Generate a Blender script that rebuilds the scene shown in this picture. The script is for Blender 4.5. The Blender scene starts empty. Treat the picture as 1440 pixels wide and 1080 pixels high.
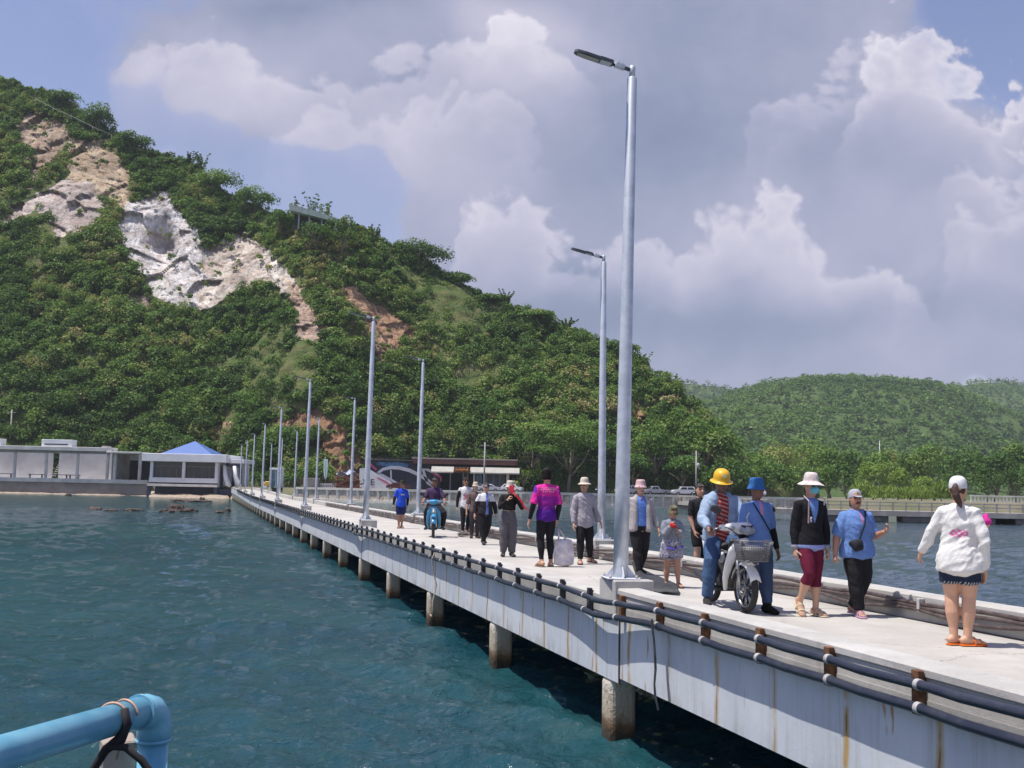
import bpy, bmesh, math, random
import numpy as np
from mathutils import Vector, Matrix, Euler
from mathutils import noise as mnoise
R = math.radians
rng = np.random.default_rng(11); random.seed(11)
scn = bpy.context.scene
COL = scn.collection
# ---------------------------------------------------------------- camera
CAMZ = 2.73; FPX = 1500.0; PITCH = math.atan(148 / 1500); ROLL = 0.021
cd = bpy.data.cameras.new('camera'); cam = bpy.data.objects.new('camera', cd); COL.objects.link(cam)
cd.sensor_width = 36; cd.lens = 36 * FPX / 1440; cd.clip_start = 0.05; cd.clip_end = 9000
CAMROT = Matrix.Rotation(math.pi / 2 + PITCH, 3, 'X') @ Matrix.Rotation(ROLL, 3, 'Z')
cam.matrix_world = Matrix.Translation((0, 0, CAMZ)) @ CAMROT.to_4x4()
scn.camera = cam
def ray(px, py):
    return CAMROT @ Vector(((px - 720) / FPX, (540 - py) / FPX, -1))
def at(px, py, Y=None, z=None):
    d = ray(px, py)
    t = (Y / d.y) if Y is not None else (z - CAMZ) / d.z
    return Vector((d.x * t, d.y * t, CAMZ + d.z * t))
def uv(px, py):
    d = ray(px, py); return d.x / d.y, d.z / d.y
# ---------------------------------------------------------------- sun + sky
SUN_EL, SUN_AZ = R(70), R(-104)      # azimuth clockwise from +Y: the sun stands to the left, a little behind us
sdir = Vector((math.sin(SUN_AZ) * math.cos(SUN_EL), math.cos(SUN_AZ) * math.cos(SUN_EL), math.sin(SUN_EL)))
sl = bpy.data.lights.new('sun', 'SUN'); sl.energy = 4.3; sl.angle = R(0.5); sl.color = (1.0, 0.955, 0.88)
so = bpy.data.objects.new('sun', sl); COL.objects.link(so)
so.rotation_euler = (-sdir).to_track_quat('-Z', 'Y').to_euler()
scn.view_settings.view_transform = 'Standard'; scn.view_settings.look = 'None'
scn.view_settings.exposure = 0.38; scn.view_settings.gamma = 1.0
scn.cycles.use_denoising = True
scn.cycles.max_bounces = 6; scn.cycles.diffuse_bounces = 2; scn.cycles.glossy_bounces = 3
scn.cycles.transparent_max_bounces = 6; scn.cycles.volume_bounces = 0

class NT:
    """small node-tree helper"""
    def __init__(s, tree): s.t = tree; s.n = tree.nodes; s.l = tree.links
    def new(s, typ, **kw):
        n = s.n.new(typ)
        for k, v in kw.items(): setattr(n, k, v)
        return n
    def put(s, sock, v):
        if isinstance(v, (int, float)): sock.default_value = v
        elif isinstance(v, (tuple, list)):
            sock.default_value = tuple(v) + (1,) * (len(sock.default_value) - len(v))
        else: s.l.new(v, sock)
    def m(s, op, a, b=0.0, c=None, clamp=False):
        n = s.new('ShaderNodeMath', operation=op, use_clamp=clamp)
        s.put(n.inputs[0], a); s.put(n.inputs[1], b)
        if c is not None: s.put(n.inputs[2], c)
        return n.outputs[0]
    def mix(s, f, a, b, mode='MIX'):
        n = s.new('ShaderNodeMix', data_type='RGBA', blend_type=mode)
        s.put(n.inputs[0], f); s.put(n.inputs[6], a); s.put(n.inputs[7], b)
        return n.outputs[2]
    def rng(s, v, a, b, c=0.0, d=1.0, smooth=True):
        n = s.new('ShaderNodeMapRange', interpolation_type='SMOOTHSTEP' if smooth else 'LINEAR')
        s.put(n.inputs[0], v)
        for i, q in enumerate((a, b, c, d)): n.inputs[i + 1].default_value = q
        return n.outputs[0]
    def noise(s, vec, scale, detail=4, rough=0.55, dist=0.0, dims='3D'):
        n = s.new('ShaderNodeTexNoise', noise_dimensions=dims)
        if vec is not None: s.l.new(vec, n.inputs['Vector' if dims != '1D' else 'W'])
        n.inputs['Scale'].default_value = scale; n.inputs['Detail'].default_value = detail
        n.inputs['Roughness'].default_value = rough; n.inputs['Distortion'].default_value = dist
        return n.outputs[0]
    def sep(s, v):
        n = s.new('ShaderNodeSeparateXYZ'); s.l.new(v, n.inputs[0]); return n.outputs
    def comb(s, x, y, z=0.0):
        n = s.new('ShaderNodeCombineXYZ')
        for i, q in enumerate((x, y, z)): s.put(n.inputs[i], q)
        return n.outputs[0]
    def ramp(s, f, stops):
        n = s.new('ShaderNodeValToRGB'); s.put(n.inputs[0], f)
        e = n.color_ramp.elements
        while len(e) < len(stops): e.new(0.5)
        for q, (p, c) in zip(e, stops): q.position = p; q.color = tuple(c) + (1,)
        return n.outputs[0]

w = bpy.data.worlds.new('World'); scn.world = w; w.use_nodes = True; w.cycles.sampling_method = 'MANUAL'; w.cycles.sample_map_resolution = 512
w.node_tree.nodes.clear(); W = NT(w.node_tree)
sky = W.new('ShaderNodeTexSky', sky_type='NISHITA'); sky.sun_disc = False
sky.sun_elevation = SUN_EL; sky.sun_rotation = SUN_AZ; sky.air_density = 1.0; sky.dust_density = 0.8; sky.ozone_density = 2.0
SKY_STRENGTH = 0.10
geo = W.new('ShaderNodeTexCoord'); dx, dy, dz = W.sep(geo.outputs['Generated'])
ay = W.m('ADD', W.m('ABSOLUTE', dy), 0.08)
CU = W.m('DIVIDE', dx, ay); CV = W.m('DIVIDE', dz, ay)
K = 1 / (1 + 0.08)
base_p = W.comb(CU, CV, 0.37)
warp = W.noise(base_p, 3.0, 4, 0.6, 0, '2D'); warp2 = W.noise(W.comb(W.m('ADD', CV, 5.3), CU, 4.1), 3.0, 4, 0.6, 0, '2D')
WU = W.m('ADD', CU, W.m('MULTIPLY', W.m('SUBTRACT', warp, 0.5), 0.16))
WV = W.m('ADD', CV, W.m('MULTIPLY', W.m('SUBTRACT', warp2, 0.5), 0.13))
def blob(px, py, rx, ry, wt=1.0, soft=True):
    u, v = uv(px, py); d = 1.08 if False else 1.0
    # generated direction is unit length: dx/(|dy|+0.08) shrinks slightly with direction, compensate
    dv = ray(px, py).normalized(); u = dv.x / (abs(dv.y) + 0.08); v = dv.z / (abs(dv.y) + 0.08)
    sc = 1500 / 0.925
    a = W.m('MULTIPLY', W.m('SUBTRACT', WU, u), sc / rx); b = W.m('MULTIPLY', W.m('SUBTRACT', WV, v), sc / ry)
    r2 = W.m('ADD', W.m('MULTIPLY', a, a), W.m('MULTIPLY', b, b))
    e = W.m('MULTIPLY', W.m('POWER', 2.71828, W.m('MULTIPLY', r2, -1.0)), wt)
    return e
def addall(L):
    s = L[0]
    for q in L[1:]: s = W.m('ADD', s, q)
    return s
cover = addall([blob(*q) for q in (
    (900, 170, 330, 190, 1.3), (540, 50, 270, 85, 1.15), (300, 75, 130, 62, 1.15), (1120, 330, 330, 150, 1.2),
    (690, 310, 95, 75, 1.1), (1180, 90, 170, 130, .9), (1420, 310, 150, 150, 1.1), (820, 470, 300, 90, .8),
    (1300, 470, 330, 80, .9), (430, 150, 150, 80, .8), (600, 180, 150, 80, .6), (230, 215, 45, 22, .5), (1445, 130, 25, 35, 1.0),
    (1340, 210, 90, 90, .6), (1080, -40, 260, 90, .8), (90, 30, 170, 60, .22), (560, -60, 500, 70, .8), (1150, 510, 420, 60, 1.2), (1450, 500, 200, 80, 1.0), (850, 540, 260, 50, .8), (1420, 20, 130, 95, -2.4), (480, 235, 130, 40, -.5))])
def dirp(px, py):
    dv = ray(px, py).normalized(); return dv.x / (abs(dv.y) + 0.08), dv.z / (abs(dv.y) + 0.08)
def billow(vec, scale, detail=2.0, sm=.35):
    v = W.new('ShaderNodeTexVoronoi', feature='SMOOTH_F1', voronoi_dimensions='2D'); W.l.new(vec, v.inputs['Vector']); v.inputs['Scale'].default_value = scale
    v.inputs['Detail'].default_value = detail; v.inputs['Roughness'].default_value = .55; v.inputs['Lacunarity'].default_value = 2.3; v.inputs['Smoothness'].default_value = sm
    return v.outputs['Distance']
P2d = W.comb(CU, W.m('MULTIPLY', CV, 1.1), 0)
nbig = W.noise(P2d, 4.0, 5, .55, .2, '2D'); nmid = W.noise(P2d, 11.0, 7, .58, .3, '2D'); fine = W.noise(P2d, 34.0, 5, .6, .2, '2D')
bw = W.comb(W.m('ADD', CU, W.m('MULTIPLY', W.m('SUBTRACT', nmid, .5), .05)), W.m('ADD', W.m('MULTIPLY', CV, 1.1), W.m('MULTIPLY', W.m('SUBTRACT', nbig, .5), .08)), 0)
bil = billow(bw, 15.0)
wob = W.m('ADD', W.m('MULTIPLY', W.m('SUBTRACT', .43, bil), .055), W.m('ADD', W.m('MULTIPLY', W.m('SUBTRACT', nmid, .5), .085), W.m('MULTIPLY', W.m('SUBTRACT', fine, .5), .034)))
BODY = []
def topline(pts, h, amp, crisp=.016):
    """heaped cloud: a bumpy sunlit top edge whose light fades away below it"""
    q = [dirp(*p_) for p_ in pts]; u0, u1 = q[0][0], q[-1][0]; v0, v1 = -.2, .8
    r_ = W.new('ShaderNodeValToRGB'); W.put(r_.inputs[0], W.rng(CU, u0, u1, 0, 1, False)); e = r_.color_ramp.elements
    while len(e) < len(q): e.new(.5)
    for el, (u, v) in zip(e, q): g = (v - v0) / (v1 - v0); el.position = (u - u0) / (u1 - u0); el.color = (g, g, g, 1)
    vt = W.m('ADD', W.m('MULTIPLY', r_.outputs[0], v1 - v0), v0)
    d = W.m('SUBTRACT', W.m('ADD', vt, wob), CV)
    on = W.m('MULTIPLY', W.rng(CU, u0, u0 + .05), W.rng(CU, u1 - .05, u1, 1, 0))
    lit = W.m('MULTIPLY', W.rng(d, -crisp * .3, crisp), W.m('POWER', 2.71828, W.m('MULTIPLY', W.m('MAXIMUM', d, 0), -1500 / .925 / h)))
    body = W.m('MULTIPLY', W.m('MULTIPLY', W.rng(d, -crisp * .3, crisp * .6), on), W.m('POWER', 2.71828, W.m('MULTIPLY', W.m('MAXIMUM', d, 0), -1500 / .925 / (h * 2.2))))
    BODY.append(W.m('MULTIPLY', body, min(1.0, amp * 2.6)))
    return W.m('MULTIPLY', W.m('MULTIPLY', lit, on), amp * 1.08)
dens = W.m('ADD', cover, W.m('ADD', W.m('MULTIPLY', wob, 5.5), W.m('MULTIPLY', W.m('SUBTRACT', nbig, .5), .5)))
mask = W.rng(dens, 0.36, 0.74)
hs = W.rng(dens, 0.0, 0.9)                   # thin veil round the clouds
lights = addall([topline(*q) for q in (
    ([(590, 420), (630, 320), (650, 262), (690, 232), (735, 240), (770, 290), (830, 305), (905, 290), (960, 300), (1000, 268), (1040, 246), (1090, 262), (1150, 305), (1230, 340), (1300, 380), (1340, 470)], 75, .40),
    ([(1020, 215), (1070, 130), (1110, 100), (1150, 80), (1190, 60), (1225, 80), (1245, 150)], 40, .40),
    ([(1160, 240), (1200, 110), (1222, 50), (1252, 8), (1290, 8), (1328, 35), (1372, 62), (1405, 112), (1440, 90), (1480, 130), (1580, 260)], 55, .60),
    ([(1300, 300), (1330, 215), (1375, 192), (1410, 200), (1450, 200), (1500, 330)], 45, .45), ([(1290, 420), (1340, 300), (1400, 255), (1460, 235), (1540, 330)], 60, .30),
    ([(120, 160), (180, 62), (230, 30), (300, 28), (380, 60), (470, 70), (560, 48), (640, 40), (720, 10), (800, 20), (860, 140)], 85, .30),
    ([(330, 300), (400, 160), (480, 120), (560, 130), (640, 105), (720, 120), (800, 200)], 80, .20), ([(185, 280), (215, 205), (245, 200), (275, 260)], 22, .5))])
soft = addall([blob(*q) for q in ((740, 60, 90, 60, .28), (330, 110, 130, 60, .20), (560, 210, 170, 70, .12), (1380, 500, 130, 45, .10), (1300, 110, 70, 55, .14), (1000, 330, 260, 70, .10), (1330, 250, 120, 120, .10), (1130, 390, 220, 45, .10))])
darkf = addall([blob(*q) for q in ((900, 190, 230, 110, .30), (1060, 470, 420, 55, .85), (820, 450, 160, 60, .4), (620, 5, 280, 35, .40), (1240, 230, 110, 60, .25), (380, 20, 160, 22, .3))])
b = W.m('ADD', 0.315, W.m('SUBTRACT', W.m('ADD', lights, soft), W.m('MULTIPLY', darkf, 0.23)))
b = W.m('ADD', b, W.m('ADD', W.m('MULTIPLY', W.m('SUBTRACT', nbig, .5), .22), W.m('MULTIPLY', W.m('SUBTRACT', nmid, .5), W.m('ADD', .24, W.m('MULTIPLY', lights, .55)))))
b = W.m('ADD', b, W.m('MULTIPLY', W.m('SUBTRACT', .36, bil), W.m('MULTIPLY', lights, .35)))
for q in BODY: mask = W.m('MAXIMUM', mask, q)
ccol = W.ramp(b, [(0.0, (.12, .155, .25)), (0.2, (.20, .235, .35)), (0.40, (.325, .335, .455)), (0.60, (.46, .45, .555)), (0.82, (.65, .625, .69)), (1.0, (.82, .79, .81))])
sk = W.mix(1.0, sky.outputs[0], (SKY_STRENGTH,) * 3, 'MULTIPLY')
sk = W.mix(1.0, sk, (1.22, 1.02, 1.10), 'MULTIPLY')
sk = W.mix(W.m('MULTIPLY', hs, 0.38), sk, (.36, .39, .58))
fin = W.mix(W.m('MULTIPLY', mask, 0.97), sk, ccol)
bg = W.new('ShaderNodeBackground'); W.l.new(fin, bg.inputs[0]); bg.inputs[1].default_value = 1.0
wo = W.new('ShaderNodeOutputWorld'); W.l.new(bg.outputs[0], wo.inputs[0])
# ---------------------------------------------------------------- helpers
def tag(o, label=None, cat=None, group=None, kind=None):
    if label: o['label'] = label
    if cat: o['category'] = cat
    if group: o['group'] = group
    if kind: o['kind'] = kind
    return o
def empty(name, loc=(0, 0, 0), rz=0.0, label=None, cat=None, group=None):
    o = bpy.data.objects.new(name, None); COL.objects.link(o)
    o.empty_display_size = 0.2; o.location = loc; o.rotation_euler = (0, 0, rz)
    return tag(o, label, cat, group)
def link(name, me, parent=None, mat=None, loc=None, rz=0.0):
    o = bpy.data.objects.new(name, me); COL.objects.link(o)
    if mat is not None and not me.materials: me.materials.append(mat)
    if parent is not None: o.parent = parent
    if loc is not None: o.location = loc
    if rz: o.rotation_euler = (0, 0, rz)
    return o
def copy_tree(o, parent=None):
    c = o.copy(); COL.objects.link(c); c.parent = parent
    for ch in list(o.children): copy_tree(ch, c)
    return c
class MB:
    """collects shapes into ONE mesh"""
    def __init__(s): s.bm = bmesh.new()
    def box(s, x0, x1, y0, y1, z0, z1, bev=0.0, M=None, seg=1):
        r = bmesh.ops.create_cube(s.bm, size=1.0)
        vs = r['verts']
        T = Matrix.Translation(((x0 + x1) / 2, (y0 + y1) / 2, (z0 + z1) / 2)) @ Matrix.Diagonal((abs(x1 - x0), abs(y1 - y0), abs(z1 - z0), 1))
        bmesh.ops.transform(s.bm, matrix=T, verts=vs)
        if bev > 0:
            es = list({e for v in vs for e in v.link_edges})
            rb = bmesh.ops.bevel(s.bm, geom=es, offset=bev, segments=seg, affect='EDGES', profile=0.5)
            vs = [v for v in rb['verts']]
            vs = list({v for f in rb['faces'] for v in f.verts} | set(v for v in vs if v.is_valid))
        if M is not None:
            # transform the whole island
            seen = set(vs); st = list(vs)
            while st:
                v = st.pop()
                for e in v.link_edges:
                    o = e.other_vert(v)
                    if o not in seen: seen.add(o); st.append(o)
            bmesh.ops.transform(s.bm, matrix=M, verts=list(seen))
        return s
    def tube(s, pts, rad, n=10, caps=True, closed=False):
        pts = [Vector(p) for p in pts]; N = len(pts)
        rads = rad if hasattr(rad, '__len__') else [rad] * N
        rings = []; up = None
        for i, p in enumerate(pts):
            if closed: t = pts[(i + 1) % N] - pts[i - 1]
            else: t = pts[min(i + 1, N - 1)] - pts[max(i - 1, 0)]
            t.normalize()
            if up is None: up = Vector((0, 0, 1)) if abs(t.z) < 0.9 else Vector((1, 0, 0))
            a = up.cross(t)
            if a.length < 1e-6: a = Vector((0, 1, 0)).cross(t)
            a.normalize(); b2 = t.cross(a).normalized(); up = b2
            rings.append([s.bm.verts.new(p + (a * math.cos(k * 2 * math.pi / n) + b2 * math.sin(k * 2 * math.pi / n)) * rads[i]) for k in range(n)])
        for i in range(N if closed else N - 1):
            A, B = rings[i], rings[(i + 1) % N]
            for k in range(n):
                f = s.bm.faces.new((A[k], A[(k + 1) % n], B[(k + 1) % n], B[k])); f.smooth = True
        if caps and not closed:
            s.bm.faces.new(rings[0][::-1]); s.bm.faces.new(rings[-1])
        return s
    def lathe(s, prof, n=20, M=None, sx=1.0, sy=1.0, closed=False):
        """prof: (r,z) list"""
        rings = []
        for r, z in prof:
            rings.append([s.bm.verts.new((r * sx * math.cos(k * 2 * math.pi / n), r * sy * math.sin(k * 2 * math.pi / n), z)) for k in range(n)])
        m = len(prof)
        for i in range(m if closed else m - 1):
            A, B = rings[i], rings[(i + 1) % m]
            for k in range(n):
                f = s.bm.faces.new((A[k], A[(k + 1) % n], B[(k + 1) % n], B[k])); f.smooth = True
        if not closed:
            if prof[0][0] > 1e-4: s.bm.faces.new(rings[0][::-1])
            if prof[-1][0] > 1e-4: s.bm.faces.new(rings[-1])
        if M is not None: bmesh.ops.transform(s.bm, matrix=M, verts=[v for r in rings for v in r])
        return s
    def prism(s, pts, h0, h1, axis='z', M=None):
        """closed outline pts (2D) extruded between h0 and h1 along axis"""
        def P(a, b, h):
            return (a, b, h) if axis == 'z' else ((h, a, b) if axis == 'x' else (a, h, b))
        A = [s.bm.verts.new(P(a, b, h0)) for a, b in pts]; B = [s.bm.verts.new(P(a, b, h1)) for a, b in pts]
        n = len(pts)
        for k in range(n): s.bm.faces.new((A[k], A[(k + 1) % n], B[(k + 1) % n], B[k]))
        s.bm.faces.new(A[::-1]); s.bm.faces.new(B)
        if M is not None: bmesh.ops.transform(s.bm, matrix=M, verts=A + B)
        return s
    def ball(s, c, r, seg=12, M=None):
        rx, ry, rz = r if hasattr(r, '__len__') else (r, r, r)
        T = Matrix.Translation(c) @ (M if M is not None else Matrix.Identity(4)) @ Matrix.Diagonal((rx, ry, rz, 1))
        q = bmesh.ops.create_uvsphere(s.bm, u_segments=seg, v_segments=max(6, seg * 2 // 3), radius=1, matrix=T)
        for v in q['verts']:
            for f in v.link_faces: f.smooth = True
        return s
    def quad(s, *p):
        s.bm.faces.new([s.bm.verts.new(q) for q in p]); return s
    def grid(s, rows, smooth=True):
        V = [[s.bm.verts.new(p) for p in r] for r in rows]
        for i in range(len(V) - 1):
            for k in range(len(V[0]) - 1):
                f = s.bm.faces.new((V[i][k], V[i][k + 1], V[i + 1][k + 1], V[i + 1][k])); f.smooth = smooth
        return s
    def mesh(s, name, recalc=True):
        if recalc: bmesh.ops.recalc_face_normals(s.bm, faces=s.bm.faces[:])
        me = bpy.data.meshes.new(name); s.bm.to_mesh(me); s.bm.free(); return me
    def build(s, name, mat, parent=None, loc=None, rz=0.0, recalc=True):
        return link(name, s.mesh(name, recalc), parent, mat, loc, rz)
def np_mesh(name, V, F, mat=None, tint=None, smooth=False):
    me = bpy.data.meshes.new(name); V = np.asarray(V, np.float32); F = np.asarray(F, np.int32)
    k = F.shape[1]
    me.vertices.add(len(V)); me.vertices.foreach_set('co', V.ravel())
    me.loops.add(F.size); me.loops.foreach_set('vertex_index', F.ravel())
    me.polygons.add(len(F)); me.polygons.foreach_set('loop_start', np.arange(0, F.size, k, dtype=np.int32))
    me.polygons.foreach_set('loop_total', np.full(len(F), k, np.int32))
    if smooth: me.polygons.foreach_set('use_smooth', np.ones(len(F), bool))
    me.update(calc_edges=True)
    if tint is not None:
        a = me.attributes.new('tint', 'FLOAT', 'POINT'); a.data.foreach_set('value', np.asarray(tint, np.float32))
    if mat: me.materials.append(mat)
    return me
def text_mesh(txt, size, depth=0.004):
    c = bpy.data.curves.new('lettering', 'FONT'); c.body = txt; c.size = size; c.extrude = depth; c.align_x = 'CENTER'; c.align_y = 'CENTER'
    o = bpy.data.objects.new('lettering', c); COL.objects.link(o)
    dg = bpy.context.evaluated_depsgraph_get(); me = bpy.data.meshes.new_from_object(o.evaluated_get(dg))
    bpy.data.objects.remove(o); bpy.data.curves.remove(c); return me

# ---------------------------------------------------------------- materials
def newmat(name):
    m = bpy.data.materials.new(name); m.use_nodes = True; m.node_tree.nodes.clear()
    N = NT(m.node_tree); out = N.new('ShaderNodeOutputMaterial'); p = N.new('ShaderNodeBsdfPrincipled')
    N.l.new(p.outputs[0], out.inputs[0]); return m, N, p, out
def bump(N, p, h, strength, dist=0.02):
    b = N.new('ShaderNodeBump'); b.inputs['Strength'].default_value = strength; b.inputs['Distance'].default_value = dist
    N.l.new(h, b.inputs['Height']); N.l.new(b.outputs[0], p.inputs['Normal'])
def pm(name, c, c2=None, scale=3.0, rough=0.6, metal=0.0, bmp=0.0, bscale=None, spec=0.5, coord='Object', bdist=0.02, lo=.35, hi=.65):
    m, N, p, o = newmat(name)
    tc = N.new('ShaderNodeTexCoord').outputs[coord]
    if c2 is None: c2 = tuple(q * 0.78 for q in c)
    f = N.noise(tc, scale, 5, 0.6)
    N.l.new(N.mix(N.rng(f, lo, hi), c, c2), p.inputs['Base Color'])
    N.put(p.inputs['Roughness'], N.rng(f, 0.3, 0.7, max(0.02, rough - 0.07), min(1, rough + 0.07)))
    p.inputs['Metallic'].default_value = metal; p.inputs['Specular IOR Level'].default_value = spec
    if bmp > 0: bump(N, p, N.noise(tc, bscale or scale * 6, 5, 0.65), bmp, bdist)
    return m
def leafmat(name, stops, trans=0.25):
    m, N, p, o = newmat(name)
    a = N.new('ShaderNodeAttribute', attribute_name='tint').outputs['Fac']
    oi = N.new('ShaderNodeObjectInfo').outputs['Random']
    tc = N.new('ShaderNodeTexCoord').outputs['Object']
    f = N.m('ADD', a, N.m('MULTIPLY', N.m('SUBTRACT', N.noise(tc, 0.6, 3), 0.5), 0.25))
    c = N.ramp(f, stops)
    N.l.new(c, p.inputs['Base Color']); p.inputs['Roughness'].default_value = 0.65; p.inputs['Specular IOR Level'].default_value = 0.25
    t = N.new('ShaderNodeBsdfTranslucent'); N.l.new(N.mix(1.0, c, (1.2, 1.25, .5), 'MULTIPLY'), t.inputs[0])
    ms = N.new('ShaderNodeMixShader'); ms.inputs[0].default_value = trans
    N.l.new(p.outputs[0], ms.inputs[1]); N.l.new(t.outputs[0], ms.inputs[2]); N.l.new(ms.outputs[0], o.inputs[0])
    return m
def clothmat(name='fabric', rough=0.85, wr=0.35, wscale=14):
    m, N, p, o = newmat(name)
    a = N.new('ShaderNodeAttribute', attribute_name='col').outputs['Color']
    tc = N.new('ShaderNodeTexCoord').outputs['Object']
    f = N.noise(tc, 30, 3)
    N.l.new(N.mix(N.m('MULTIPLY', f, 0.22), a, (0, 0, 0), 'MIX'), p.inputs['Base Color'])
    p.inputs['Roughness'].default_value = rough; p.inputs['Specular IOR Level'].default_value = 0.25
    bump(N, p, N.noise(tc, wscale, 4, 0.6, 1.2), wr, 0.03)
    return m
# ---------------------------------------------------------------- water
def water_mat():
    m, N, p, o = newmat('sea_water')
    tc = N.new('ShaderNodeTexCoord').outputs['Object']
    x, y, z = N.sep(tc)
    # the sea bed shows paler and greener in the shallows near the beach
    shal = N.rng(N.m('ADD', y, N.m('MULTIPLY', N.noise(tc, 0.05, 3), 40)), 95, 215)
    big = N.noise(tc, 0.11, 4, 0.6)
    deep = N.mix(N.rng(big, .35, .68), (.006, .042, .060), (.014, .064, .076))
    right = N.rng(N.m('ADD', x, N.m('MULTIPLY', y, 0.284)), 8, 22)
    deep = N.mix(right, deep, (.028, .056, .082))
    N.l.new(N.mix(N.m('MULTIPLY', shal, .85), deep, (.024, .075, .062)), p.inputs['Base Color'])
    p.inputs['Roughness'].default_value = 0.05; p.inputs['IOR'].default_value = 1.333
    sv = N.comb(N.m('MULTIPLY', x, 0.8), N.m('MULTIPLY', y, .9), 0.0)
    h = N.m('ADD', N.m('MULTIPLY', N.noise(sv, 2.6, 5, 0.66, 0.9), 1.0), N.m('MULTIPLY', N.noise(sv, 0.8, 4, 0.6, 0.6), 1.5))
    h = N.m('ADD', h, N.m('MULTIPLY', N.noise(sv, 8.0, 4, 0.65, 0.8), 0.32))
    bump(N, p, h, 1.0, 0.11)
    return m
def build_water():
    ys = np.concatenate([-np.geomspace(60, 3, 12), [0, 1.5], np.geomspace(3, 330, 560), [420, 600, 900, 1500, 2600]])
    us = np.concatenate([[-9, -4, -2, -1.2, -.8], np.linspace(-.6, .6, 420), [.8, 1.2, 2, 4, 9]])
    Y, U = np.meshgrid(ys, us, indexing='ij')
    X = U * (np.abs(Y) + 6)
    Z = np.zeros_like(X)
    r = np.random.default_rng(5)
    for i in range(64):
        lam = 0.26 * (9.0 ** r.random()); k = 2 * math.pi / lam
        th = r.normal(R(70), 0.55)
        amp = 0.0070 * lam ** 0.70 * r.uniform(.6, 1.3)
        res = np.clip(1.5 - (np.abs(Y) / 560 * 5.5) / lam * 2.2, 0, 1)
        ph = k * (X * math.cos(th) + Y * math.sin(th)) + r.uniform(0, 6.28) + 0.9 * np.sin(.35 * X + .22 * Y + i) + .7 * np.sin(k * .21 * X - k * .13 * Y + i * 2)
        Z += amp * res * (1.25 - 2.4 * np.abs(np.sin(ph * .5)))
    Z *= 0.85 + .35 * np.sin(.13 * X + 1) * np.sin(.09 * Y)
    ny, nx = X.shape
    idx = np.arange(ny * nx).reshape(ny, nx)
    F = np.stack([idx[:-1, :-1], idx[:-1, 1:], idx[1:, 1:], idx[1:, :-1]], -1).reshape(-1, 4)
    V = np.stack([X, Y, Z], -1).reshape(-1, 3)
    o = link('water', np_mesh('water', V, F, water_mat(), smooth=True)); tag(o, 'dark teal rippled sea water round the pier', None, None, 'structure')
build_water()

# ---------------------------------------------------------------- land
SHORE = [(-1500, 206.6), (217, 206.6), (225, 204), (332, 203), (345, 190), (430, 184), (560, 178), (740, 176), (900, 180), (1000, 185), (1130, 188), (1250, 182), (1500, 172), (2300, 165)]
def shoreY(px): return float(np.interp(px, [s[0] for s in SHORE], [s[1] for s in SHORE]))
def gx(px, Y): return (px - 720 - 3.2) / FPX * Y + 0.0
GZ = 2.15
def ground_mat():
    m, N, p, o = newmat('ground_soil')
    tc = N.new('ShaderNodeTexCoord').outputs['Object']
    f = N.noise(tc, 0.12, 5, .65); g = N.noise(tc, 1.1, 4, .6)
    c = N.mix(N.rng(f, .38, .62), (.20, .17, .12), (.10, .12, .045))
    N.l.new(N.mix(N.m('MULTIPLY', g, .5), c, (.26, .22, .17)), p.inputs['Base Color']); p.inputs['Roughness'].default_value = .9
    bump(N, p, g, .4, .1); return m
def build_ground():
    rows = []
    pxs = list(range(-1500, 2301, 20))
    V = []; F = []
    offs = [0.0, 0.4, 30, 120, 500, 2600]
    for a, px in enumerate(pxs):
        y0 = shoreY(px)
        for k, of in enumerate(offs):
            Y = y0 + of; V.append((gx(px, Y), Y, -2.5 if k == 0 else GZ + (0.5 if px < 330 and of > 1 else 0)))
    n = len(offs)
    for a in range(len(pxs) - 1):
        for k in range(n - 1):
            i = a * n + k; F.append((i, i + n, i + n + 1, i + 1))
    o = link('ground', np_mesh('ground', V, F, ground_mat())); tag(o, 'bare soil and grass behind the shoreline', None, None, 'structure')
    # road: a strip of worn asphalt behind the sea wall
    mr = pm('asphalt', (.115, .112, .112), (.16, .155, .15), 0.5, .9, bmp=.2, bscale=20)
    mb = MB(); L = []
    for px in range(360, 1180, 10):
        y0 = shoreY(px) + 3.0; L.append([(gx(px, y0 + t), y0 + t, GZ + .006) for t in (0, 12, 24 if px > 740 else 20)])
    mb.grid(L); tag(mb.build('road', mr), 'grey asphalt shore road where the cars are parked', None, None, 'structure')
    # beach
    m, N, p, oo = newmat('beach_sand')
    tc = N.new('ShaderNodeTexCoord').outputs['Object']
    f = N.noise(tc, 0.9, 6, .7); v = N.new('ShaderNodeTexVoronoi'); v.inputs['Scale'].default_value = 1.6; N.l.new(tc, v.inputs['Vector'])
    c = N.mix(N.rng(f, .35, .65), (.40, .33, .25), (.27, .20, .16))
    c = N.mix(N.rng(v.outputs['Distance'], .1, .4, .5, 0), c, (.50, .44, .38))
    N.l.new(c, p.inputs['Base Color']); p.inputs['Roughness'].default_value = .95; bump(N, p, f, .8, .2)
    mb = MB(); L = []
    for px in range(-400, 372, 4):
        y0 = shoreY(px); wdt = 5.0 if px < 217 else (16 if px < 332 else 8)
        row = []
        for t in np.linspace(0, 1, 9):
            Y = y0 - wdt * (1 - t) + (.5 if px < 217 else 3) * t
            z = -0.45 + (0.95 if px < 217 else 1.55) * t ** .8 + .22 * mnoise.noise((px * .05, t * 3, 1)) + .12 * mnoise.noise((px * .2, t * 8, 5))
            row.append((gx(px, Y), Y, z))
        L.append(row)
    mb.grid(L); tag(mb.build('beach', m), 'narrow strip of pinkish sand and stones at the water line', None, None, 'structure')
build_ground()

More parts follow.
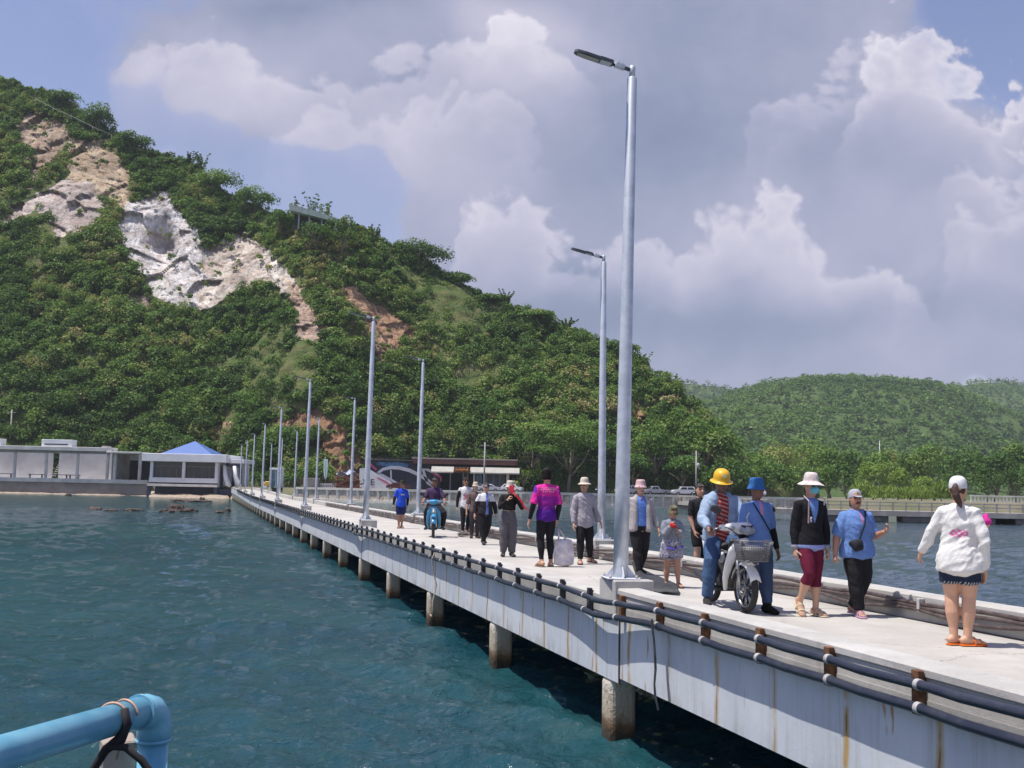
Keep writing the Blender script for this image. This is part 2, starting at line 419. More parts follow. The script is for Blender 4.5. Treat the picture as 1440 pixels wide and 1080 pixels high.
# ---------------------------------------------------------------- hills
def interp_curve(pts):
    q = [uv(*p) for p in pts]; u = [a[0] for a in q]; v = [a[1] for a in q]
    return lambda U: np.interp(U, u, v)
RIDGE = interp_curve([(-420, 40), (-200, 60), (0, 112), (60, 130), (105, 152), (150, 182), (200, 212), (260, 230), (330, 276), (400, 306), (470, 324), (530, 336), (575, 352), (610, 372), (640, 394),
    (690, 420), (750, 440), (800, 460), (860, 492), (910, 522), (950, 548), (980, 572), (1010, 598), (1030, 625), (1050, 650), (1090, 688), (1150, 694)])
def hill_base(px): return np.interp(px, [-600, 217, 340, 420, 490, 580, 680, 760, 1045, 1150], [232, 230, 226, 215, 213, 226, 230, 227, 226, 240])
def hill_pt(U, q):
    """U = X/Y of the column, q = 0 foot .. 1 ridge .. 1.6 back slope"""
    px = U * FPX + 723; Yb = hill_base(px); vr = RIDGE(U); t = np.maximum(vr, 0.004)
    Yr = Yb / (1 - np.minimum(t / 1.28, .6)) + 6
    zr = CAMZ + vr * Yr
    qq = np.clip(q, 0, 1)
    Y = Yb + (Yr - Yb) * q
    z = GZ - .4 + (zr - GZ + .4) * (qq ** 0.88)
    back = np.maximum(q - 1, 0)
    z = np.where(q > 1, z - (zr - GZ) * back * 1.1, z)
    return U * Y, Y, z
def in_poly(P, u, v):
    inside = np.zeros(u.shape, bool); n = len(P)
    for i in range(n):
        (x1, y1), (x2, y2) = P[i], P[(i + 1) % n]
        c = ((y1 > v) != (y2 > v)) & (u < (x2 - x1) * (v - y1) / (y2 - y1 + 1e-12) + x1)
        inside ^= c
    return inside
ROCKS = [  # outline in the hill's own (azimuth, elevation) terms, colour light, colour dark
    ([(20, 168), (60, 158), (97, 172), (96, 205), (70, 232), (48, 252), (28, 205)], (.54, .44, .35), (.36, .28, .22)),
    ([(40, 240), (58, 235), (52, 262), (38, 262)], (.42, .34, .28), (.28, .22, .18)),
    ([(98, 196), (142, 194), (188, 240), (186, 286), (160, 300), (126, 262), (96, 250)], (.56, .46, .34), (.38, .30, .22)),
    ([(96, 248), (130, 262), (150, 296), (132, 322), (78, 338), (70, 292), (0, 320), (14, 292)], (.60, .54, .51), (.43, .38, .36)),
    ([(225, 262), (268, 312), (284, 338), (300, 372), (288, 420), (272, 442), (225, 425), (204, 408), (186, 372), (160, 332), (176, 290)], (.74, .73, .73), (.54, .52, .53)),
    ([(288, 344), (350, 326), (384, 362), (425, 405), (420, 422), (372, 398), (340, 405), (310, 430), (276, 446)], (.66, .61, .56), (.48, .42, .37)),
    ([(398, 392), (425, 404), (452, 448), (462, 462), (444, 482), (412, 470), (420, 440)], (.62, .50, .41), (.45, .33, .27)),
    ([(470, 408), (500, 404), (524, 428), (560, 446), (588, 476), (566, 490), (530, 486), (500, 440)], (.62, .42, .29), (.44, .28, .18)),
    ([(526, 488), (560, 492), (548, 516), (528, 510)], (.62, .43, .31), (.44, .29, .2)),
    ([(440, 575), (486, 596), (516, 640), (520, 690), (455, 690), (470, 640), (400, 612), (385, 588)], (.36, .22, .14), (.26, .16, .10)),
    ([(290, 598), (325, 590), (332, 615), (296, 622)], (.40, .26, .19), (.26, .17, .12)),
    ([(886, 556), (898, 560), (908, 590), (900, 604), (888, 590)], (.50, .34, .16), (.3, .2, .1)),
    ([(846, 596), (870, 600), (880, 618), (850, 612)], (.40, .27, .2), (.25, .17, .12)),
    ([(160, 410), (210, 415), (206, 440), (170, 436)], (.38, .30, .27), (.25, .19, .17)),
]
ROCKUV = [([uv(*p) for p in P], a, b) for P, a, b in ROCKS]
def vnoise(X, Y, Z, s):
    sh = X.shape; f = np.fromiter((mnoise.noise((a * s, b * s, c * s)) for a, b, c in zip(X.ravel(), Y.ravel(), Z.ravel())), float, X.size); return f.reshape(sh)
def rock_index(U, V, j1=0, j2=0):
    k = np.full(U.shape, -1)
    for i, (P, a, b) in enumerate(ROCKUV): k[in_poly(P, U + j1, V + j2)] = i
    return k
def hill_mat(name, soil1, soil2):
    m, N, p, o = newmat(name)
    tc = N.new('ShaderNodeTexCoord').outputs['Object']
    rock = N.new('ShaderNodeAttribute', attribute_name='rock').outputs['Fac']
    rc = N.new('ShaderNodeAttribute', attribute_name='rcol').outputs['Color']
    f = N.noise(tc, 0.35, 6, .7); g = N.noise(tc, 1.6, 5, .7)
    mp = N.new('ShaderNodeMapping'); mp.inputs['Scale'].default_value = (1, 1, .45); mp.inputs['Rotation'].default_value = (0, .5, 0); N.l.new(tc, mp.inputs[0])
    v = N.new('ShaderNodeTexVoronoi', feature='DISTANCE_TO_EDGE'); v.inputs['Scale'].default_value = .33; N.l.new(mp.outputs[0], v.inputs['Vector'])
    crack = N.rng(v.outputs[0], 0, .10, 1, 0)
    r = N.mix(N.rng(f, .40, .62), rc, N.mix(1.0, rc, (.74, .66, .60), 'MULTIPLY'))
    r = N.mix(N.rng(g, .45, .7, 0, .6), r, N.mix(1.0, rc, (1.25, 1.22, 1.2), 'MULTIPLY'))
    r = N.mix(N.m('MULTIPLY', crack, .16), r, (.16, .13, .11))
    sx, sy, sz_ = N.sep(tc)
    gul = N.noise(N.comb(N.m('MULTIPLY', sx, 1.0), N.m('MULTIPLY', sy, .3), N.m('MULTIPLY', sz_, .18)), .9, 5, .7)
    r = N.mix(N.rng(gul, .52, .70, 0, .6), r, N.mix(1.0, rc, (.50, .44, .38), 'MULTIPLY'))
    v3 = N.new('ShaderNodeTexVoronoi', feature='DISTANCE_TO_EDGE'); v3.inputs['Scale'].default_value = 1.1; N.l.new(mp.outputs[0], v3.inputs['Vector'])
    r = N.mix(N.m('MULTIPLY', N.rng(v3.outputs[0], 0, .07, 1, 0), N.rng(g, .4, .6, 0, .5)), r, (.14, .12, .10))
    s = N.mix(N.rng(f, .35, .65), soil1, soil2)
    N.l.new(N.mix(rock, s, r), p.inputs['Base Color']); p.inputs['Roughness'].default_value = .95; p.inputs['Specular IOR Level'].default_value = .1
    bump(N, p, N.m('ADD', N.m('MULTIPLY', g, .7), N.m('SUBTRACT', f, N.m('MULTIPLY', crack, .2))), 1.0, .5)
    return m
def build_hill():
    us = (np.concatenate([np.arange(-560, -20, 6), np.arange(-20, 640, 1.9), np.arange(640, 1160, 3.4)]) - 723) / FPX
    qs = np.concatenate([np.linspace(-.02, 1.0, 250), np.linspace(1.04, 1.7, 14)])
    U, Q = np.meshgrid(us, qs, indexing='ij')
    X, Y, Z = hill_pt(U, Q)
    n1 = vnoise(X, Y, Z, .035); n2 = vnoise(X, Y, Z, .11)
    env = np.clip(Q * 6, 0, 1) * np.clip((1.02 - Q) * 5, 0.0, 1)
    Z = Z + (n1 * 4.5 + n2 * 1.6) * env
    u = X / Y; v = (Z - CAMZ) / Y
    j1 = vnoise(X, Y, Z, .16) * .006 + vnoise(X, Y, Z, .5) * .004; j2 = vnoise(X + 50, Y, Z, .16) * .006 + vnoise(X, Y + 30, Z, .5) * .004
    k = rock_index(u, v, j1, j2); rock = (k >= 0).astype(float)
    col = np.zeros(X.shape + (3,)); cn = (vnoise(X, Y, Z, .09) + 1) / 2
    for i, (P, a, b) in enumerate(ROCKUV):
        s = k == i; t = np.clip((cn[s] - .3) * 2.2, 0, 1)[:, None]; col[s] = np.array(a) * t + np.array(b) * (1 - t)
    # crags: push the bare faces in and out
    # broken cliff: flat facets at two sizes, tilted at random
    fac = np.zeros_like(X); fcol = np.zeros_like(X); ii = np.argwhere(rock > 0)
    for a, b in ii:
        p_ = Vector((X[a, b], Y[a, b] * .8, Z[a, b] * .75)); t = 0; c_ = 0
        for sc, am in ((.13, .42), (.36, .34), (.95, .26), (2.3, .18)):
            q_ = p_ * sc + Vector((sc * 40, 0, 0)); d_, pts_ = mnoise.voronoi(q_); h_ = mnoise.cell_vector(pts_[0] * 7.3); rv = Vector((h_.x - .5, h_.y - .5, h_.z - .35)); t += am / sc * (rv.dot(q_ - pts_[0]) * 1.1 + (h_.z - .5) * .55); c_ += (h_.x - .5) * .34
        fac[a, b] = t; fcol[a, b] = c_
    r4 = vnoise(X, Y, Z, 1.7)
    Y = Y + rock * (fac + r4 * .30)
    col = col * (1 + fcol[..., None] * .8)
    cu, cv = uv(222, 345); hol = np.exp(-(((u - cu) / .014) ** 2 + ((v - cv) / .026) ** 2)) * rock; Y = Y + hol * 7.5
    Y = Y + (vnoise(X, Y, Z, .4) * .7) * (1 - rock)
    ny, nx = X.shape; idx = np.arange(ny * nx).reshape(ny, nx)
    F = np.stack([idx[:-1, :-1], idx[1:, :-1], idx[1:, 1:], idx[:-1, 1:]], -1).reshape(-1, 4)
    me = np_mesh('hill', np.stack([X, Y, Z], -1).reshape(-1, 3), F, hill_mat('hill_soil', (.075, .125, .034), (.15, .15, .065)), smooth=False)
    a = me.attributes.new('rock', 'FLOAT', 'POINT'); a.data.foreach_set('value', rock.ravel().astype(np.float32))
    c4 = np.concatenate([col, np.ones(X.shape + (1,))], -1).astype(np.float32)
    a = me.attributes.new('rcol', 'FLOAT_COLOR', 'POINT'); a.data.foreach_set('color', c4.ravel())
    tag(link('hill', me), 'steep green hill with bare white and tan rock faces', None, None, 'structure')
build_hill()
FAR = [('hill_far_main', 520, 1000, [(780, 660), (940, 600), (985, 572), (1000, 566), (1040, 550), (1075, 540), (1130, 533), (1180, 531), (1240, 534), (1300, 538), (1345, 549), (1400, 575), (1450, 600), (1560, 660), (1700, 690)]),
       ('hill_far_right', 900, 1450, [(1180, 640), (1260, 570), (1330, 546), (1380, 538), (1430, 540), (1500, 552), (1620, 590), (1800, 660), (1900, 690)]),
       ('hill_far_gap', 1050, 1450, [(800, 560), (930, 538), (975, 540), (1000, 543), (1030, 548), (1060, 556), (1120, 590), (1200, 680)])]
FARS = []
for nm, yb, yr, pts in FAR:
    def fp(U, q, rid=interp_curve(pts), yb=yb, yr=yr):
        vr = rid(U); zr = np.maximum(CAMZ + vr * yr, GZ - .8); qq = np.clip(q, 0, 1); Y = yb + (yr - yb) * q
        z = GZ - .8 + (zr - GZ + .8) * (qq ** .8 ) * np.where(q > 1, 1 - (q - 1) * 1.5, 1)
        return U * Y, Y, z
    u0, u1 = uv(*pts[0])[0], uv(*pts[-1])[0]
    us = np.linspace(u0, u1, 220); qs = np.concatenate([np.linspace(0, 1, 70), [1.1, 1.3, 1.5]])
    U, Q = np.meshgrid(us, qs, indexing='ij'); X, Y, Z = fp(U, Q)
    env = np.clip(Q * 4, 0, 1) * np.clip((1 - Q) * 3, 0, 1) * np.clip((Z - GZ) / 15, 0, 1)
    def relief(X, Y, Z): return vnoise(X, Y, Z * 0, .0065) * 26 + vnoise(X, Y, Z * 0, .02) * 9
    Z = Z + relief(X, Y, Z) * env
    ny, nx = X.shape; idx = np.arange(ny * nx).reshape(ny, nx)
    F = np.stack([idx[:-1, :-1], idx[1:, :-1], idx[1:, 1:], idx[:-1, 1:]], -1).reshape(-1, 4)
    me = np_mesh('hill', np.stack([X, Y, Z], -1).reshape(-1, 3), F, hill_mat('far_hill_soil', (.055, .100, .028), (.085, .125, .04)), smooth=False)
    tag(link('hill', me), {'hill_far_main': 'broad wooded hill beyond the shore trees', 'hill_far_right': 'second wooded ridge behind the broad far hill', 'hill_far_gap': 'low blue ridge seen in the gap beside the big hill'}[nm], None, None, 'structure')
    FARS.append((fp, relief, u0, u1, yb, yr))

# ---------------------------------------------------------------- vegetation
LEAF = leafmat('leaf_green', [(0.0, (.026, .055, .016)), (.28, (.054, .110, .022)), (.5, (.090, .180, .034)), (.7, (.152, .248, .052)), (.88, (.26, .29, .09)), (1.0, (.34, .30, .15))])
LEAF_PALE = leafmat('leaf_pale', [(0.0, (.09, .15, .03)), (.5, (.19, .29, .06)), (1.0, (.30, .38, .10))], .35)
BARK = pm('bark', (.15, .12, .095), (.26, .22, .18), 3, .9, bmp=.5)
BARKP = pm('bark_pale', (.24, .21, .18), (.17, .15, .12), 3, .9, bmp=.5)
def leaf_cloud(c, r, n, size, lobes, tint, rg, flat=.6, up=.35, spread=.70):
    """leaf clumps scattered over several lobes spread through an uneven crown volume"""
    r = np.array(r); L = rg.normal(size=(lobes, 3)); L /= np.linalg.norm(L, axis=1)[:, None]
    L[:, 2] = np.abs(L[:, 2]) * 1.0 - .3 * rg.random(lobes)
    lc = L * spread * rg.uniform(.55, 1.1, (lobes, 1)); lr = rg.uniform(.30, .56, lobes) * (1.0 if lobes > 4 else 1.35)
    k = rg.integers(0, lobes, n); d = rg.normal(size=(n, 3)); d /= np.linalg.norm(d, axis=1)[:, None]
    d[:, 2] = np.where(d[:, 2] < -.35, -d[:, 2], d[:, 2])
    pos = (lc[k] + d * lr[k][:, None] * rg.uniform(.62, 1.12, (n, 1))) * r + np.array(c)
    nrm = d * .8 + rg.normal(size=(n, 3)) * .55; nrm[:, 2] += up; nrm /= np.linalg.norm(nrm, axis=1)[:, None]
    t = np.cross(nrm, rg.normal(size=(n, 3))); t /= np.linalg.norm(t, axis=1)[:, None] + 1e-9; b = np.cross(nrm, t)
    s = (size * rg.uniform(.6, 1.4, n))[:, None]; a = t * s * .5; bb = b * s * .5 * flat
    V = np.stack([pos - a - bb * .5, pos - a * .1 - bb * 1.1, pos + a + bb * .4, pos + a * .1 + bb * 1.1], 1)
    lt = rg.normal(0, .09, lobes)
    tt = tint + lt[k] + rg.normal(0, .07, n)
    return V.reshape(-1, 3), np.repeat(tt, 4)
def quads(nv): return np.arange(nv, dtype=np.int32).reshape(-1, 4)
def tree(px, Y, top, wpx, label, name='tree', style='round', tint=.5, trunk=.35, nleaf=520, lsize=.62, group=None, z0=None, pale=False, bark=None, seed=None, dens=1.0):
    rg = np.random.default_rng(seed if seed is not None else int(px * 7 + Y * 13))
    z0 = GZ if z0 is None else z0
    X = gx(px, Y); zt = at(px, top, Y=Y).z; H = max(1.0, zt - z0); Rw = wpx / FPX * Y / 2
    root = empty(name, (X, Y, z0), rg.uniform(0, 6.28), label, 'bush' if name in ('bush', 'shrub') else 'tree', group)
    mb = MB(); tr = max(.05, H * .022)
    nl = 6; lobes = []
    th = H * trunk
    lean = rg.normal(0, .05, 2) * H
    mb.tube([(0, 0, -.5), (lean[0] * .3, lean[1] * .3, th * .5), (lean[0], lean[1], th), (lean[0] * 1.2, lean[1] * 1.2, H * .7)], [tr * 1.35, tr, tr * .85, tr * .3], 7)
    for i in range(nl):
        a = i * 6.28 / nl + rg.uniform(-.4, .4); e = rg.uniform(.55, .85)
        p0 = Vector((lean[0] * .8, lean[1] * .8, th * rg.uniform(.7, 1.05)))
        p2 = Vector((math.cos(a) * Rw * .5, math.sin(a) * Rw * .5, H * (e * .92 if style != 'flat' else .76)))
        mb.tube([p0, p0.lerp(p2, .5) + Vector((0, 0, -.06 * H if style == 'flat' else .02 * H)), p2], [tr * .6, tr * .4, tr * .15], 5)
    mb.build('trunk', bark or BARK, root)
    lm = LEAF_PALE if pale else LEAF
    Vs = []; Ts = []
    if style == 'round':
        q = leaf_cloud((lean[0], lean[1], th + (H - th) * .46), (Rw * 1.05, Rw * 1.05, (H - th) * .60), int(nleaf * dens), lsize, 11, tint, rg); Vs.append(q[0]); Ts.append(q[1])
    elif style == 'flat':
        for i in range(9):
            a = i * 2.4; rr = Rw * (.25 + .6 * ((i % 3) / 2))
            q = leaf_cloud((math.cos(a) * rr, math.sin(a) * rr, H * (.80 + .08 * rg.normal() * .5)), (Rw * .52, Rw * .52, H * .16), int(nleaf * dens / 8), lsize, 5, tint, rg, up=.9); Vs.append(q[0]); Ts.append(q[1])
            q = leaf_cloud((math.cos(a + .5) * rr, math.sin(a + .5) * rr, H * (.58 + .06 * rg.normal())), (Rw * .40, Rw * .40, H * .12), int(nleaf * dens / 16), lsize, 4, tint - .08, rg); Vs.append(q[0]); Ts.append(q[1])
    elif style == 'bush':
        q = leaf_cloud((0, 0, H * .40), (Rw, Rw, H * .66), int(nleaf * dens), lsize, 9, tint, rg); Vs.append(q[0]); Ts.append(q[1])
    elif style == 'sprout':   # thin arching sprays standing out against the sky
        for i in range(9):
            a = rg.uniform(0, 6.28); out = rg.uniform(.25, 1) * Rw; hh = H * rg.uniform(.62, 1.0)
            for s in np.linspace(.35, 1, 7):
                q = leaf_cloud((math.cos(a) * out * s ** 1.5, math.sin(a) * out * s ** 1.5, hh * s), (H * .10 * (1.2 - s * .7),) * 3, int(nleaf / 60), lsize * .8, 2, tint, rg); Vs.append(q[0]); Ts.append(q[1])
    elif style == 'reed':     # upright blades
        n = int(nleaf * dens); a = rg.uniform(0, 6.28, n); rr = np.sqrt(rg.random(n)) * Rw; hh = H * rg.uniform(.25, 1.05, n) * (1 - .35 * (rr / Rw) ** 2)
        c = np.stack([np.cos(a) * rr, np.sin(a) * rr, hh], 1); d = rg.normal(size=(n, 3)) * .35; d[:, 2] = 1; d /= np.linalg.norm(d, axis=1)[:, None]
        t = np.cross(d, rg.normal(size=(n, 3))); t /= np.linalg.norm(t, axis=1)[:, None]; s = lsize * rg.uniform(.7, 1.6, (n, 1))
        V = np.stack([c - d * s * .6, c + t * s * .22, c + d * s * .9, c - t * s * .22], 1); Vs.append(V.reshape(-1, 3)); Ts.append(np.repeat(tint + rg.normal(0, .13, n), 4))
    V = np.concatenate(Vs); T = np.concatenate(Ts)
    link('crown', np_mesh('crown', V, quads(len(V)), lm, T), root)
    return root
G1 = 'trees along the foot of the hill'
tree(805, 221, 592, 150, 'wide flat-topped rain tree with bare pale limbs behind the second light pole', style='flat', trunk=.30, nleaf=6500, lsize=.5, tint=.58, bark=BARKP)
for a in [(752, 228, 600, 80, 'dark tree at the right end of the restaurant roof', .42), (868, 229, 606, 78, 'dark tree just behind the tall nearest pole', .4), (925, 226, 598, 84, 'rounded mid green tree behind the pickup truck', .5),
          (958, 232, 572, 86, 'tall tree at the lower right shoulder of the hill', .52), (992, 226, 592, 84, 'olive tree hung with brown vines beside the right utility pole', .62), (1026, 228, 602, 80, 'last tree on the right foot of the hill', .55),
          (896, 222, 640, 60, 'low dark tree behind the parked white car', .38), (962, 221, 640, 66, 'low bushy tree left of the right utility pole', .45)]:
    tree(a[0], a[1], a[2], a[3], a[4], tint=a[5], nleaf=2000, lsize=.62)
for a in [(560, 240, 566, 90, 'dark tree over the left end of the mural wall', .42), (612, 242, 545, 92, 'tall tree behind the middle of the mural wall', .5), (662, 239, 562, 86, 'dense tree behind the restaurant roof', .46), (708, 238, 588, 80, 'tree behind the right half of the restaurant', .5),
          (530, 236, 590, 60, 'tree behind the wood pile', .5)]:
    tree(a[0], a[1], a[2], a[3], a[4], tint=a[5], nleaf=1700, lsize=.66)
for a in [(742, 214, 652, 26, 'small bright green tree at the corner of the restaurant awning', .75, 0), (731, 206, 676, 22, 'round light green bush in front of the restaurant corner', .8, 0),
          (140, 236, 598, 44, 'pale green bush above the long concrete roof', .82, 3.0), (186, 233, 608, 30, 'yellowish bush left of the blue roof', .92, 3.0), (60, 238, 590, 60, 'dark bush behind the roof tank', .45, 3.0), (404, 208, 668, 40, 'dark green bush beside the guard booth', .35, 0),
          (430, 206, 655, 50, 'green bush behind the block wall', .5, 0), (457, 206, 650, 40, 'tall weedy bush under the white feather sign', .6, 0), (366, 212, 662, 36, 'bush at the shore end of the pier', .42, 0)]:
    tree(a[0], a[1], a[2], a[3], a[4], name='bush', style='bush', tint=a[5], nleaf=420, lsize=.5, trunk=.2, z0=GZ + a[6])
# right-hand shore
for a in [(1068, 262, 626, 74, 'bushy tree behind the parking lot entrance', .52), (1104, 270, 622, 70, 'pale flowering tree left of the far white spire', .78), (1138, 275, 622, 66, 'olive crown behind the sun hat', .72), (1172, 262, 630, 66, 'dull green tree over the dark shrubs', .58),
          (1206, 258, 636, 56, 'dark tree left of the white spire', .36), (1246, 262, 630, 64, 'light green tree right of the white spire', .70), (1284, 268, 634, 60, 'green tree behind the bright reeds', .5), (1318, 262, 626, 70, 'broad olive tree left of the white cap', .66),
          (1360, 250, 634, 84, 'dark tree directly behind the white cap', .34), (1402, 246, 632, 70, 'dark shade tree right of the white cap', .32), (1436, 256, 622, 60, 'tree at the right edge of the shore', .5), (1475, 250, 628, 80, 'tree beyond the end of the white balustrade', .42), (1090, 240, 648, 50, 'dark low tree beside the silver car', .38), (1044, 250, 640, 40, 'thin tree beside the far right pole', .55)]:
    tree(a[0], a[1], a[2], a[3], a[4], tint=a[5], nleaf=2200, lsize=.66, trunk=.12)
for a in [(1195, 228, 652, 46, 'dark rounded shrub behind the cap woman', .36, 'bush', False), (1168, 232, 656, 44, 'dull green shrub between the sun hat and the cap', .45, 'bush', False), (1232, 222, 650, 44, 'bright yellow green reed clump behind the blue polo', .5, 'bush', True),
          (1266, 220, 660, 44, 'bright reed clump in the middle of the reed bed', .55, 'bush', True), (1300, 219, 668, 46, 'low bright reed clump left of the white jacket', .5, 'bush', True), (1218, 212, 678, 36, 'grassy tuft at the shore end of the reed bed', .6, 'reed', True),
          (1250, 208, 684, 44, 'low yellow grass tuft at the water edge', .7, 'reed', True), (1290, 206, 685, 44, 'low grass tuft in front of the reeds', .62, 'reed', True), (1328, 214, 678, 30, 'small reed tuft beside the white cap', .5, 'reed', True),
          (1350, 226, 655, 50, 'dark bush behind the ponytail', .32, 'bush', False), (1392, 224, 658, 50, 'dark bush behind the white balustrade', .33, 'bush', False), (1432, 226, 660, 50, 'dark bush at the right end of the balustrade', .36, 'bush', False)]:
    tree(a[0], a[1], a[2], a[3], a[4], name='bush', style=a[6], tint=a[5], nleaf=1300 if a[6] == 'bush' else 1100, lsize=.5, trunk=.15, pale=a[7])
# trees and sprays that stand out on the ridge
def on_ridge(px, q):
    u = (px - 723) / FPX; X, Y, z = hill_pt(np.array(u), np.array(q)); return float(Y), float(z)
for px, q, top, wpx, st, tn, lb in [(585, .93, 326, 66, 'round', .32, 'large dark glossy tree standing out on the ridge'), (640, .98, 372, 44, 'round', .45, 'loose tree on the ridge right of the dark glossy tree'), (172, .96, 164, 40, 'round', .4, 'open tree on the ridge at the end of the handrail'),
        (118, .97, 128, 34, 'round', .5, 'small ridge tree above the handrail'), (62, .97, 108, 44, 'round', .5, 'leafy clump at the top left of the ridge'), (290, .95, 218, 60, 'round', .55, 'feathery tree on the ridge above the white rock'), (345, .95, 248, 56, 'round', .5, 'dense tree on the ridge left of the hill shelter'),
        (432, 1.02, 264, 30, 'sprout', .5, 'spiky young tree behind the hill shelter'), (452, 1.02, 272, 34, 'sprout', .55, 'leaning spray behind the right end of the hill shelter'), (405, 1.0, 266, 26, 'sprout', .5, 'thin sprig at the left end of the hill shelter'), (252, 1.0, 206, 26, 'sprout', .45, 'thin sprig on the skyline above the white rock'),
        (268, 1.0, 206, 30, 'sprout', .5, 'twin of thin sprigs leaning right on the skyline'), (520, .98, 310, 30, 'sprout', .5, 'sprig on the skyline left of the dark glossy tree'), (690, .98, 402, 36, 'round', .5, 'clump on the falling ridge right of the loose tree'), (712, 1.0, 400, 26, 'sprout', .55, 'slim sprig on the falling ridge'),
        (760, .98, 424, 50, 'round', .6, 'pale bamboo-like clump on the ridge'), (800, 1.0, 440, 40, 'sprout', .6, 'arching spray on the ridge beside the second pole'), (905, 1.0, 486, 44, 'sprout', .62, 'arching spray just right of the tall pole'), (950, 1.0, 516, 40, 'sprout', .6, 'arching spray low on the right ridge'), (872, .97, 466, 50, 'round', .5, 'clump on the ridge behind the tall pole')]:
    Y, z = on_ridge(px, q); tree(px, Y, top + ((20 if px < 400 else 12) if st == 'round' else 8), wpx * (1.3 if st == 'round' else 1), lb, style=st, tint=tn, nleaf=2200 if st == 'round' else 900, lsize=.6, trunk=.05 if st == 'round' else .2, z0=z - 1.0)
for px, q, top, wpx, lb in [(388, .93, 292, 46, 'bushy tree at the left end of the hill shelter'), (476, .92, 306, 50, 'bushy tree at the right end of the hill shelter'), (440, .90, 312, 60, 'low bush below the hill shelter')]:
    Y, z = on_ridge(px, q); tree(px, Y - 6, top, wpx, lb, name='bush', style='bush', tint=.5, nleaf=1100, lsize=.6, trunk=.1, z0=z - 2.5)
for px, Y, top, wpx, tn, lb in [(1032, 219, 648, 56, .5, 'green bush right of the utility pole with the drum box'), (1056, 226, 640, 60, .6, 'olive bush behind the far utility pole'), (1084, 232, 650, 50, .42, 'dark bush behind the silver car'), (1122, 238, 652, 56, .5, 'bush behind the parking lot left of the sun hat'), (1150, 240, 656, 46, .56, 'bush behind the parking lot right of the sun hat'), (1008, 219, 655, 44, .45, 'low bush left of the blue bucket hat')]:
    tree(px, Y, top, wpx, lb, name='bush', style='bush', tint=tn, nleaf=1000, lsize=.6, trunk=.1)
# the woodland that covers the hill reads as one mass
def woodland():
    rg = np.random.default_rng(3); Vs = []; Ts = []; tot = 0; N = 0
    # coarse cover first: sample columns and rows evenly over the slope's area
    while N < 9600:
        px = rg.uniform(-120, 1075); q = rg.random() ** .9 * 1.04; u = (px - 723) / FPX
        X, Y, z = hill_pt(np.array(u), np.array(q)); X, Y, z = float(X), float(Y), float(z)
        Yr = float(hill_pt(np.array(u), np.array(1.0))[1]); Yb = float(hill_base(px))
        if rg.random() > (Yr - Yb) / 110 * Y / 300: continue
        N += 1
        v = (z + 1 - CAMZ) / Y
        k = rock_index(np.array([X / Y, X / Y, X/Y]), np.array([v, v - .008, v + .006]))
        nz = mnoise.noise((X * .03, Y * .03, z * .03)); nz2 = mnoise.noise((X * .1 + 9, Y * .1, z * .1))
        small = False
        if k[0] >= 0:
            if rg.random() > (.4 if k[0] in (9, 10, 12, 13) else .055): continue
            small = True
        elif (k[1] >= 0 or k[2] >= 0) and rg.random() < .5: small = True
        dry = nz2 > .2 and 0.25 < q < .95 and px < 700
        z += nz * 3 * min(1, q * 4)
        lowf = max(0, 1 - q * 1.6)
        r = rg.uniform(1.2, 2.7) + 2.4 * lowf * rg.random() ** 2.5 + (1.6 * rg.random() if rg.random() < .1 else 0)
        if small: r = rg.uniform(.6, 1.25)
        scrub = rg.random() < (.75 if dry else .30)
        if scrub: r = rg.uniform(.55, 1.15)
        if q > .93: r = min(r, rg.uniform(1.2, 2.1))
        h = r * rg.uniform(.75, 1.15)
        tn = .50 + .34 * nz + rg.normal(0, .125) + (.20 if dry else 0) + (.06 if px > 420 and q > .4 else 0)
        if rg.random() < .08 or (scrub and rg.random() < .3): tn += .2
        n = int((225 + 90 * lowf) * (r / 2.1) ** 1.6)
        sz = rg.uniform(.36, .62) if not dry else .42
        V, T = leaf_cloud((X, Y, z + h * .45), (r, r, h * 1.05), max(22, n), sz, 7 if r > 1.3 else 3, tn, rg)
        Vs.append(V); Ts.append(T)
    V = np.concatenate(Vs); T = np.concatenate(Ts)
    tag(link('hill_woodland', np_mesh('hill_woodland', V, quads(len(V)), LEAF, T)), 'dense green scrub and trees covering the near hill', 'woodland', None, 'stuff')
    Vs = []; Ts = []
    for i, (fp, relief, u0, u1, yb, yr) in enumerate(FARS):
        n = (9500, 4200, 1200)[i]
        U = rg.uniform(u0, u1, n); q = rg.random(n) ** .85 * 1.02; X, Y, Z = fp(U, q)
        env = np.clip(q * 4, 0, 1) * np.clip((1 - q) * 3, 0, 1) * np.clip((Z - GZ) / 15, 0, 1); Z = Z + relief(X, Y, Z) * env
        for j in range(n):
            if Z[j] < 5: continue
            nz = mnoise.noise((X[j] * .009, Y[j] * .009, 3)); r = rg.uniform(2.4, 4.6) * (1 if i == 0 else 1.4)
            V, T = leaf_cloud((X[j], Y[j], Z[j] + r * .4), (r, r, r * rg.uniform(.8, 1.5)), 24, r * .52, 5, (.46 if i != 2 else .3) + .28 * nz + rg.normal(0, .035), rg, flat=.6, up=1.1); Vs.append(V); Ts.append(T)
    V = np.concatenate(Vs); T = np.concatenate(Ts)
    tag(link('far_woodland', np_mesh('far_woodland', V, quads(len(V)), LEAF, T)), 'hazy woodland covering the far hills', 'woodland', None, 'stuff')
woodland()
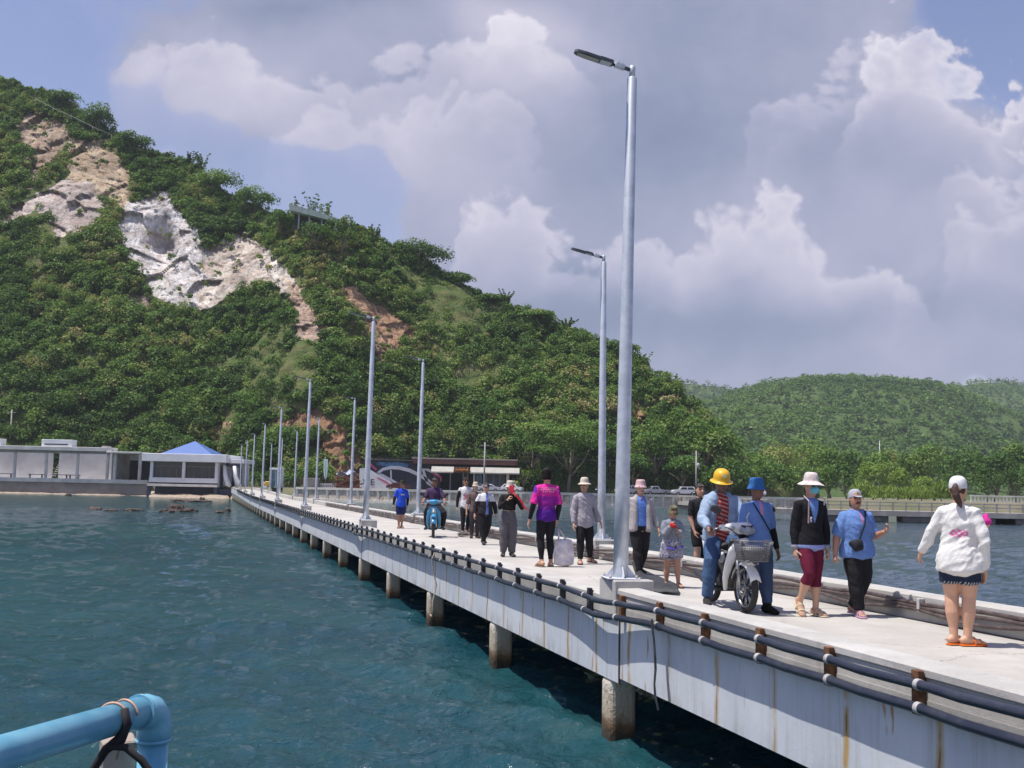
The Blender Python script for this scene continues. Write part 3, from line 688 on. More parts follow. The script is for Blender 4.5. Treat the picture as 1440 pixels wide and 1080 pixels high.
# ---------------------------------------------------------------- pier (local x = across, y = along towards the shore)
PO = Vector((1.30, 12.4, 0)); PANG = math.atan2(.2732, .962)
PM = Matrix.Translation(PO) @ Matrix.Rotation(PANG, 4, 'Z')
def pw(p, s, z=0.0): return PM @ Vector((p, s, z))
def elev(s): t = min(1, max(0, (s - 85) / 95)); return .45 * t * t * (3 - 2 * t)
DECK = 1.33; S0, S1 = -26.0, 186.0
pier = empty('pier', PO, PANG, 'long narrow concrete pier with painted side and pile legs running to the shore', 'pier')
STN = [S0 + i * 2.0 for i in range(int((S1 - S0) / 2) + 1)]
def strip(prof, name, mat, closed=True, s0=S0, s1=S1, step=2.0, jit=0.0):
    """profile (x,z) swept along the pier"""
    st = np.linspace(s0, s1, int(round((s1 - s0) / step)) + 1)
    mb = MB(); R_ = []
    for s in st:
        e = elev(s)
        R_.append([mb.bm.verts.new((x + (mnoise.noise((s * .7, x * 9, z * 9)) * jit), s, z + e + (mnoise.noise((s * .9 + 5, x * 5, z * 7)) * jit))) for x, z in prof])
    n = len(prof)
    for a in range(len(R_) - 1):
        for k in range(n if closed else n - 1):
            mb.bm.faces.new((R_[a][k], R_[a][(k + 1) % n], R_[a + 1][(k + 1) % n], R_[a + 1][k]))
    if closed: mb.bm.faces.new(R_[0]); mb.bm.faces.new(R_[-1][::-1])
    return mb.build(name, mat, pier)
def concrete(name, c1, c2, c3, stain=.5, bmp=.35):
    m, N, p, o = newmat(name)
    tc = N.new('ShaderNodeTexCoord').outputs['Object']
    f = N.noise(tc, 1.1, 6, .68); g = N.noise(tc, 14, 5, .7); h = N.noise(tc, 60, 3, .6)
    c = N.mix(N.rng(f, .36, .64), c1, c2)
    x, y, z = N.sep(tc)
    st = N.noise(N.comb(N.m('MULTIPLY', x, 4), N.m('MULTIPLY', y, 5), N.m('MULTIPLY', z, .7)), 1.3, 5, .65)
    c = N.mix(N.rng(st, .56, .78, 0, stain), c, c3)
    c = N.mix(N.rng(g, .6, .78, 0, .35), c, tuple(q * .55 for q in c3))
    c = N.mix(N.rng(h, .5, .8, 0, .18), c, (.08, .07, .065))
    N.l.new(c, p.inputs['Base Color']); p.inputs['Roughness'].default_value = .88; p.inputs['Specular IOR Level'].default_value = .3
    bump(N, p, N.m('ADD', g, N.m('MULTIPLY', h, .5)), bmp, .012); return m
def deck_mat():
    m, N, p, o = newmat('deck_concrete')
    tc = N.new('ShaderNodeTexCoord').outputs['Object']; x, y, z = N.sep(tc)
    f = N.noise(tc, .55, 6, .7); g = N.noise(tc, 7, 5, .7); h = N.noise(tc, 55, 3, .6)
    c = N.mix(N.rng(f, .35, .65), (.50, .475, .44), (.40, .38, .35))
    c = N.mix(N.rng(g, .58, .75, 0, .3), c, (.28, .27, .26))
    tr = N.noise(N.comb(N.m('MULTIPLY', x, 2.2), N.m('MULTIPLY', y, .12), 0), 2.0, 5, .7)
    c = N.mix(N.rng(tr, .55, .72, 0, .4), c, (.33, .315, .30))
    # slab joints every 5.1 m
    j = N.m('ABSOLUTE', N.m('SUBTRACT', N.m('FRACT', N.m('ADD', N.m('DIVIDE', y, 5.1), .43)), .5))
    c = N.mix(N.rng(j, .0, .006, .75, 0), c, (.12, .115, .11))
    vc = N.new('ShaderNodeTexVoronoi', feature='DISTANCE_TO_EDGE'); vc.inputs['Scale'].default_value = .42
    cv_ = N.new('ShaderNodeVectorMath', operation='ADD'); N.l.new(tc, cv_.inputs[0]); N.l.new(N.comb(N.m('MULTIPLY', g, .35), N.m('MULTIPLY', f, 1.2), 0), cv_.inputs[1]); N.l.new(cv_.outputs[0], vc.inputs['Vector'])
    ck = N.m('MULTIPLY', N.rng(vc.outputs[0], 0, .006, 1, 0), N.rng(N.noise(tc, .3, 2), .5, .6))
    c = N.mix(N.m('MULTIPLY', ck, .65), c, (.16, .15, .14))
    pt = N.noise(tc, 2.6, 4, .6, .4); c = N.mix(N.rng(pt, .62, .70, 0, .30), c, (.30, .28, .26)); c = N.mix(N.rng(pt, .33, .27, 0, .35), c, (.66, .64, .61))
    edge = N.m('ADD', N.rng(x, .13, .55, 1, 0), N.rng(x, 2.85, 3.3, 0, 1)); c = N.mix(N.m('MULTIPLY', edge, N.rng(N.noise(tc, 1.8, 5, .7), .38, .62, .1, .6)), c, (.30, .285, .26))
    c = N.mix(N.rng(h, .5, .8, 0, .2), c, (.1, .1, .1))
    N.l.new(c, p.inputs['Base Color']); p.inputs['Roughness'].default_value = .9; p.inputs['Specular IOR Level'].default_value = .25
    bump(N, p, N.m('ADD', g, N.m('MULTIPLY', h, .6)), .3, .01); return m
def girder_mat():
    m, N, p, o = newmat('painted_girder')
    tc = N.new('ShaderNodeTexCoord').outputs['Object']; x, y, z = N.sep(tc)
    one = N.comb(0, y, 0)
    f = N.noise(tc, 2.2, 6, .65); g = N.noise(tc, 25, 4, .65)
    c = N.mix(N.rng(N.noise(tc, .8, 4), .4, .6), (.60, .62, .655), (.53, .56, .605))
    c = N.mix(N.rng(f, .4, .65, 0, .30), c, N.mix(1.0, c, (.80, .80, .80), 'MULTIPLY'))
    # vertical weather streaks and rust
    v = N.noise(N.comb(0, N.m('MULTIPLY', y, 9), N.m('MULTIPLY', z, .5)), 1.0, 5, .7)
    c = N.mix(N.rng(v, .50, .72, 0, .5), c, (.34, .33, .31))
    fr = N.m('ABSOLUTE', N.m('SUBTRACT', N.m('FRACT', N.m('ADD', N.m('DIVIDE', y, 1.02), N.m('MULTIPLY', N.noise(N.comb(0, N.m('MULTIPLY', y, .6), N.m('MULTIPLY', z, 1.4)), 1.0, 2), .16))), .5))
    amt = N.rng(N.noise(N.comb(0, N.m('FLOOR', N.m('DIVIDE', y, 1.02)), 0), 3.7, 0), .30, .62, .45, 1.0)
    fall = N.rng(N.noise(N.comb(0, N.m('MULTIPLY', y, 3), N.m('MULTIPLY', z, 2.2)), 1.3, 3), .25, .50)
    rs = N.m('MULTIPLY', N.m('MULTIPLY', N.rng(fr, .012, .058, 1, 0), amt), fall)
    c = N.mix(N.m('MULTIPLY', rs, .95), c, (.44, .28, .095))
    core = N.m('MULTIPLY', N.m('MULTIPLY', N.rng(fr, .004, .014, 1, 0), amt), N.rng(N.noise(N.comb(3, y, N.m('MULTIPLY', z, 3)), 1.1, 3), .42, .6))
    c = N.mix(N.m('MULTIPLY', core, .8), c, (.085, .055, .035))
    v2 = N.noise(N.comb(7, N.m('MULTIPLY', y, 3.1), N.m('MULTIPLY', z, .6)), 2.0, 3, .6)
    c = N.mix(N.rng(v2, .63, .70, 0, .9), c, (.38, .19, .055))
    lowst = N.m('MULTIPLY', N.rng(z, .60, .86, 1, 0), N.rng(N.noise(N.comb(1, N.m('MULTIPLY', y, 2.2), N.m('MULTIPLY', z, 1.5)), 1.4, 5, .7), .45, .62))
    c = N.mix(N.m('MULTIPLY', lowst, .5), c, (.30, .29, .26))
    N.l.new(c, p.inputs['Base Color']); p.inputs['Roughness'].default_value = .62
    bump(N, p, N.m('ADD', f, N.m('MULTIPLY', g, .4)), .25, .015); return m
CONC = concrete('raw_concrete', (.43, .41, .385), (.33, .315, .30), (.20, .19, .18))
CONC2 = concrete('kerb_concrete', (.50, .485, .46), (.40, .385, .365), (.25, .24, .225))
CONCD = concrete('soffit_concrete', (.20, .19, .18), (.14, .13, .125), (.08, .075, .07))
strip([(-.10, DECK - .22), (3.66, DECK - .22), (3.66, DECK), (-.10, DECK)], 'deck', deck_mat())
# left kerb: raised a little more on the near span
def kerb(zt, s0, s1):
    return strip([(-.13, DECK + .004), (-.13, zt - .075), (-.145, zt - .06), (-.145, zt - .018), (-.125, zt), (.115, zt), (.135, zt - .02), (.135, DECK + .004)], 'kerb', CONC2, s0=s0, s1=s1, step=.5, jit=.006)
kerb(1.65, S0, -.02); kerb(1.545, .02, S1)
strip([(3.30, DECK + .004), (3.30, 1.60), (3.325, 1.625), (3.575, 1.625), (3.60, 1.60), (3.60, DECK + .004)], 'kerb', CONC2, step=.5, jit=.008)
strip([(-.125, 1.33), (-.125, DECK), (-.104, DECK), (-.104, 1.33)], 'fascia', CONC) if False else None
# painted edge girders and the raw band above them
GIRD = girder_mat()
strip([(-.128, .67), (-.128, 1.335), (.22, 1.335 - .23), (.22, .67)], 'girder', GIRD, s0=S0, s1=-.31)
strip([(-.128, .61), (-.128, 1.335), (.22, 1.335 - .23), (.22, .61)], 'girder', GIRD, s0=-.29, s1=S1, step=1.0)
strip([(3.34, .60), (3.34, 1.1), (3.63, 1.1), (3.63, .60)], 'girder', CONC, step=2.0)
strip([(-.136, 1.338), (-.136, 1.44), (-.131, 1.44), (-.131, 1.338)], 'kerb_band', CONC, step=1.0)
mpile, N, p, o = newmat('pile_concrete')
tc = N.new('ShaderNodeTexCoord').outputs['Object']; x, y, z = N.sep(tc)
f = N.noise(tc, 3, 6, .7); zz = N.m('ADD', z, N.m('MULTIPLY', N.m('SUBTRACT', f, .5), .28))
c = N.ramp(N.rng(zz, -.2, .75, 0, 1, False), [(0, (.02, .02, .016)), (.22, (.045, .035, .022)), (.32, (.16, .095, .045)), (.42, (.42, .35, .25)), (.75, (.62, .56, .46)), (1, (.60, .55, .48))])
c = N.mix(N.rng(N.noise(tc, 9, 4, .7), .55, .7, 0, .7), c, (.22, .12, .06)); N.l.new(c, p.inputs['Base Color']); p.inputs['Roughness'].default_value = .9; bump(N, p, N.noise(tc, 18, 4, .7), .8, .04)
PILES = [-20.4 + 5.1 * k + .12 for k in range(40)]
for k, s in enumerate(PILES):
    e = elev(s)
    for px_ in (.02, 3.30):
        if px_ > 1 and s > 60: continue
        MB().box(-.16, .16, -.16, .16, -1.6, (.665 if s < -.3 else .606) + e, .06, seg=3).build('pile', mpile, pier, (px_ + .012, s, 0))
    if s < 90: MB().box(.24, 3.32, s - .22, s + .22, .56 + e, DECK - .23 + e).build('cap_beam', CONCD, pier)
# pedestals carrying the light poles
LEFTP = [0 + 20.35 * k for k in range(9)]; RIGHTP = [9.75 + 20.3 * k for k in range(-1, 9)]
for s in LEFTP:
    MB().box(-.172, .30, s - .25, s + .25, DECK + .01 + elev(s), 1.735 + elev(s), .012).build('pedestal', CONC2, pier)
for s in RIGHTP:
    MB().box(3.215, 3.70, s - .25, s + .25, DECK + .01 + elev(s), 1.715 + elev(s), .012).build('pedestal', CONC2, pier)
# expansion joints at the pedestals
jm = pm('joint_dark', (.05, .045, .04), (.12, .08, .05), 8, .9)
for s in LEFTP: MB().box(-.140, -.126, s - .315, s - .285, .605 + elev(s), 1.30 + elev(s)).build('joint', jm, pier)

# ---------------------------------------------------------------- the two black pipes on the pier side
PIPE = pm('black_pipe', (.016, .020, .038), (.030, .034, .052), 6, .38, bmp=.06, bscale=30)
RUST = pm('rusty_iron', (.25, .11, .045), (.10, .045, .022), 18, .85, bmp=.6, bscale=60)
DARKIRON = pm('tarred_iron', (.022, .024, .034), (.05, .045, .05), 12, .6, bmp=.3)
CLAMP = pm('clamp_plastic', (.50, .49, .48), (.34, .33, .32), 20, .6)
pr = empty('pipe_rail', PO, PANG, 'two black pipes on iron brackets along the left side of the pier', 'pipe rail')
BR = [(-19.9 + 1.02 * k) for k in range(170)]
BR = [s for s in BR if min(abs(s - q) for q in LEFTP) > .42 and s < 150]
def pipez(s, k):
    t = min(1, max(0, (s + 1.2) / 2.0))
    z = (1.555, 1.405)[k] * (1 - t) + (1.515, 1.345)[k] * t
    # the pipes dip and swing out round each pedestal
    d = min((s - q) for q in LEFTP if True) if False else min(LEFTP, key=lambda q: abs(s - q)); a = math.exp(-((s - d) / .8) ** 2)
    sag = .012 * math.sin((s + 19.9) / 1.02 * math.pi) ** 2
    return -.235 - .06 * a, z + elev(s) - sag - .03 * a + .012 * mnoise.noise((s * .5, k, 0))
for k in (0, 1):
    pts = []
    for s in np.arange(-21, 150, .34 if True else .5):
        x, z = pipez(s, k); pts.append((x, s, z))
    MB().tube(pts, (.031 if k == 0 else .034), 14).build('pipe', PIPE, pr)
def bracket_mb(mb, s, rusty):
    z1 = pipez(s, 0)[1]; z0 = pipez(s, 1)[1]
    mb.box(-.197, -.150, s + .03, s + .105, z0 - .06, z1 + .075, .004)
    mb.box(-.150, -.128, s + .045, s + .09, z0 - .04, z1 + .05, .003)
def clamp_mb(mb, s, k):
    x, z = pipez(s, k); rr = (.0365, .0395)[k]
    return mb.tube([(x, s + q, z) for q in (-.044, -.043, -.029, -.028, -.021, -.020, -.006, -.005)], [rr * .9, rr, rr, rr * .90, rr * .90, rr, rr, rr * .9], 14)
near = BR[:46]; mid = BR[46:92]; rest = BR[92:]
for s in near:
    mb = MB(); bracket_mb(mb, s, True); mb.build('bracket', RUST if s < -.5 else DARKIRON, pr)
    for k in (0, 1): clamp_mb(MB(), s, k).build('clamp', CLAMP, pr)
for s in mid:
    mb = MB(); bracket_mb(mb, s, False); mb.build('bracket', DARKIRON, pr)
mb = MB()
for s in rest: bracket_mb(mb, s, False)
tag(mb.build('far_brackets', DARKIRON, pr), kind='stuff')
# worn tape hanging from the pipe, stray rope further along
TAPE = pm('black_tape', (.018, .018, .022), (.035, .033, .035), 9, .7, bmp=.3)
def ribbon(name, pts, wd, mat, label, cat, thick=.004):
    mb = MB(); A = []
    for i, q in enumerate(pts):
        q = Vector(q); ww = wd * (1 + .35 * mnoise.noise((i * .9, 3, 1)))
        A.append((q, ww))
    rows = [[q + Vector((0, -w_ / 2, 0)), q + Vector((-thick, 0, 0)), q + Vector((0, w_ / 2, 0)), q + Vector((thick, 0, 0)), q + Vector((0, -w_ / 2, 0))] for q, w_ in A]
    mb.grid([[PM @ v for v in r] for r in rows], False)
    return tag(mb.build(name, mat), label, cat)
x, z = pipez(-1.55, 1)
ribbon('tape_strip', [(x - .05, -1.55, z + .06), (x - .055, -1.57, z - .02), (x - .04, -1.58, z - .14), (x - .05, -1.63, z - .28), (x - .03, -1.60, z - .42), (x - .05, -1.62, z - .56), (x - .04, -1.62, z - .68), (x - .03, -1.67, z - .80)], .06, TAPE, 'torn black strip hanging from the lower pipe right of the nearest pole', 'tape')
ROPEM = pm('old_rope', (.52, .48, .40), (.34, .30, .24), 30, .95, bmp=.5, bscale=90)
x, z = pipez(9.2, 1)
tag(MB().tube([PM @ Vector(q) for q in [(x, 9.2, z + .16), (x - .06, 9.2, z), (x - .02, 9.24, z - .25), (x + .04, 9.16, z - .5), (x - .02, 9.2, z - .8), (x - .05, 9.05, z - 1.02), (x - .02, 9.25, z - 1.12), (x, 9.5, z - 1.1)]], .014, 6).build('rope', ROPEM), 'frayed pale rope dangling from the pipes to the water', 'rope')

# brown hoses along the right kerb
HOSE = pm('brown_hose', (.055, .032, .032), (.11, .085, .08), 9, .5)
hr = empty('hose_line', PO, PANG, 'sagging brown hoses clipped along the inner face of the right kerb', 'hose')
for k in range(3):
    pts = []
    for s in np.arange(-8, 62, .35):
        per = 2.1; t = ((s + .4 * k) % per) / per; sag = (.05 + .07 * (k == 2)) * (math.sin(t * math.pi) ** 2) * (.5 + .7 * abs(mnoise.noise((math.floor(s / per) * 3.1, k, 2))))
        d = min(RIGHTP, key=lambda q: abs(s - q)); a = math.exp(-((s - d) / .5) ** 4)
        pts.append((3.255 - .09 * a - .012 * k, s, DECK + (.225, .175, .14)[k] - sag + .02 * mnoise.noise((s * .8, k, 4))))
    MB().tube(pts, (.024, .021, .02)[k], 8).build('hose', HOSE, hr)
for s in np.arange(-7.3, 40, 2.1):
    MB().box(3.215, 3.297, s - .022, s + .022, DECK + .11, DECK + .26, .006).build('clip', CLAMP, hr)
# coils and cables lying on the deck by the right kerb
for i, (p_, s, r_, lb) in enumerate([(2.85, 18.9, .42, 'coiled grey hose on the deck behind the shopper in white tank top'), (2.95, 9.9, .30, 'tangle of grey cable on the deck beside the second light pole')]):
    pts = []; 
    for a in np.linspace(0, 6.28 * 4, 90): pts.append(pw(p_ + math.cos(a) * r_ * .75 * (1 + .15 * math.sin(a * 2.3 + i)), s + math.sin(a) * r_ * 1.3 * (1 + .12 * math.cos(a * 1.7)), DECK + .035 + .010 * a / 6.28 * 1.8 + .015 * math.sin(a * 3.1)))
    tag(MB().tube(pts, .022, 6).build('hose_coil', pm('grey_hose', (.20, .18, .17), (.09, .08, .08), 9, .6)), lb, 'hose')
# dark rubber sheet with one rolled edge, lying on the deck
mb = MB(); rows = []
A0, A1, B0, B1 = (at(*q, z=DECK) for q in ((888, 795), (901, 833), (950, 822), (954, 838)))
for i in range(15):
    t = i / 14; r_ = []
    for j in range(9):
        q = j / 8; v = A0.lerp(A1, q).lerp(B0.lerp(B1, q), t)
        h = .02 + .10 * math.exp(-((q - .75) / .22) ** 2) * (.35 + .65 * t) + .10 * math.exp(-((t - .12) / .12) ** 2) * (1 - q) + .02 * mnoise.noise((t * 5, q * 4, 1))
        r_.append((v.x, v.y, DECK + h))
    rows.append(r_)
mb.grid(rows)
o = mb.build('rubber_sheet', pm('rubber', (.022, .023, .027), (.04, .04, .045), 5, .6, bmp=.2)); tag(o, 'black rubber sheet lying on the deck beside the nearest pedestal', 'rubber sheet')
sm = o.modifiers.new('thick', 'SOLIDIFY'); sm.thickness = .012

# ---------------------------------------------------------------- light poles
GALV = pm('galvanised_steel', (.60, .63, .68), (.46, .50, .56), 7, .42, metal=.35, bmp=.05, bscale=20)
GALVW = pm('white_painted_steel', (.66, .69, .75), (.58, .61, .67), 5, .5, metal=.1)
LAMPD = pm('lamp_casing', (.075, .085, .10), (.11, .12, .135), 9, .5, metal=.4)
LENS = pm('lamp_lens', (.16, .19, .18), (.22, .24, .23), 30, .25)
BOLT = pm('bolt_steel', (.30, .29, .29), None, 9, .5, metal=.6)
PH = 6.06
def pole_proto():
    root = empty('street_lamp')
    mb = MB(); mb.box(-.19, .19, -.19, .19, 0, .016, .004); mb.build('base_plate', GALVW, root)
    mb = MB()
    for k in range(4):
        a = k * math.pi / 2
        mb.prism([(.06, .016), (.175, .016), (.175, .035), (.07, .16), (.06, .16)], -.005, .005, 'y', Matrix.Rotation(a, 4, 'Z'))
    mb.build('gusset', GALVW, root)
    for sx in (-1, 1):
        for sy in (-1, 1):
            MB().lathe([(.016, .016), (.016, .034), (.010, .034), (.010, .055), (0.0, .056)], 8, Matrix.Translation((sx * .155, sy * .155, 0))).build('bolt', BOLT, root)
    MB().lathe([(.088, .016), (.084, 1.0), (.058, PH - .12), (.055, PH - .115), (.038, PH - .11)], 20).build('pole', GALV, root)
    MB().lathe([(.037, PH - .115), (.037, PH + .03), (.030, PH + .036), (0, PH + .037)], 16).build('spigot', GALV, root)
    # arm and lamp reach towards local -x, tilted up
    T = Matrix.Translation((0, 0, PH - .02)) @ Matrix.Rotation(R(14), 4, 'Y')
    MB().tube([T @ Vector((.0, 0, 0)), T @ Vector((-.26, 0, .0))], .024, 10).build('arm', LAMPD, root)
    mb = MB(); mb.box(-.22, -.10, -.032, .032, -.028, .034, .006, T); mb.box(-.20, -.17, -.02, .02, .034, .055, .003, T); mb.box(-.15, -.13, -.02, .02, .034, .055, .003, T); mb.build('clamp', GALV, root)
    out = [(-.25, -.055), (-.36, -.075), (-.60, -.075), (-.70, -.062), (-.735, -.03), (-.735, .03), (-.70, .062), (-.60, .075), (-.36, .075), (-.25, .055)]
    mb = MB(); mb.prism(out, -.018, .012, 'z', T); mb.box(-.42, -.25, -.05, .05, .012, .035, .008, T); h = mb.build('lamp_head', LAMPD, root)
    ln = MB(); ln.box(-.70, -.42, -.052, .052, -.026, -.019, .003, T); l = ln.build('lens', LENS, h)
    MB().box(-.405, -.27, -.058, .058, -.024, -.0185, .002, T).build('driver_cover', GALVW, h)
    return root
proto = pole_proto(); first = [True]
def put_pole(side, s, lean, lab):
    global proto
    o = proto if first[0] else copy_tree(proto); first[0] = False
    p_ = -.01 if side < 0 else 3.45
    o.location = pw(p_, s, (1.737 if side < 0 else 1.717) + elev(s))
    o.rotation_euler = (0, lean, PANG + (R(-8) if side < 0 else R(-8)))
    tag(o, lab, 'street lamp', 'street lamps along both sides of the pier')
ordl = ['nearest and tallest looking lamp post standing on the left kerb', 'lamp post on the left kerb beside the blue t-shirt man', 'third lamp post along the left kerb', 'fourth lamp post on the left kerb in front of the guard booth', 'fifth lamp post along the left kerb', 'sixth lamp post on the left kerb near the shore', 'seventh lamp post on the left kerb near the shore', 'eighth and farthest lamp post on the left kerb']
for k, s in enumerate(LEFTP[:8]): put_pole(-1, s, R(.75 if k == 0 else .35), ordl[k])
ordr = ['lamp post on the right kerb behind the white sun hat walker', 'lamp post on the right kerb behind the blue scooter', 'slender lamp post on the right kerb before the wood pile', 'lamp post on the right kerb before the block wall', 'fifth lamp post along the right kerb', 'sixth lamp post along the right kerb', 'seventh lamp post on the right kerb near the shore']
for k, s in enumerate(RIGHTP[1:8]): put_pole(1, s, R(-.25 if k == 0 else .3), ordr[k])

# ---------------------------------------------------------------- blue pipe railing close to us
BLUE = pm('blue_pvc', (.12, .38, .56), (.20, .46, .60), 9, .36, bmp=.05, bscale=30)
br = empty('pipe_railing', at(215, 1000, Y=2.55), 0, 'blue plastic pipe railing with an elbow corner close to the camera', 'railing')
E = at(214, 996, Y=2.55); A_ = at(-60, 1078, Y=1.95)
def lc(v): return Vector(v) - br.location
dirA = (A_ - E).normalized(); r0 = .034
arc = [E + dirA * .055, E + dirA * .03 + Vector((0, 0, -.001)), E + dirA * .008 + Vector((0, 0, -.007)), E + dirA * -.008 + Vector((0, 0, -.022)), E + dirA * -.012 + Vector((0, 0, -.045)), E + dirA * -.012 + Vector((0, 0, -.075))]
MB().tube([lc(E + dirA * .05), lc(E + dirA * 1.6)], r0, 20).build('top_pipe', BLUE, br)
MB().tube([lc(q) for q in arc], [r0 * 1.13] * 6, 20).build('elbow', BLUE, br)
MB().tube([lc(E + dirA * -.012 + Vector((0, 0, -.06))), lc(E + dirA * -.012 + Vector((0, 0, -1.6)))], r0, 20).build('upright', BLUE, br)
MB().tube([lc(E + dirA * .048), lc(E + dirA * .056)], r0 * 1.19, 20).build('collar', BLUE, br)
MB().tube([lc(E + dirA * -.012 + Vector((0, 0, -.070))), lc(E + dirA * -.012 + Vector((0, 0, -.078)))], r0 * 1.19, 20).build('collar', BLUE, br)
MB().tube([lc(E + dirA * .127), lc(E + dirA * .1285)], r0 * 1.012, 20).build('seam', pm('pipe_glue', (.25, .30, .30)), br)
Wd = pm('weathered_wood', (.36, .30, .26), (.24, .19, .16), 3, .85, bmp=.5, bscale=40)
q = at(166, 1066, Y=2.60)
tag(MB().box(-.040, .036, -.050, .045, -1.7, .048, .004, Matrix.Translation(q) @ Matrix.Rotation(R(24), 4, 'Z')).build('wooden_post', Wd), 'weathered wooden post under the blue railing', 'post')
WIRE = pm('copper_wire', (.60, .36, .25), (.45, .26, .2), 20, .5)
CORD = pm('black_cord', (.015, .013, .016), None, 9, .8)
def ring_at(d, r_, tilt, ph0, ph1, n=22):
    c = E + dirA * d; sd = dirA.cross(Vector((0, 0, 1))).normalized(); up = sd.cross(dirA).normalized()
    return [c + (sd * math.cos(a) + up * math.sin(a)) * r_ + dirA * (tilt * math.sin(a * .5 + .3)) for a in np.linspace(ph0, ph1, n)]
tag(MB().tube(ring_at(.165, r0 * 1.08, -.012, R(-60), R(215)) + [E + dirA * .150 + Vector((.01, .0, -.085))], .0028, 6).build('wire_tie', WIRE), 'orange wire wrapped round the blue pipe left of its seam', 'wire')
tag(MB().tube(ring_at(.085, r0 * 1.08, .03, R(-40), R(170)), .0026, 6).build('wire_tie', WIRE), 'short orange wire end over the blue pipe beside the elbow', 'wire')
c0 = E + dirA * .158
tag(MB().tube([c0 + Vector((.030, -.01, .028)), c0 + Vector((.036, -.01, -.005)), c0 + Vector((.026, -.012, -.036)), c0 + Vector((-.005, -.014, -.06)), c0 + Vector((-.035, -.01, -.11)), c0 + Vector((-.05, -.01, -.17))], [.009, .012, .013, .010, .009, .009], 8).build('cord', CORD), 'black cord hanging left from the blue pipe', 'cord')
tag(MB().tube([c0 + Vector((.004, -.02, -.05)), c0 + Vector((.04, -.02, -.052)), c0 + Vector((.075, -.015, -.08)), c0 + Vector((.12, -.01, -.14)), c0 + Vector((.16, -.01, -.22))], .0085, 8).build('cord', CORD), 'black cord slanting right across the wooden post', 'cord')
k0 = E + dirA * .062
tag(MB().tube([k0 + Vector((-.01, -.034, .012)), k0 + Vector((-.012, -.038, -.012)), k0 + Vector((-.017, -.036, -.024)), k0 + Vector((-.02, -.034, -.04)), k0 + Vector((-.032, -.03, -.06))], [.005, .008, .006, .009, .005], 7).build('cord_knot', pm('knot_cord', (.06, .03, .025), (.12, .07, .05), 40, .9)), 'knotted brown string on the blue pipe beside the elbow', 'string')
# ---------------------------------------------------------------- shore buildings
def zz(px, py, Y): return at(px, py, Y=Y).z
def pbox(mb, px0, px1, py0, py1, Y0, Y1, bev=0.0):
    m = (px0 + px1) / 2
    return mb.box(gx(px0, Y0), gx(px1, Y0), Y0, Y1, zz(m, py1, Y0), zz(m, py0, Y0), bev)
WCON = pm('weathered_concrete', (.40, .38, .37), (.29, .28, .275), .5, .9, bmp=.3, bscale=4)
WCON2 = pm('pale_concrete', (.68, .66, .63), (.54, .52, .50), .6, .9, bmp=.2, bscale=4)
WHITE = pm('white_render', (.84, .84, .85), (.74, .74, .76), .5, .8)
DARK = pm('interior_shade', (.018, .020, .026), (.03, .03, .036), .8, .8)  # near-black colour that puts the shade of interiors into a surface
NAVY = pm('navy_steel_and_shade', (.03, .045, .085), (.05, .06, .09), 1, .6)
STONE, N, p, o = newmat('rubble_stone')
tc = N.new('ShaderNodeTexCoord').outputs['Object']
v = N.new('ShaderNodeTexVoronoi'); v.inputs['Scale'].default_value = 1.5; N.l.new(tc, v.inputs['Vector'])
v2 = N.new('ShaderNodeTexVoronoi', feature='DISTANCE_TO_EDGE'); v2.inputs['Scale'].default_value = 1.5; N.l.new(tc, v2.inputs['Vector'])
hx = N.sep(v.outputs['Color'])[0]
c = N.ramp(hx, [(0, (.33, .24, .18)), (.4, (.48, .41, .33)), (.7, (.58, .53, .46)), (1, (.42, .33, .26))])
c = N.mix(N.rng(v2.outputs[0], 0, .07, 1, 0), c, (.60, .57, .52)); N.l.new(c, p.inputs['Base Color']); p.inputs['Roughness'].default_value = .9; bump(N, p, v2.outputs[0], .6, .1)
COURSED = pm('coursed_block', (.30, .27, .25), (.22, .195, .18), .35, .9, bmp=.5, bscale=2)
Y0 = 205.0
rw = MB(); rw.box(gx(-420, Y0), gx(217, Y0), Y0, Y0 + 2.5, -.6, zz(110, 677.6, Y0)); o = rw.build('retaining_wall', COURSED)
tag(o, 'long grey brown block retaining wall above the narrow beach', 'wall')
FZ = zz(110, 676.5, Y0) + .45
pv = empty('open_pavilion', (gx(80, Y0), Y0, 0), 0, 'long flat-roofed grey concrete pavilion with an open column front', 'building')
def P(mb, name, mat): 
    o = mb.build(name, mat, pv); o.matrix_parent_inverse = Matrix.Translation(-pv.location); return o
ZR = zz(100, 628.5, Y0)
def PX(px): return gx(px, Y0)
mb = MB(); mb.box(PX(-420), PX(216), Y0 - .3, Y0 + 13, FZ - .75, FZ); P(mb, 'floor_slab', WCON2)
mb = MB(); mb.box(PX(-420), PX(166), Y0 - .9, Y0 + 2.2, ZR - .75, ZR, .05); P(mb, 'roof_slab', WCON2)
mb = MB(); mb.box(PX(160), PX(207), Y0 - 1.4, Y0 + 12, ZR - 1.05, ZR - .72, .05); P(mb, 'porch_roof', WCON2)
mb = MB(); mb.box(PX(-420), PX(160), Y0 + .1, Y0 + .6, ZR - 1.25, ZR - .77); P(mb, 'front_beam', WCON)
for px in (-148, -104, -60, -16, 28, 72, 116, 158):
    mb = MB(); mb.box(PX(px) - .22, PX(px) + .22, Y0 + .12, Y0 + .58, FZ + .003, ZR - 1.253 if px < 150 else ZR - 1.253, .02); P(mb, 'column', WCON2)
for px in (169, 204):
    mb = MB(); mb.box(PX(px) - .25, PX(px) + .25, Y0 - .15, Y0 + .4, FZ + .003, ZR - 1.053, .02); P(mb, 'column', WCON2)
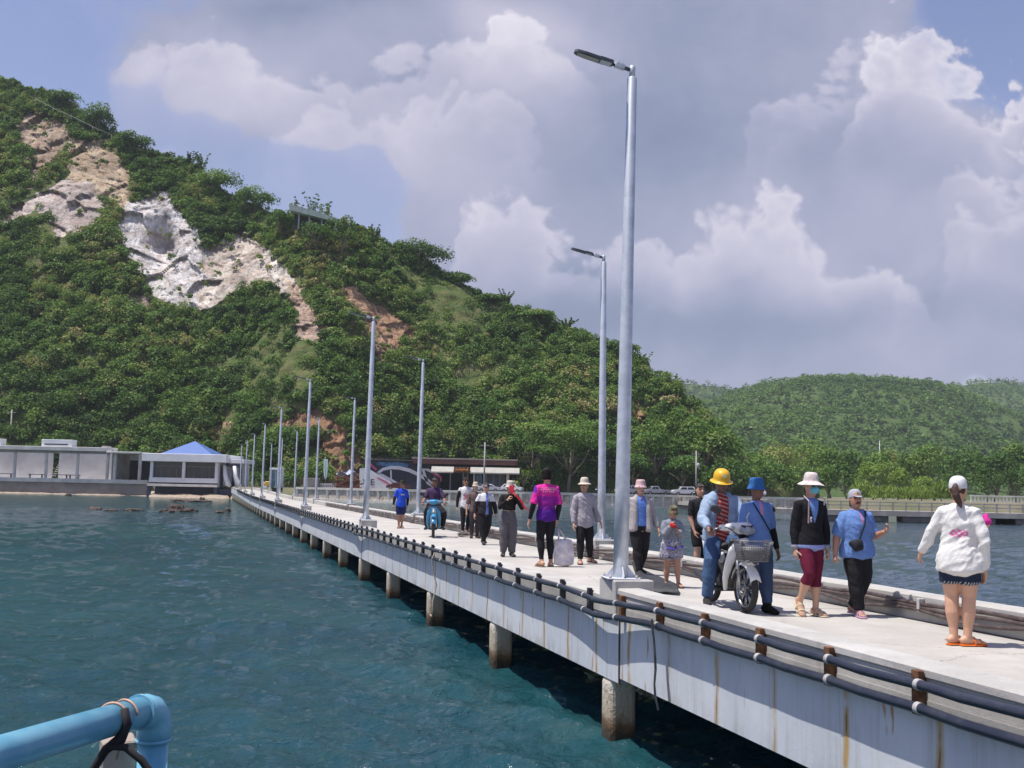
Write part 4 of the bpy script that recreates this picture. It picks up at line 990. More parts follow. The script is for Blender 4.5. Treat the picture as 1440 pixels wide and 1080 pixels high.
mb = MB(); mb.box(PX(-420), PX(63), Y0 + 6, Y0 + 6.3, FZ + .003, ZR - .753); mb.box(PX(72), PX(164), Y0 + 6, Y0 + 6.3, FZ + .003, ZR - .753); P(mb, 'back_wall', pm('pale_back_wall', (.60, .58, .60), (.50, .48, .50), .4, .9))
mb = MB(); mb.box(PX(164.2), PX(166), Y0 + .2, Y0 + 12, FZ + .003, ZR - .753); P(mb, 'side_wall', WCON)
mb = MB(); mb.box(PX(172), PX(216), Y0 + 7, Y0 + 7.3, FZ + .003, ZR - 1.9); P(mb, 'opening_shade', DARK)  # dark sheet painted as the shade inside the porch opening
mb = MB(); mb.box(PX(172), PX(203), Y0 + 6.6, Y0 + 6.8, ZR - 2.2, ZR - 1.2); P(mb, 'lintel', WHITE)
mb = MB()
for k in range(9): mb.box(PX(62) + k * .16 - .1, PX(62) + k * .16 + .1, Y0 + 7, Y0 + 8.4, FZ + .4 + k * .42, FZ + .62 + k * .42)
P(mb, 'staircase', WCON2)
for a, b_ in ((-8, 16), (38, 60), (76, 100), (90, 112)):
    mb = MB(); mb.box(PX(a), PX(b_), Y0 + 3, Y0 + 3.6, FZ + .62, FZ + .75)
    for q in (a + 2, b_ - 3): mb.box(PX(q), PX(q) + .15, Y0 + 3.1, Y0 + 3.5, FZ, FZ + .62)
    P(mb, 'bench', NAVY)
for a, b_, hh in ((65, 108, 1.35), (-40, 8, 1.3)):
    mb = MB(); mb.box(PX(a), PX(b_), Y0 - .2, Y0 + 2.1, ZR + .01, ZR + hh, .05); x = P(mb, 'roof_room', WHITE)
    mb = MB(); mb.box(PX(a) + .6, PX(b_) - .8, Y0 - .25, Y0 - .21, ZR + .30, ZR + .55); o = mb.build('louvre', NAVY, x)
mb = MB(); mb.box(PX(146), PX(155), Y0 + 1, Y0 + 3, ZR + .01, ZR + .35, .1); P(mb, 'roof_hatch', WCON)
# house with the blue roof
YH = 197.0
hs = empty('blue_roof_house', (gx(268, YH), YH, 0), 0, 'white shore house with a blue pyramid roof and dark windows', 'house')
def H(mb, name, mat, par=None):
    o = mb.build(name, mat, par or hs)
    if par is None: o.matrix_parent_inverse = Matrix.Translation(-hs.location)
    return o
def HX(px): return gx(px, YH)
def HZ(py): return zz(268, py, YH)
mb = MB(); mb.box(HX(208), HX(326), YH - .5, YH + 12, HZ(649.5), HZ(638.5), .05); H(mb, 'fascia', WHITE)
mb = MB()
BLUER, N, p, o = newmat('blue_tiles')
tc = N.new('ShaderNodeTexCoord').outputs['Object']; x, y, z = N.sep(tc)
tl = N.m('FRACT', N.m('MULTIPLY', z, 2.4)); tx = N.m('FRACT', N.m('MULTIPLY', x, 2.0))
c = N.mix(N.rng(tl, .0, .25, .55, 0), (.075, .15, .40), (.04, .085, .27)); c = N.mix(N.rng(tx, 0, .2, .4, 0), c, (.05, .10, .32)); c = N.mix(N.m('MULTIPLY', N.noise(tc, 1.2, 4), .4), c, (.13, .21, .46))
N.l.new(c, p.inputs['Base Color']); p.inputs['Roughness'].default_value = .55
zb = HZ(638.5) + .02; za = HZ(618.5); xa, xb = HX(230), HX(303); ya, yb_ = YH + .8, YH + 10.4
V = [mb.bm.verts.new(q) for q in ((xa, ya, zb), (xb, ya, zb), (xb, yb_, zb), (xa, yb_, zb), ((xa + xb) / 2 + .1, (ya + yb_) / 2, za))]
for f in ((0, 1, 4), (1, 2, 4), (2, 3, 4), (3, 0, 4), (3, 2, 1, 0)): mb.bm.faces.new([V[i] for i in f])
H(mb, 'roof', BLUER)
for px in (220.5, 265.5, 311.5):
    mb = MB(); mb.box(HX(px) - .26, HX(px) + .26, YH, YH + .5, HZ(672.5), HZ(649.6), .02); H(mb, 'column', WHITE)
mb = MB(); mb.box(HX(218), HX(314), YH - .05, YH + .5, HZ(679), HZ(672.3), .02); H(mb, 'sill_wall', WHITE)
mb = MB(); mb.box(HX(216), HX(314), YH - .2, YH + 11, HZ(684.5), HZ(681.2), .02); H(mb, 'floor_slab', WCON2)
mb = MB(); mb.box(HX(217), HX(313), YH + .4, YH + .7, HZ(681.3), HZ(679)); H(mb, 'gap_board', NAVY)
mb = MB(); mb.box(HX(219), HX(313), YH + 3, YH + 3.3, .3, HZ(684.7)); H(mb, 'void_shade', NAVY)  # dark sheet standing in for the shaded void under the house
for px in (218, 312): 
    mb = MB(); mb.box(HX(px) - .35, HX(px) + .25, YH + .1, YH + .7, -.2, HZ(684.6)); H(mb, 'stump', NAVY)
GLASS = pm('dark_glass', (.020, .030, .034), (.03, .045, .05), .6, .12)
for a, b_ in ((222, 264.2), (267, 310)):
    mb = MB(); mb.box(HX(a), HX(b_), YH + .55, YH + .60, HZ(672.4), HZ(649.7)); w_ = H(mb, 'window', GLASS)
    mb = MB()
    for t in (.27, .55, .78): q = HX(a) + (HX(b_) - HX(a)) * t; mb.box(q - .05, q + .05, YH + .50, YH + .545, HZ(672.4), HZ(656))
    mb.box(HX(a), HX(b_), YH + .495, YH + .54, HZ(656.6), HZ(655.4)); mb.build('frame', pm('window_frame', (.16, .17, .16)), w_).matrix_parent_inverse = Matrix()
mb = MB(); mb.box(HX(312.5), HX(313.5), YH + .6, YH + 11, HZ(681), HZ(649.6)); H(mb, 'side_wall', WHITE)
mb = MB(); mb.box(HX(326.1), HX(347), YH + 1.5, YH + 10, HZ(650), HZ(644.5), .04); H(mb, 'porch_fascia', WHITE)
mb = MB(); mb.box(HX(313.6), HX(346), YH + 6, YH + 6.3, HZ(688), HZ(650.1)); H(mb, 'porch_wall', WHITE)
for px in (316, 332, 342):
    mb = MB(); pts = []
    mb.tube([(HX(px), YH + 1.8, HZ(690)), (HX(px), YH + 1.8, HZ(657)), (HX(px) - .4, YH + 1.8, HZ(653.5)), (HX(px) - 1.4, YH + 1.8, HZ(651.5))], .28, 8); H(mb, 'arch_frame', NAVY)
for px in (324, 338):
    mb = MB(); mb.tube([(HX(px) - .5, YH + 1.2, HZ(654)), (HX(px) - .2, YH + 1.0, HZ(668)), (HX(px) + .4, YH + .9, HZ(680)), (HX(px) + .9, YH + .9, HZ(683))], [.3, .42, .5, .3], 8); H(mb, 'shell_seat', WHITE)
mb = MB(); mb.box(HX(314), HX(346), YH + 1, YH + 6, .4, HZ(687)); H(mb, 'porch_base', NAVY)

# mural wall + restaurant
YM = 214.0
def MX(px): return gx(px, YM)
def MZ(py, px=620): return zz(px, py, YM)
mw = empty('mural_building', (MX(560), YM, 0), 0, 'low black building with a white and pink curved mural', 'building')
def Q(par, mb, name, mat):
    o = mb.build(name, mat, par); 
    if par.parent is None: o.matrix_parent_inverse = Matrix.Translation(-par.location)
    return o
BLACKW = pm('black_wall', (.014, .016, .030), (.022, .028, .055), .5, .7)
mb = MB(); mb.box(MX(521), MX(626), YM, YM + 12, GZ - .3, MZ(648.5, 570)); Q(mw, mb, 'wall', BLACKW)
mb = MB(); mb.box(MX(519), MX(628), YM - .4, YM + 12.5, MZ(648.3, 570), MZ(647.0, 570), .03); Q(mw, mb, 'roof', pm('dark_roof', (.05, .05, .06)))
def mural(pts, wd, mat, name, yo=.02):
    mb = MB(); n = len(pts); L = []
    for i, (px, py) in enumerate(pts):
        a = Vector((MX(px), 0, zz(px, py, YM))); t0 = pts[max(i - 1, 0)]; t1 = pts[min(i + 1, n - 1)]
        d = Vector((MX(t1[0]) - MX(t0[0]), 0, zz(t1[0], t1[1], YM) - zz(t0[0], t0[1], YM))).normalized(); nn = Vector((-d.z, 0, d.x))
        ww = wd * (.55 + .45 * math.sin(math.pi * (i + .5) / n)); L.append((a - nn * ww / 2, a + nn * ww / 2))
    rows = []
    for a, b_ in L: rows.append([(a.x, YM - yo, a.z), (b_.x, YM - yo, b_.z)])
    mb.grid(rows, False)
    return Q(mw, mb, name, mat)
WP = pm('white_paint', (.72, .73, .78), (.62, .62, .68), 1, .6); PK = pm('pink_paint', (.62, .09, .25), (.5, .07, .2), 1, .6); BP = pm('blue_paint', (.08, .22, .42), (.03, .07, .18), .9, .6)
mural([(537, 666), (545, 660), (556, 657.5), (568, 658), (582, 661.5), (598, 669), (610, 677), (621, 688)], .72, WP, 'painted_curve')
mural([(537, 666), (545, 669), (556, 675), (566, 680)], .55, WP, 'painted_curve')
mural([(619, 687), (608, 679), (604, 670), (601, 660), (608, 661), (617, 665), (624, 670)], .6, WP, 'painted_curve')
mural([(522, 648.5), (529, 655), (536, 661)], .45, PK, 'painted_stripe', .024); mural([(612, 663), (619, 668), (626, 671), (627, 677)], .40, PK, 'painted_stripe', .028)
mural([(536, 652), (550, 653), (566, 653), (580, 655)], .9, BP, 'painted_patch', .016)
mural([(556, 661), (556.4, 668), (557, 675)], .3, WP, 'painted_curve', .024)
mb = MB(); mb.prism([(MX(513), GZ - .2), (MX(513), MZ(659, 520)), (MX(523), MZ(658, 520)), (MX(540), MZ(668, 540)), (MX(556), MZ(677, 550)), (MX(568), MZ(688, 560)), (MX(568), GZ - .2)], YM - .75, YM - .45, 'y'); sg = Q(mw, mb, 'low_white_wall', WP)
t = text_mesh('VIE', 1.75, .02); t.transform(Matrix.Translation((MX(526), YM - .775, MZ(678.5, 526))) @ Matrix.Rotation(math.pi / 2, 4, 'X')); link('lettering', t, sg, BLACKW).matrix_parent_inverse = Matrix()
mural([(538, 672), (548, 677), (560, 684)], .35, PK, 'painted_stripe', .78)
rs = empty('restaurant', (MX(680), YM, 0), 0, 'low restaurant with a brown flat roof and long white awnings', 'building')
BROWN = pm('brown_roof', (.12, .055, .045), (.17, .085, .07), .6, .8); 
mb = MB(); mb.box(MX(588), MX(733), YM - 1.5, YM + 13, MZ(653.5, 660), MZ(646.5, 660), .05); Q(rs, mb, 'roof', BROWN)
mb = MB(); mb.box(MX(586), MX(734), YM - 1.7, YM - 1.52, MZ(647.2, 660), MZ(645.3, 660), .03); Q(rs, mb, 'gutter', pm('roof_edge', (.30, .24, .22)))
mb = MB(); mb.box(MX(627), MX(732), YM + 3, YM + 3.3, GZ, MZ(653.6, 660)); Q(rs, mb, 'front_wall', DARK)  # shade of the shopfront is put into the wall's dark colour
for a, b_ in ((614, 645), (668, 736)):
    mb = MB(); mb.prism([(YM - 3.4, MZ(666.5, 680)), (YM - 3.4, MZ(664.8, 680)), (YM - 1.45, MZ(657.0, 680)), (YM - 1.45, MZ(658.2, 680))], MX(a), MX(b_), 'x'); Q(rs, mb, 'awning', pm('awning_cloth', (.42, .41, .37), (.36, .35, .32), 1, .9))
mb = MB(); mb.box(MX(645.5), MX(667.5), YM - 3.3, YM - 3.0, MZ(665.5, 655), MZ(657.5, 655), .03); sgn = Q(rs, mb, 'sign', pm('sign_board', (.10, .05, .03)))
mb = MB()
for k in range(7): mb.tube([(MX(648 + k * 2.6), YM - 3.32, MZ(663.5 - (k % 3) * .6, 655)), (MX(649 + k * 2.6), YM - 3.34, MZ(659.5 + (k % 2), 655)), (MX(650.3 + k * 2.6), YM - 3.32, MZ(662.5, 655))], .10, 5)
mb.build('sign_scrawl', pm('orange_paint', (.75, .28, .06)), sgn).matrix_parent_inverse = Matrix()
for i, px in enumerate((640, 658, 664, 673, 678.5, 690, 700, 709, 720)):
    mb = MB(); mb.box(MX(px) - (.12 if i != 8 else .3), MX(px) + (.12 if i != 8 else .3), YM - 1.2, YM - .9, GZ, MZ(657.5, 680), .01); Q(rs, mb, 'post', WCON2 if i in (3, 8) else pm('post_grey', (.20, .20, .22)))
for px, c_ in ((682, (.10, .28, .50)), (695, (.10, .13, .20)), (704, (.12, .15, .22)), (714, (.12, .14, .18))):
    mb = MB(); mb.box(MX(px) - 1.1, MX(px) + .3, YM - .6, YM - .5, GZ, MZ(665, 680)); Q(rs, mb, 'panel', pm('shop_panel', c_, tuple(q * .5 for q in c_), 2, .5))

# sea wall with posts and rubble panels
swm = MB(); sw = empty('sea_wall', (gx(740, 176), 176, 0), 0, 'long pale stone sea wall with posts along the shore road', 'wall')
def S(mb, name, mat):
    o = mb.build(name, mat, sw); o.matrix_parent_inverse = Matrix.Translation(-sw.location); return o
SWC = pm('sea_wall_plaster', (.74, .69, .62), (.62, .57, .51), .6, .9, bmp=.3, bscale=5)
def wall_strip(px0, px1, off0, off1, z0, z1, step=10):
    mb = MB(); rows = []
    for px in np.arange(px0, px1 + .1, step):
        y = shoreY(px); rows.append([(gx(px, y), y + off0, z0), (gx(px, y), y + off0, z1), (gx(px, y), y + off1, z1), (gx(px, y), y + off1, z0)])
    rows2 = [r + [r[0]] for r in rows]; mb.grid(rows2, False); return mb
S(wall_strip(424, 1140, -.30, .25, -1.2, 1.98), 'wall', STONE)
S(wall_strip(424, 1140, -.50, .32, 1.985, 2.36), 'coping', SWC)
S(wall_strip(424, 1140, -.62, -.305, -1.2, .42), 'footing', SWC)
xs = [];  px = 426.0
while px < 1138: xs.append(px); px += 14.2
for px in xs[:100]:
    y = shoreY(px); X = gx(px, y); mb = MB(); mb.box(X - .20, X + .20, y - .46, y - .303, .423, 1.982); S(mb, 'post', SWC)

# footbridge on the right
YB = 117.0; ft = empty('footbridge', (gx(1280, YB), YB, 0), 0, 'low concrete footbridge with slim railings across the water on the right', 'footbridge')
FW = pm('bridge_concrete', (.46, .43, .39), (.34, .31, .28), .8, .9, bmp=.2)
def Fb(mb, name, mat=FW):
    o = mb.build(name, mat, ft); o.matrix_parent_inverse = Matrix.Translation(-ft.location); return o
xa = gx(1092, YB); xb = gx(1700, YB); zt = 1.28
mb = MB(); mb.box(xa, xb, YB, YB + 2.4, zt - .62, zt, .03); Fb(mb, 'deck')
for yo in (YB + .06, YB + 2.22):
    for zz_ in (zt + .82, zt + .45):
        mb = MB(); mb.box(xa, xb, yo, yo + .09, zz_, zz_ + .10); Fb(mb, 'rail')
n = 34
for k in range(n):
    X = xa + .3 + (xb - xa - .6) * k / (n - 1); mb = MB(); mb.box(X - .08, X + .08, YB + .045, YB + .165, zt + .002, zt + 1.0, .01); Fb(mb, 'post')
for px in (1186, 1234, 1294, 1412, 1424, 1530, 1650):
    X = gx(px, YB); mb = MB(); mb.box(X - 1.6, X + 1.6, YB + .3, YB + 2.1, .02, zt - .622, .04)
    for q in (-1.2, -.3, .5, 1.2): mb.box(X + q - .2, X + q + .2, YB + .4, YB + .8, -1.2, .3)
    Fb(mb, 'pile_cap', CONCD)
# shore arm of the bridge
mb = MB(); xa2 = gx(1112, YB)
mb.box(xa - .2, xa + 2.2, YB + 2.402, 186, zt - .55, zt + .006); Fb(mb, 'shore_deck')
for k in range(22):
    y = YB + 4 + k * 3; mb = MB(); mb.box(xa - .1, xa + .05, y - .08, y + .08, zt + .01, zt + 1.0); Fb(mb, 'post')
mb = MB(); mb.box(xa - .09, xa + .04, YB + 2.5, 185, zt + .82, zt + .95); Fb(mb, 'rail')
# white balustrade
bl = empty('balustrade', (gx(1400, 196), 196, 0), 0, 'white concrete balustrade on the grassy bank right of the white cap', 'balustrade')
X0_, X1_ = gx(1368, 196), gx(1446, 196); zb = GZ - .1
def Bl(mb, name):
    o = mb.build(name, WCON2, bl); o.matrix_parent_inverse = Matrix.Translation(-bl.location); return o
mb = MB(); mb.box(X0_, X1_, 196, 196.3, zb + 1.15, zb + 1.4); Bl(mb, 'top_rail'); mb = MB(); mb.box(X0_, X1_, 196, 196.3, zb, zb + .15); Bl(mb, 'bottom_rail')
for k in range(16): X = X0_ + .2 + (X1_ - X0_ - .4) * k / 15; mb = MB(); mb.box(X - .13, X + .13, 196.03, 196.27, zb + .152, zb + 1.148); Bl(mb, 'baluster')
# white far spire
q = at(1237, 640, Y=330); mb = MB(); mb.lathe([(.9, 0), (.9, 3), (.55, 3.2), (.5, 5), (.14, 6.2), (.05, 9.5)], 8, Matrix.Translation((q.x, q.y, q.z - 5)))
mb.box(q.x - .9, q.x + .9, q.y - .9, q.y + .9, q.z - 7, q.z - 4.9); tag(mb.build('spire', WHITE), 'slim white spire rising above the shore trees', 'spire')
# guard booth, barrels, block stack, railing, feather sign, wood pile
YG = 186.0
def GX(px, Y=YG): return gx(px, Y)
def GZZ(px, py, Y=YG): return zz(px, py, Y)
gb = empty('guard_booth', (GX(395), YG, GZ), 0, 'small white guard booth with a glass door at the end of the pier', 'booth')
bw = GX(403) - GX(387); bh = GZZ(395, 658) - GZ
for x0_, x1_ in ((-bw / 2, -bw / 2 + .25), (bw / 2 - .25, bw / 2)): MB().box(x0_, x1_, 0, 1.9, 0, bh - .35, .02).build('wall', WHITE, gb)
MB().box(-bw / 2 - .08, bw / 2 + .08, -.1, 2.0, bh - .345, bh, .03).build('roof', WHITE, gb)
d = MB().box(-bw / 2 + .26, bw / 2 - .26, .15, .2, .1, bh - .36).build('door', pm('booth_glass', (.12, .26, .33), (.06, .14, .18), 1, .15), gb)
MB().box(-.04, .04, .10, .145, .1, bh - .36).build('frame', WHITE, d)
yb2 = empty('tank_stand', (GX(384), YG - 1.5, GZ - .2), 0, 'yellow container on a white stand beside the guard booth', 'container')
MB().box(-.55, .35, -.4, .4, 0, .35, .05).build('stand', WHITE, yb2); MB().box(.0, .75, -.35, .35, .36, 1.25, .08).build('drum', pm('yellow_plastic', (.75, .45, .03), (.65, .38, .03), 2, .5), yb2); MB().box(-.6, -.12, -.3, .3, .36, 1.15, .06).build('crate', WHITE, yb2)
bs = MB(); x0_ = GX(432); 
for k in range(5): bs.box(x0_ + .03 * (k % 2), GX(454) - .04 * (k % 2), YG + 1, YG + 2.4, GZ + k * .36 + .005, GZ + k * .36 + .35, .04)
tag(bs.build('block_wall', COURSED), 'stack of grey stone blocks beside the third right lamp post', 'block stack')
wr = empty('white_railing', (GX(466), YG + 2, GZ), 0, 'short white picket railing in front of the feather sign', 'railing')
wl = GX(477) - GX(455)
for zz_ in (.15, .75): MB().box(-wl / 2, wl / 2, -.03, .03, zz_, zz_ + .1).build('rail', WHITE, wr)
for k in range(9): X = -wl / 2 + wl * k / 8; MB().box(X - .06, X + .06, -.07, -.032, 0, .95).build('picket', WHITE, wr)
fs = empty('feather_sign', (GX(459), YG + 4, GZ), 0, 'tall white feather flag sign by the shore road', 'sign')
MB().tube([(0, 0, 0), (0, 0, 3.2), (-.1, 0, 5.6)], .035, 6).build('mast', BOLT, fs)
mb = MB(); mb.prism([(.02, 1.5), (.30, 2.2), (.38, 4.4), (.34, 5.2), (-.42, 5.3), (-.38, 3.4), (-.22, 2.0)], -.02, .02, 'y'); mb.build('banner', pm('banner_cloth', (.62, .74, .74), (.5, .66, .68), 1, .8), fs)
WOODB = pm('brown_scrap_wood', (.24, .10, .06), (.15, .065, .04), 2, .9)
for i in range(17):
    a = rng.uniform(-.6, .6); q = Vector((GX(rng.uniform(483, 511), 188), 188 + rng.uniform(-1, 2), GZ + rng.uniform(.15, 2.2)))
    l = rng.uniform(.9, 2.0); mb = MB(); mb.box(-l, l, -.1, .1, -.09, .09, 0, Matrix.Translation(q) @ Euler((0, a * .7, a)).to_matrix().to_4x4())
    tag(mb.build('scrap_board', WOODB), 'brown scrap board lying in the wood pile left of the mural', 'board', 'scrap boards in the pile by the shore road')
mb = MB(); rows = []
for i in range(6): rows.append([(GX(479 + i * 5.4, 188.5), 188.5 + j * .8, GZ + 3.0 + .55 * math.sin(i * 1.5 + j) + .3 * mnoise.noise((i, j, 1)) - .08 * (i - 3) ** 2) for j in range(4)])
mb.grid(rows); o = mb.build('tarpaulin', pm('blue_white_tarp', (.22, .30, .48), (.50, .50, .55), 1.2, .7)); tag(o, 'blue and white tarpaulin thrown over the wood pile', 'tarpaulin'); sm = o.modifiers.new('t', 'SOLIDIFY'); sm.thickness = .02
mb = MB()
for k in range(4): mb.box(GX(480, 188.8), GX(512, 188.8), 188.8 + k * .3, 188.95 + k * .3, GZ, GZ + 1.0 + .5 * (k % 2))
tag(mb.build('timber_stack', WOODB), 'reddish timber stacked behind the scrap boards', 'timber')

# utility poles and cable
UP = pm('utility_concrete', (.40, .38, .36), (.30, .29, .28), 1, .9)
def upole(px, top, Y, lb, box=False):
    r_ = empty('utility_pole', (gx(px, Y), Y, GZ), 0, lb, 'utility pole'); h = zz(px, top, Y) - GZ
    MB().lathe([(.20, -.3), (.13, h)], 10).build('pole', UP, r_)
    MB().box(-.9, .9, -.06, .06, h - .7, h - .55).build('crossarm', UP, r_)
    if box: MB().lathe([(.0, h * .62), (.30, h * .62), (.32, h * .72), (.0, h * .74)], 10, Matrix.Translation((.35, 0, 0))).build('transformer', pm('transformer_grey', (.45, .46, .47)), r_)
    return Vector((gx(px, Y), Y, zz(px, top, Y)))
pa = upole(687, 622, 206, 'grey utility pole in front of the restaurant awning'); pb = upole(984, 634, 205, 'utility pole with a drum box beside the yellow helmet', True); pc = upole(1047, 636, 245, 'far utility pole at the right foot of the hill'); pd_ = upole(20, 576, 236, 'utility pole behind the concrete roof at the far left')
pe = upole(523, 640, 206, 'short utility pole at the left end of the mural')
def cable(a, b_, sag, lb):
    pts = [a.lerp(b_, t) - Vector((0, 0, sag * 4 * t * (1 - t) + .6)) for t in np.linspace(0, 1, 14)]
    tag(MB().tube(pts, .035, 5).build('power_cable', pm('cable', (.05, .05, .055))), lb, 'cable')
cable(pe, pa, .8, 'black power cable sagging over the mural roof'); cable(pa, pb, 2.0, 'long power cable sagging in front of the hill foot trees')
# things on the hill
SHP = pm('pale_green_metal', (.38, .45, .42), (.30, .37, .34), .6, .7)
Ys, zs = on_ridge(436, .97); Ys -= 5
hs2 = empty('hill_shelter', (gx(436, Ys), Ys, 0), 0, 'pale green roofed walkway standing on the ridge', 'shelter')
def A2(px, py): return Vector((gx(px, Ys), Ys, zz(px, py, Ys)))
def slab(pts, y0, y1, name, mat):
    mb = MB(); mb.prism([(A2(*q).x, A2(*q).z) for q in pts], y0, y1, 'y'); o = mb.build(name, mat, hs2); o.matrix_parent_inverse = Matrix.Translation(-hs2.location); return o
slab([(400, 289), (436, 298), (470, 310), (471, 315), (436, 306), (400, 297)], Ys - 1.5, Ys + 4, 'roof', SHP)
slab([(404, 298), (436, 307), (462, 314), (462, 322), (404, 322)], Ys + 1.5, Ys + 2, 'gap_shade', DARK)  # dark slab painted as the shaded gap beneath the roof
for px in (412, 427, 445): slab([(px, 300), (px + 2, 300), (px + 2, 322), (px, 322)], Ys - .5, Ys - .2, 'post', SHP)
Yr1, z1 = on_ridge(52, .86); pts = [at(50, 139, Y=Yr1 - 6), at(75, 152, Y=Yr1 - 8), at(100, 163, Y=Yr1 - 10), at(130, 178, Y=Yr1 - 14), at(157, 190, Y=Yr1 - 18)]
hr2 = empty('handrail', pts[0], 0, 'thin white handrail running down the ridge above the tan rock', 'handrail')
o = MB().tube([q - pts[0] for q in pts], .065, 6).build('rail', WCON, hr2)
for i, q in enumerate(pts): MB().tube([q - pts[0] + Vector((0, 0, .1)), q - pts[0] + Vector((0, 0, -1.6))], .05, 5).build('post', WCON, hr2)
# rocks off the beach
ROCKM = pm('sea_rock', (.10, .065, .05), (.045, .035, .03), 2.0, .85, bmp=.8, bscale=6)
def rock(px, py, wpx, hpx, lb, k):
    q = at(px, py, z=0.0); Y = q.y; w_ = wpx / FPX * Y; h = hpx / FPX * Y
    bm = bmesh.new(); bmesh.ops.create_icosphere(bm, subdivisions=3, radius=1)
    for v in bm.verts:
        d = 1 + .45 * mnoise.noise(v.co * 1.3 + Vector((k * 7, 0, 0))) + .25 * mnoise.noise(v.co * 3.1 + Vector((0, k * 3, 0)))
        v.co = Vector((v.co.x * w_ / 2 * d, v.co.y * max(w_ * .35, .5) * d, v.co.z * h * d))
    me = bpy.data.meshes.new('rock'); bm.to_mesh(me); bm.free(); tag(link('rock', me, None, ROCKM, (q.x, q.y, 0)), lb, 'rock', 'rocks in the shallows off the beach')
for k, a in enumerate([(250, 719, 26, 9, 'largest brown rock standing out of the shallows'), (264, 720, 22, 5, 'dark rock at the right foot of the largest brown rock'), (236, 720, 20, 4, 'low dark rock left of the largest brown rock'), (228, 720, 8, 3, 'tiny rock left of the low dark rock'), (274, 719, 8, 3.6, 'small rock at the right end of the largest rock cluster'),
        (134, 716, 20, 3.0, 'flat rock at the far left of the shallows'), (158, 718, 22, 2.6, 'flat dark rock in the middle of the left reef'), (188, 718, 26, 3.4, 'rounded flat rock at the right end of the left reef'), (320, 720, 9, 5.6, 'small upright rock nearest to the pier'), (309, 721, 16, 2.6, 'low flat rock beside the small upright rock'),
        (270, 705.5, 60, 3.2, 'long flat rock ledge at the edge of the beach'), (284, 704, 9, 5.2, 'small rock block standing on the beach ledge'), (347, 703, 12, 4.5, 'pale boulder under the shore end of the pier'), (96, 697, 8, 3, 'pale stone block under the retaining wall')]): rock(*a, k)
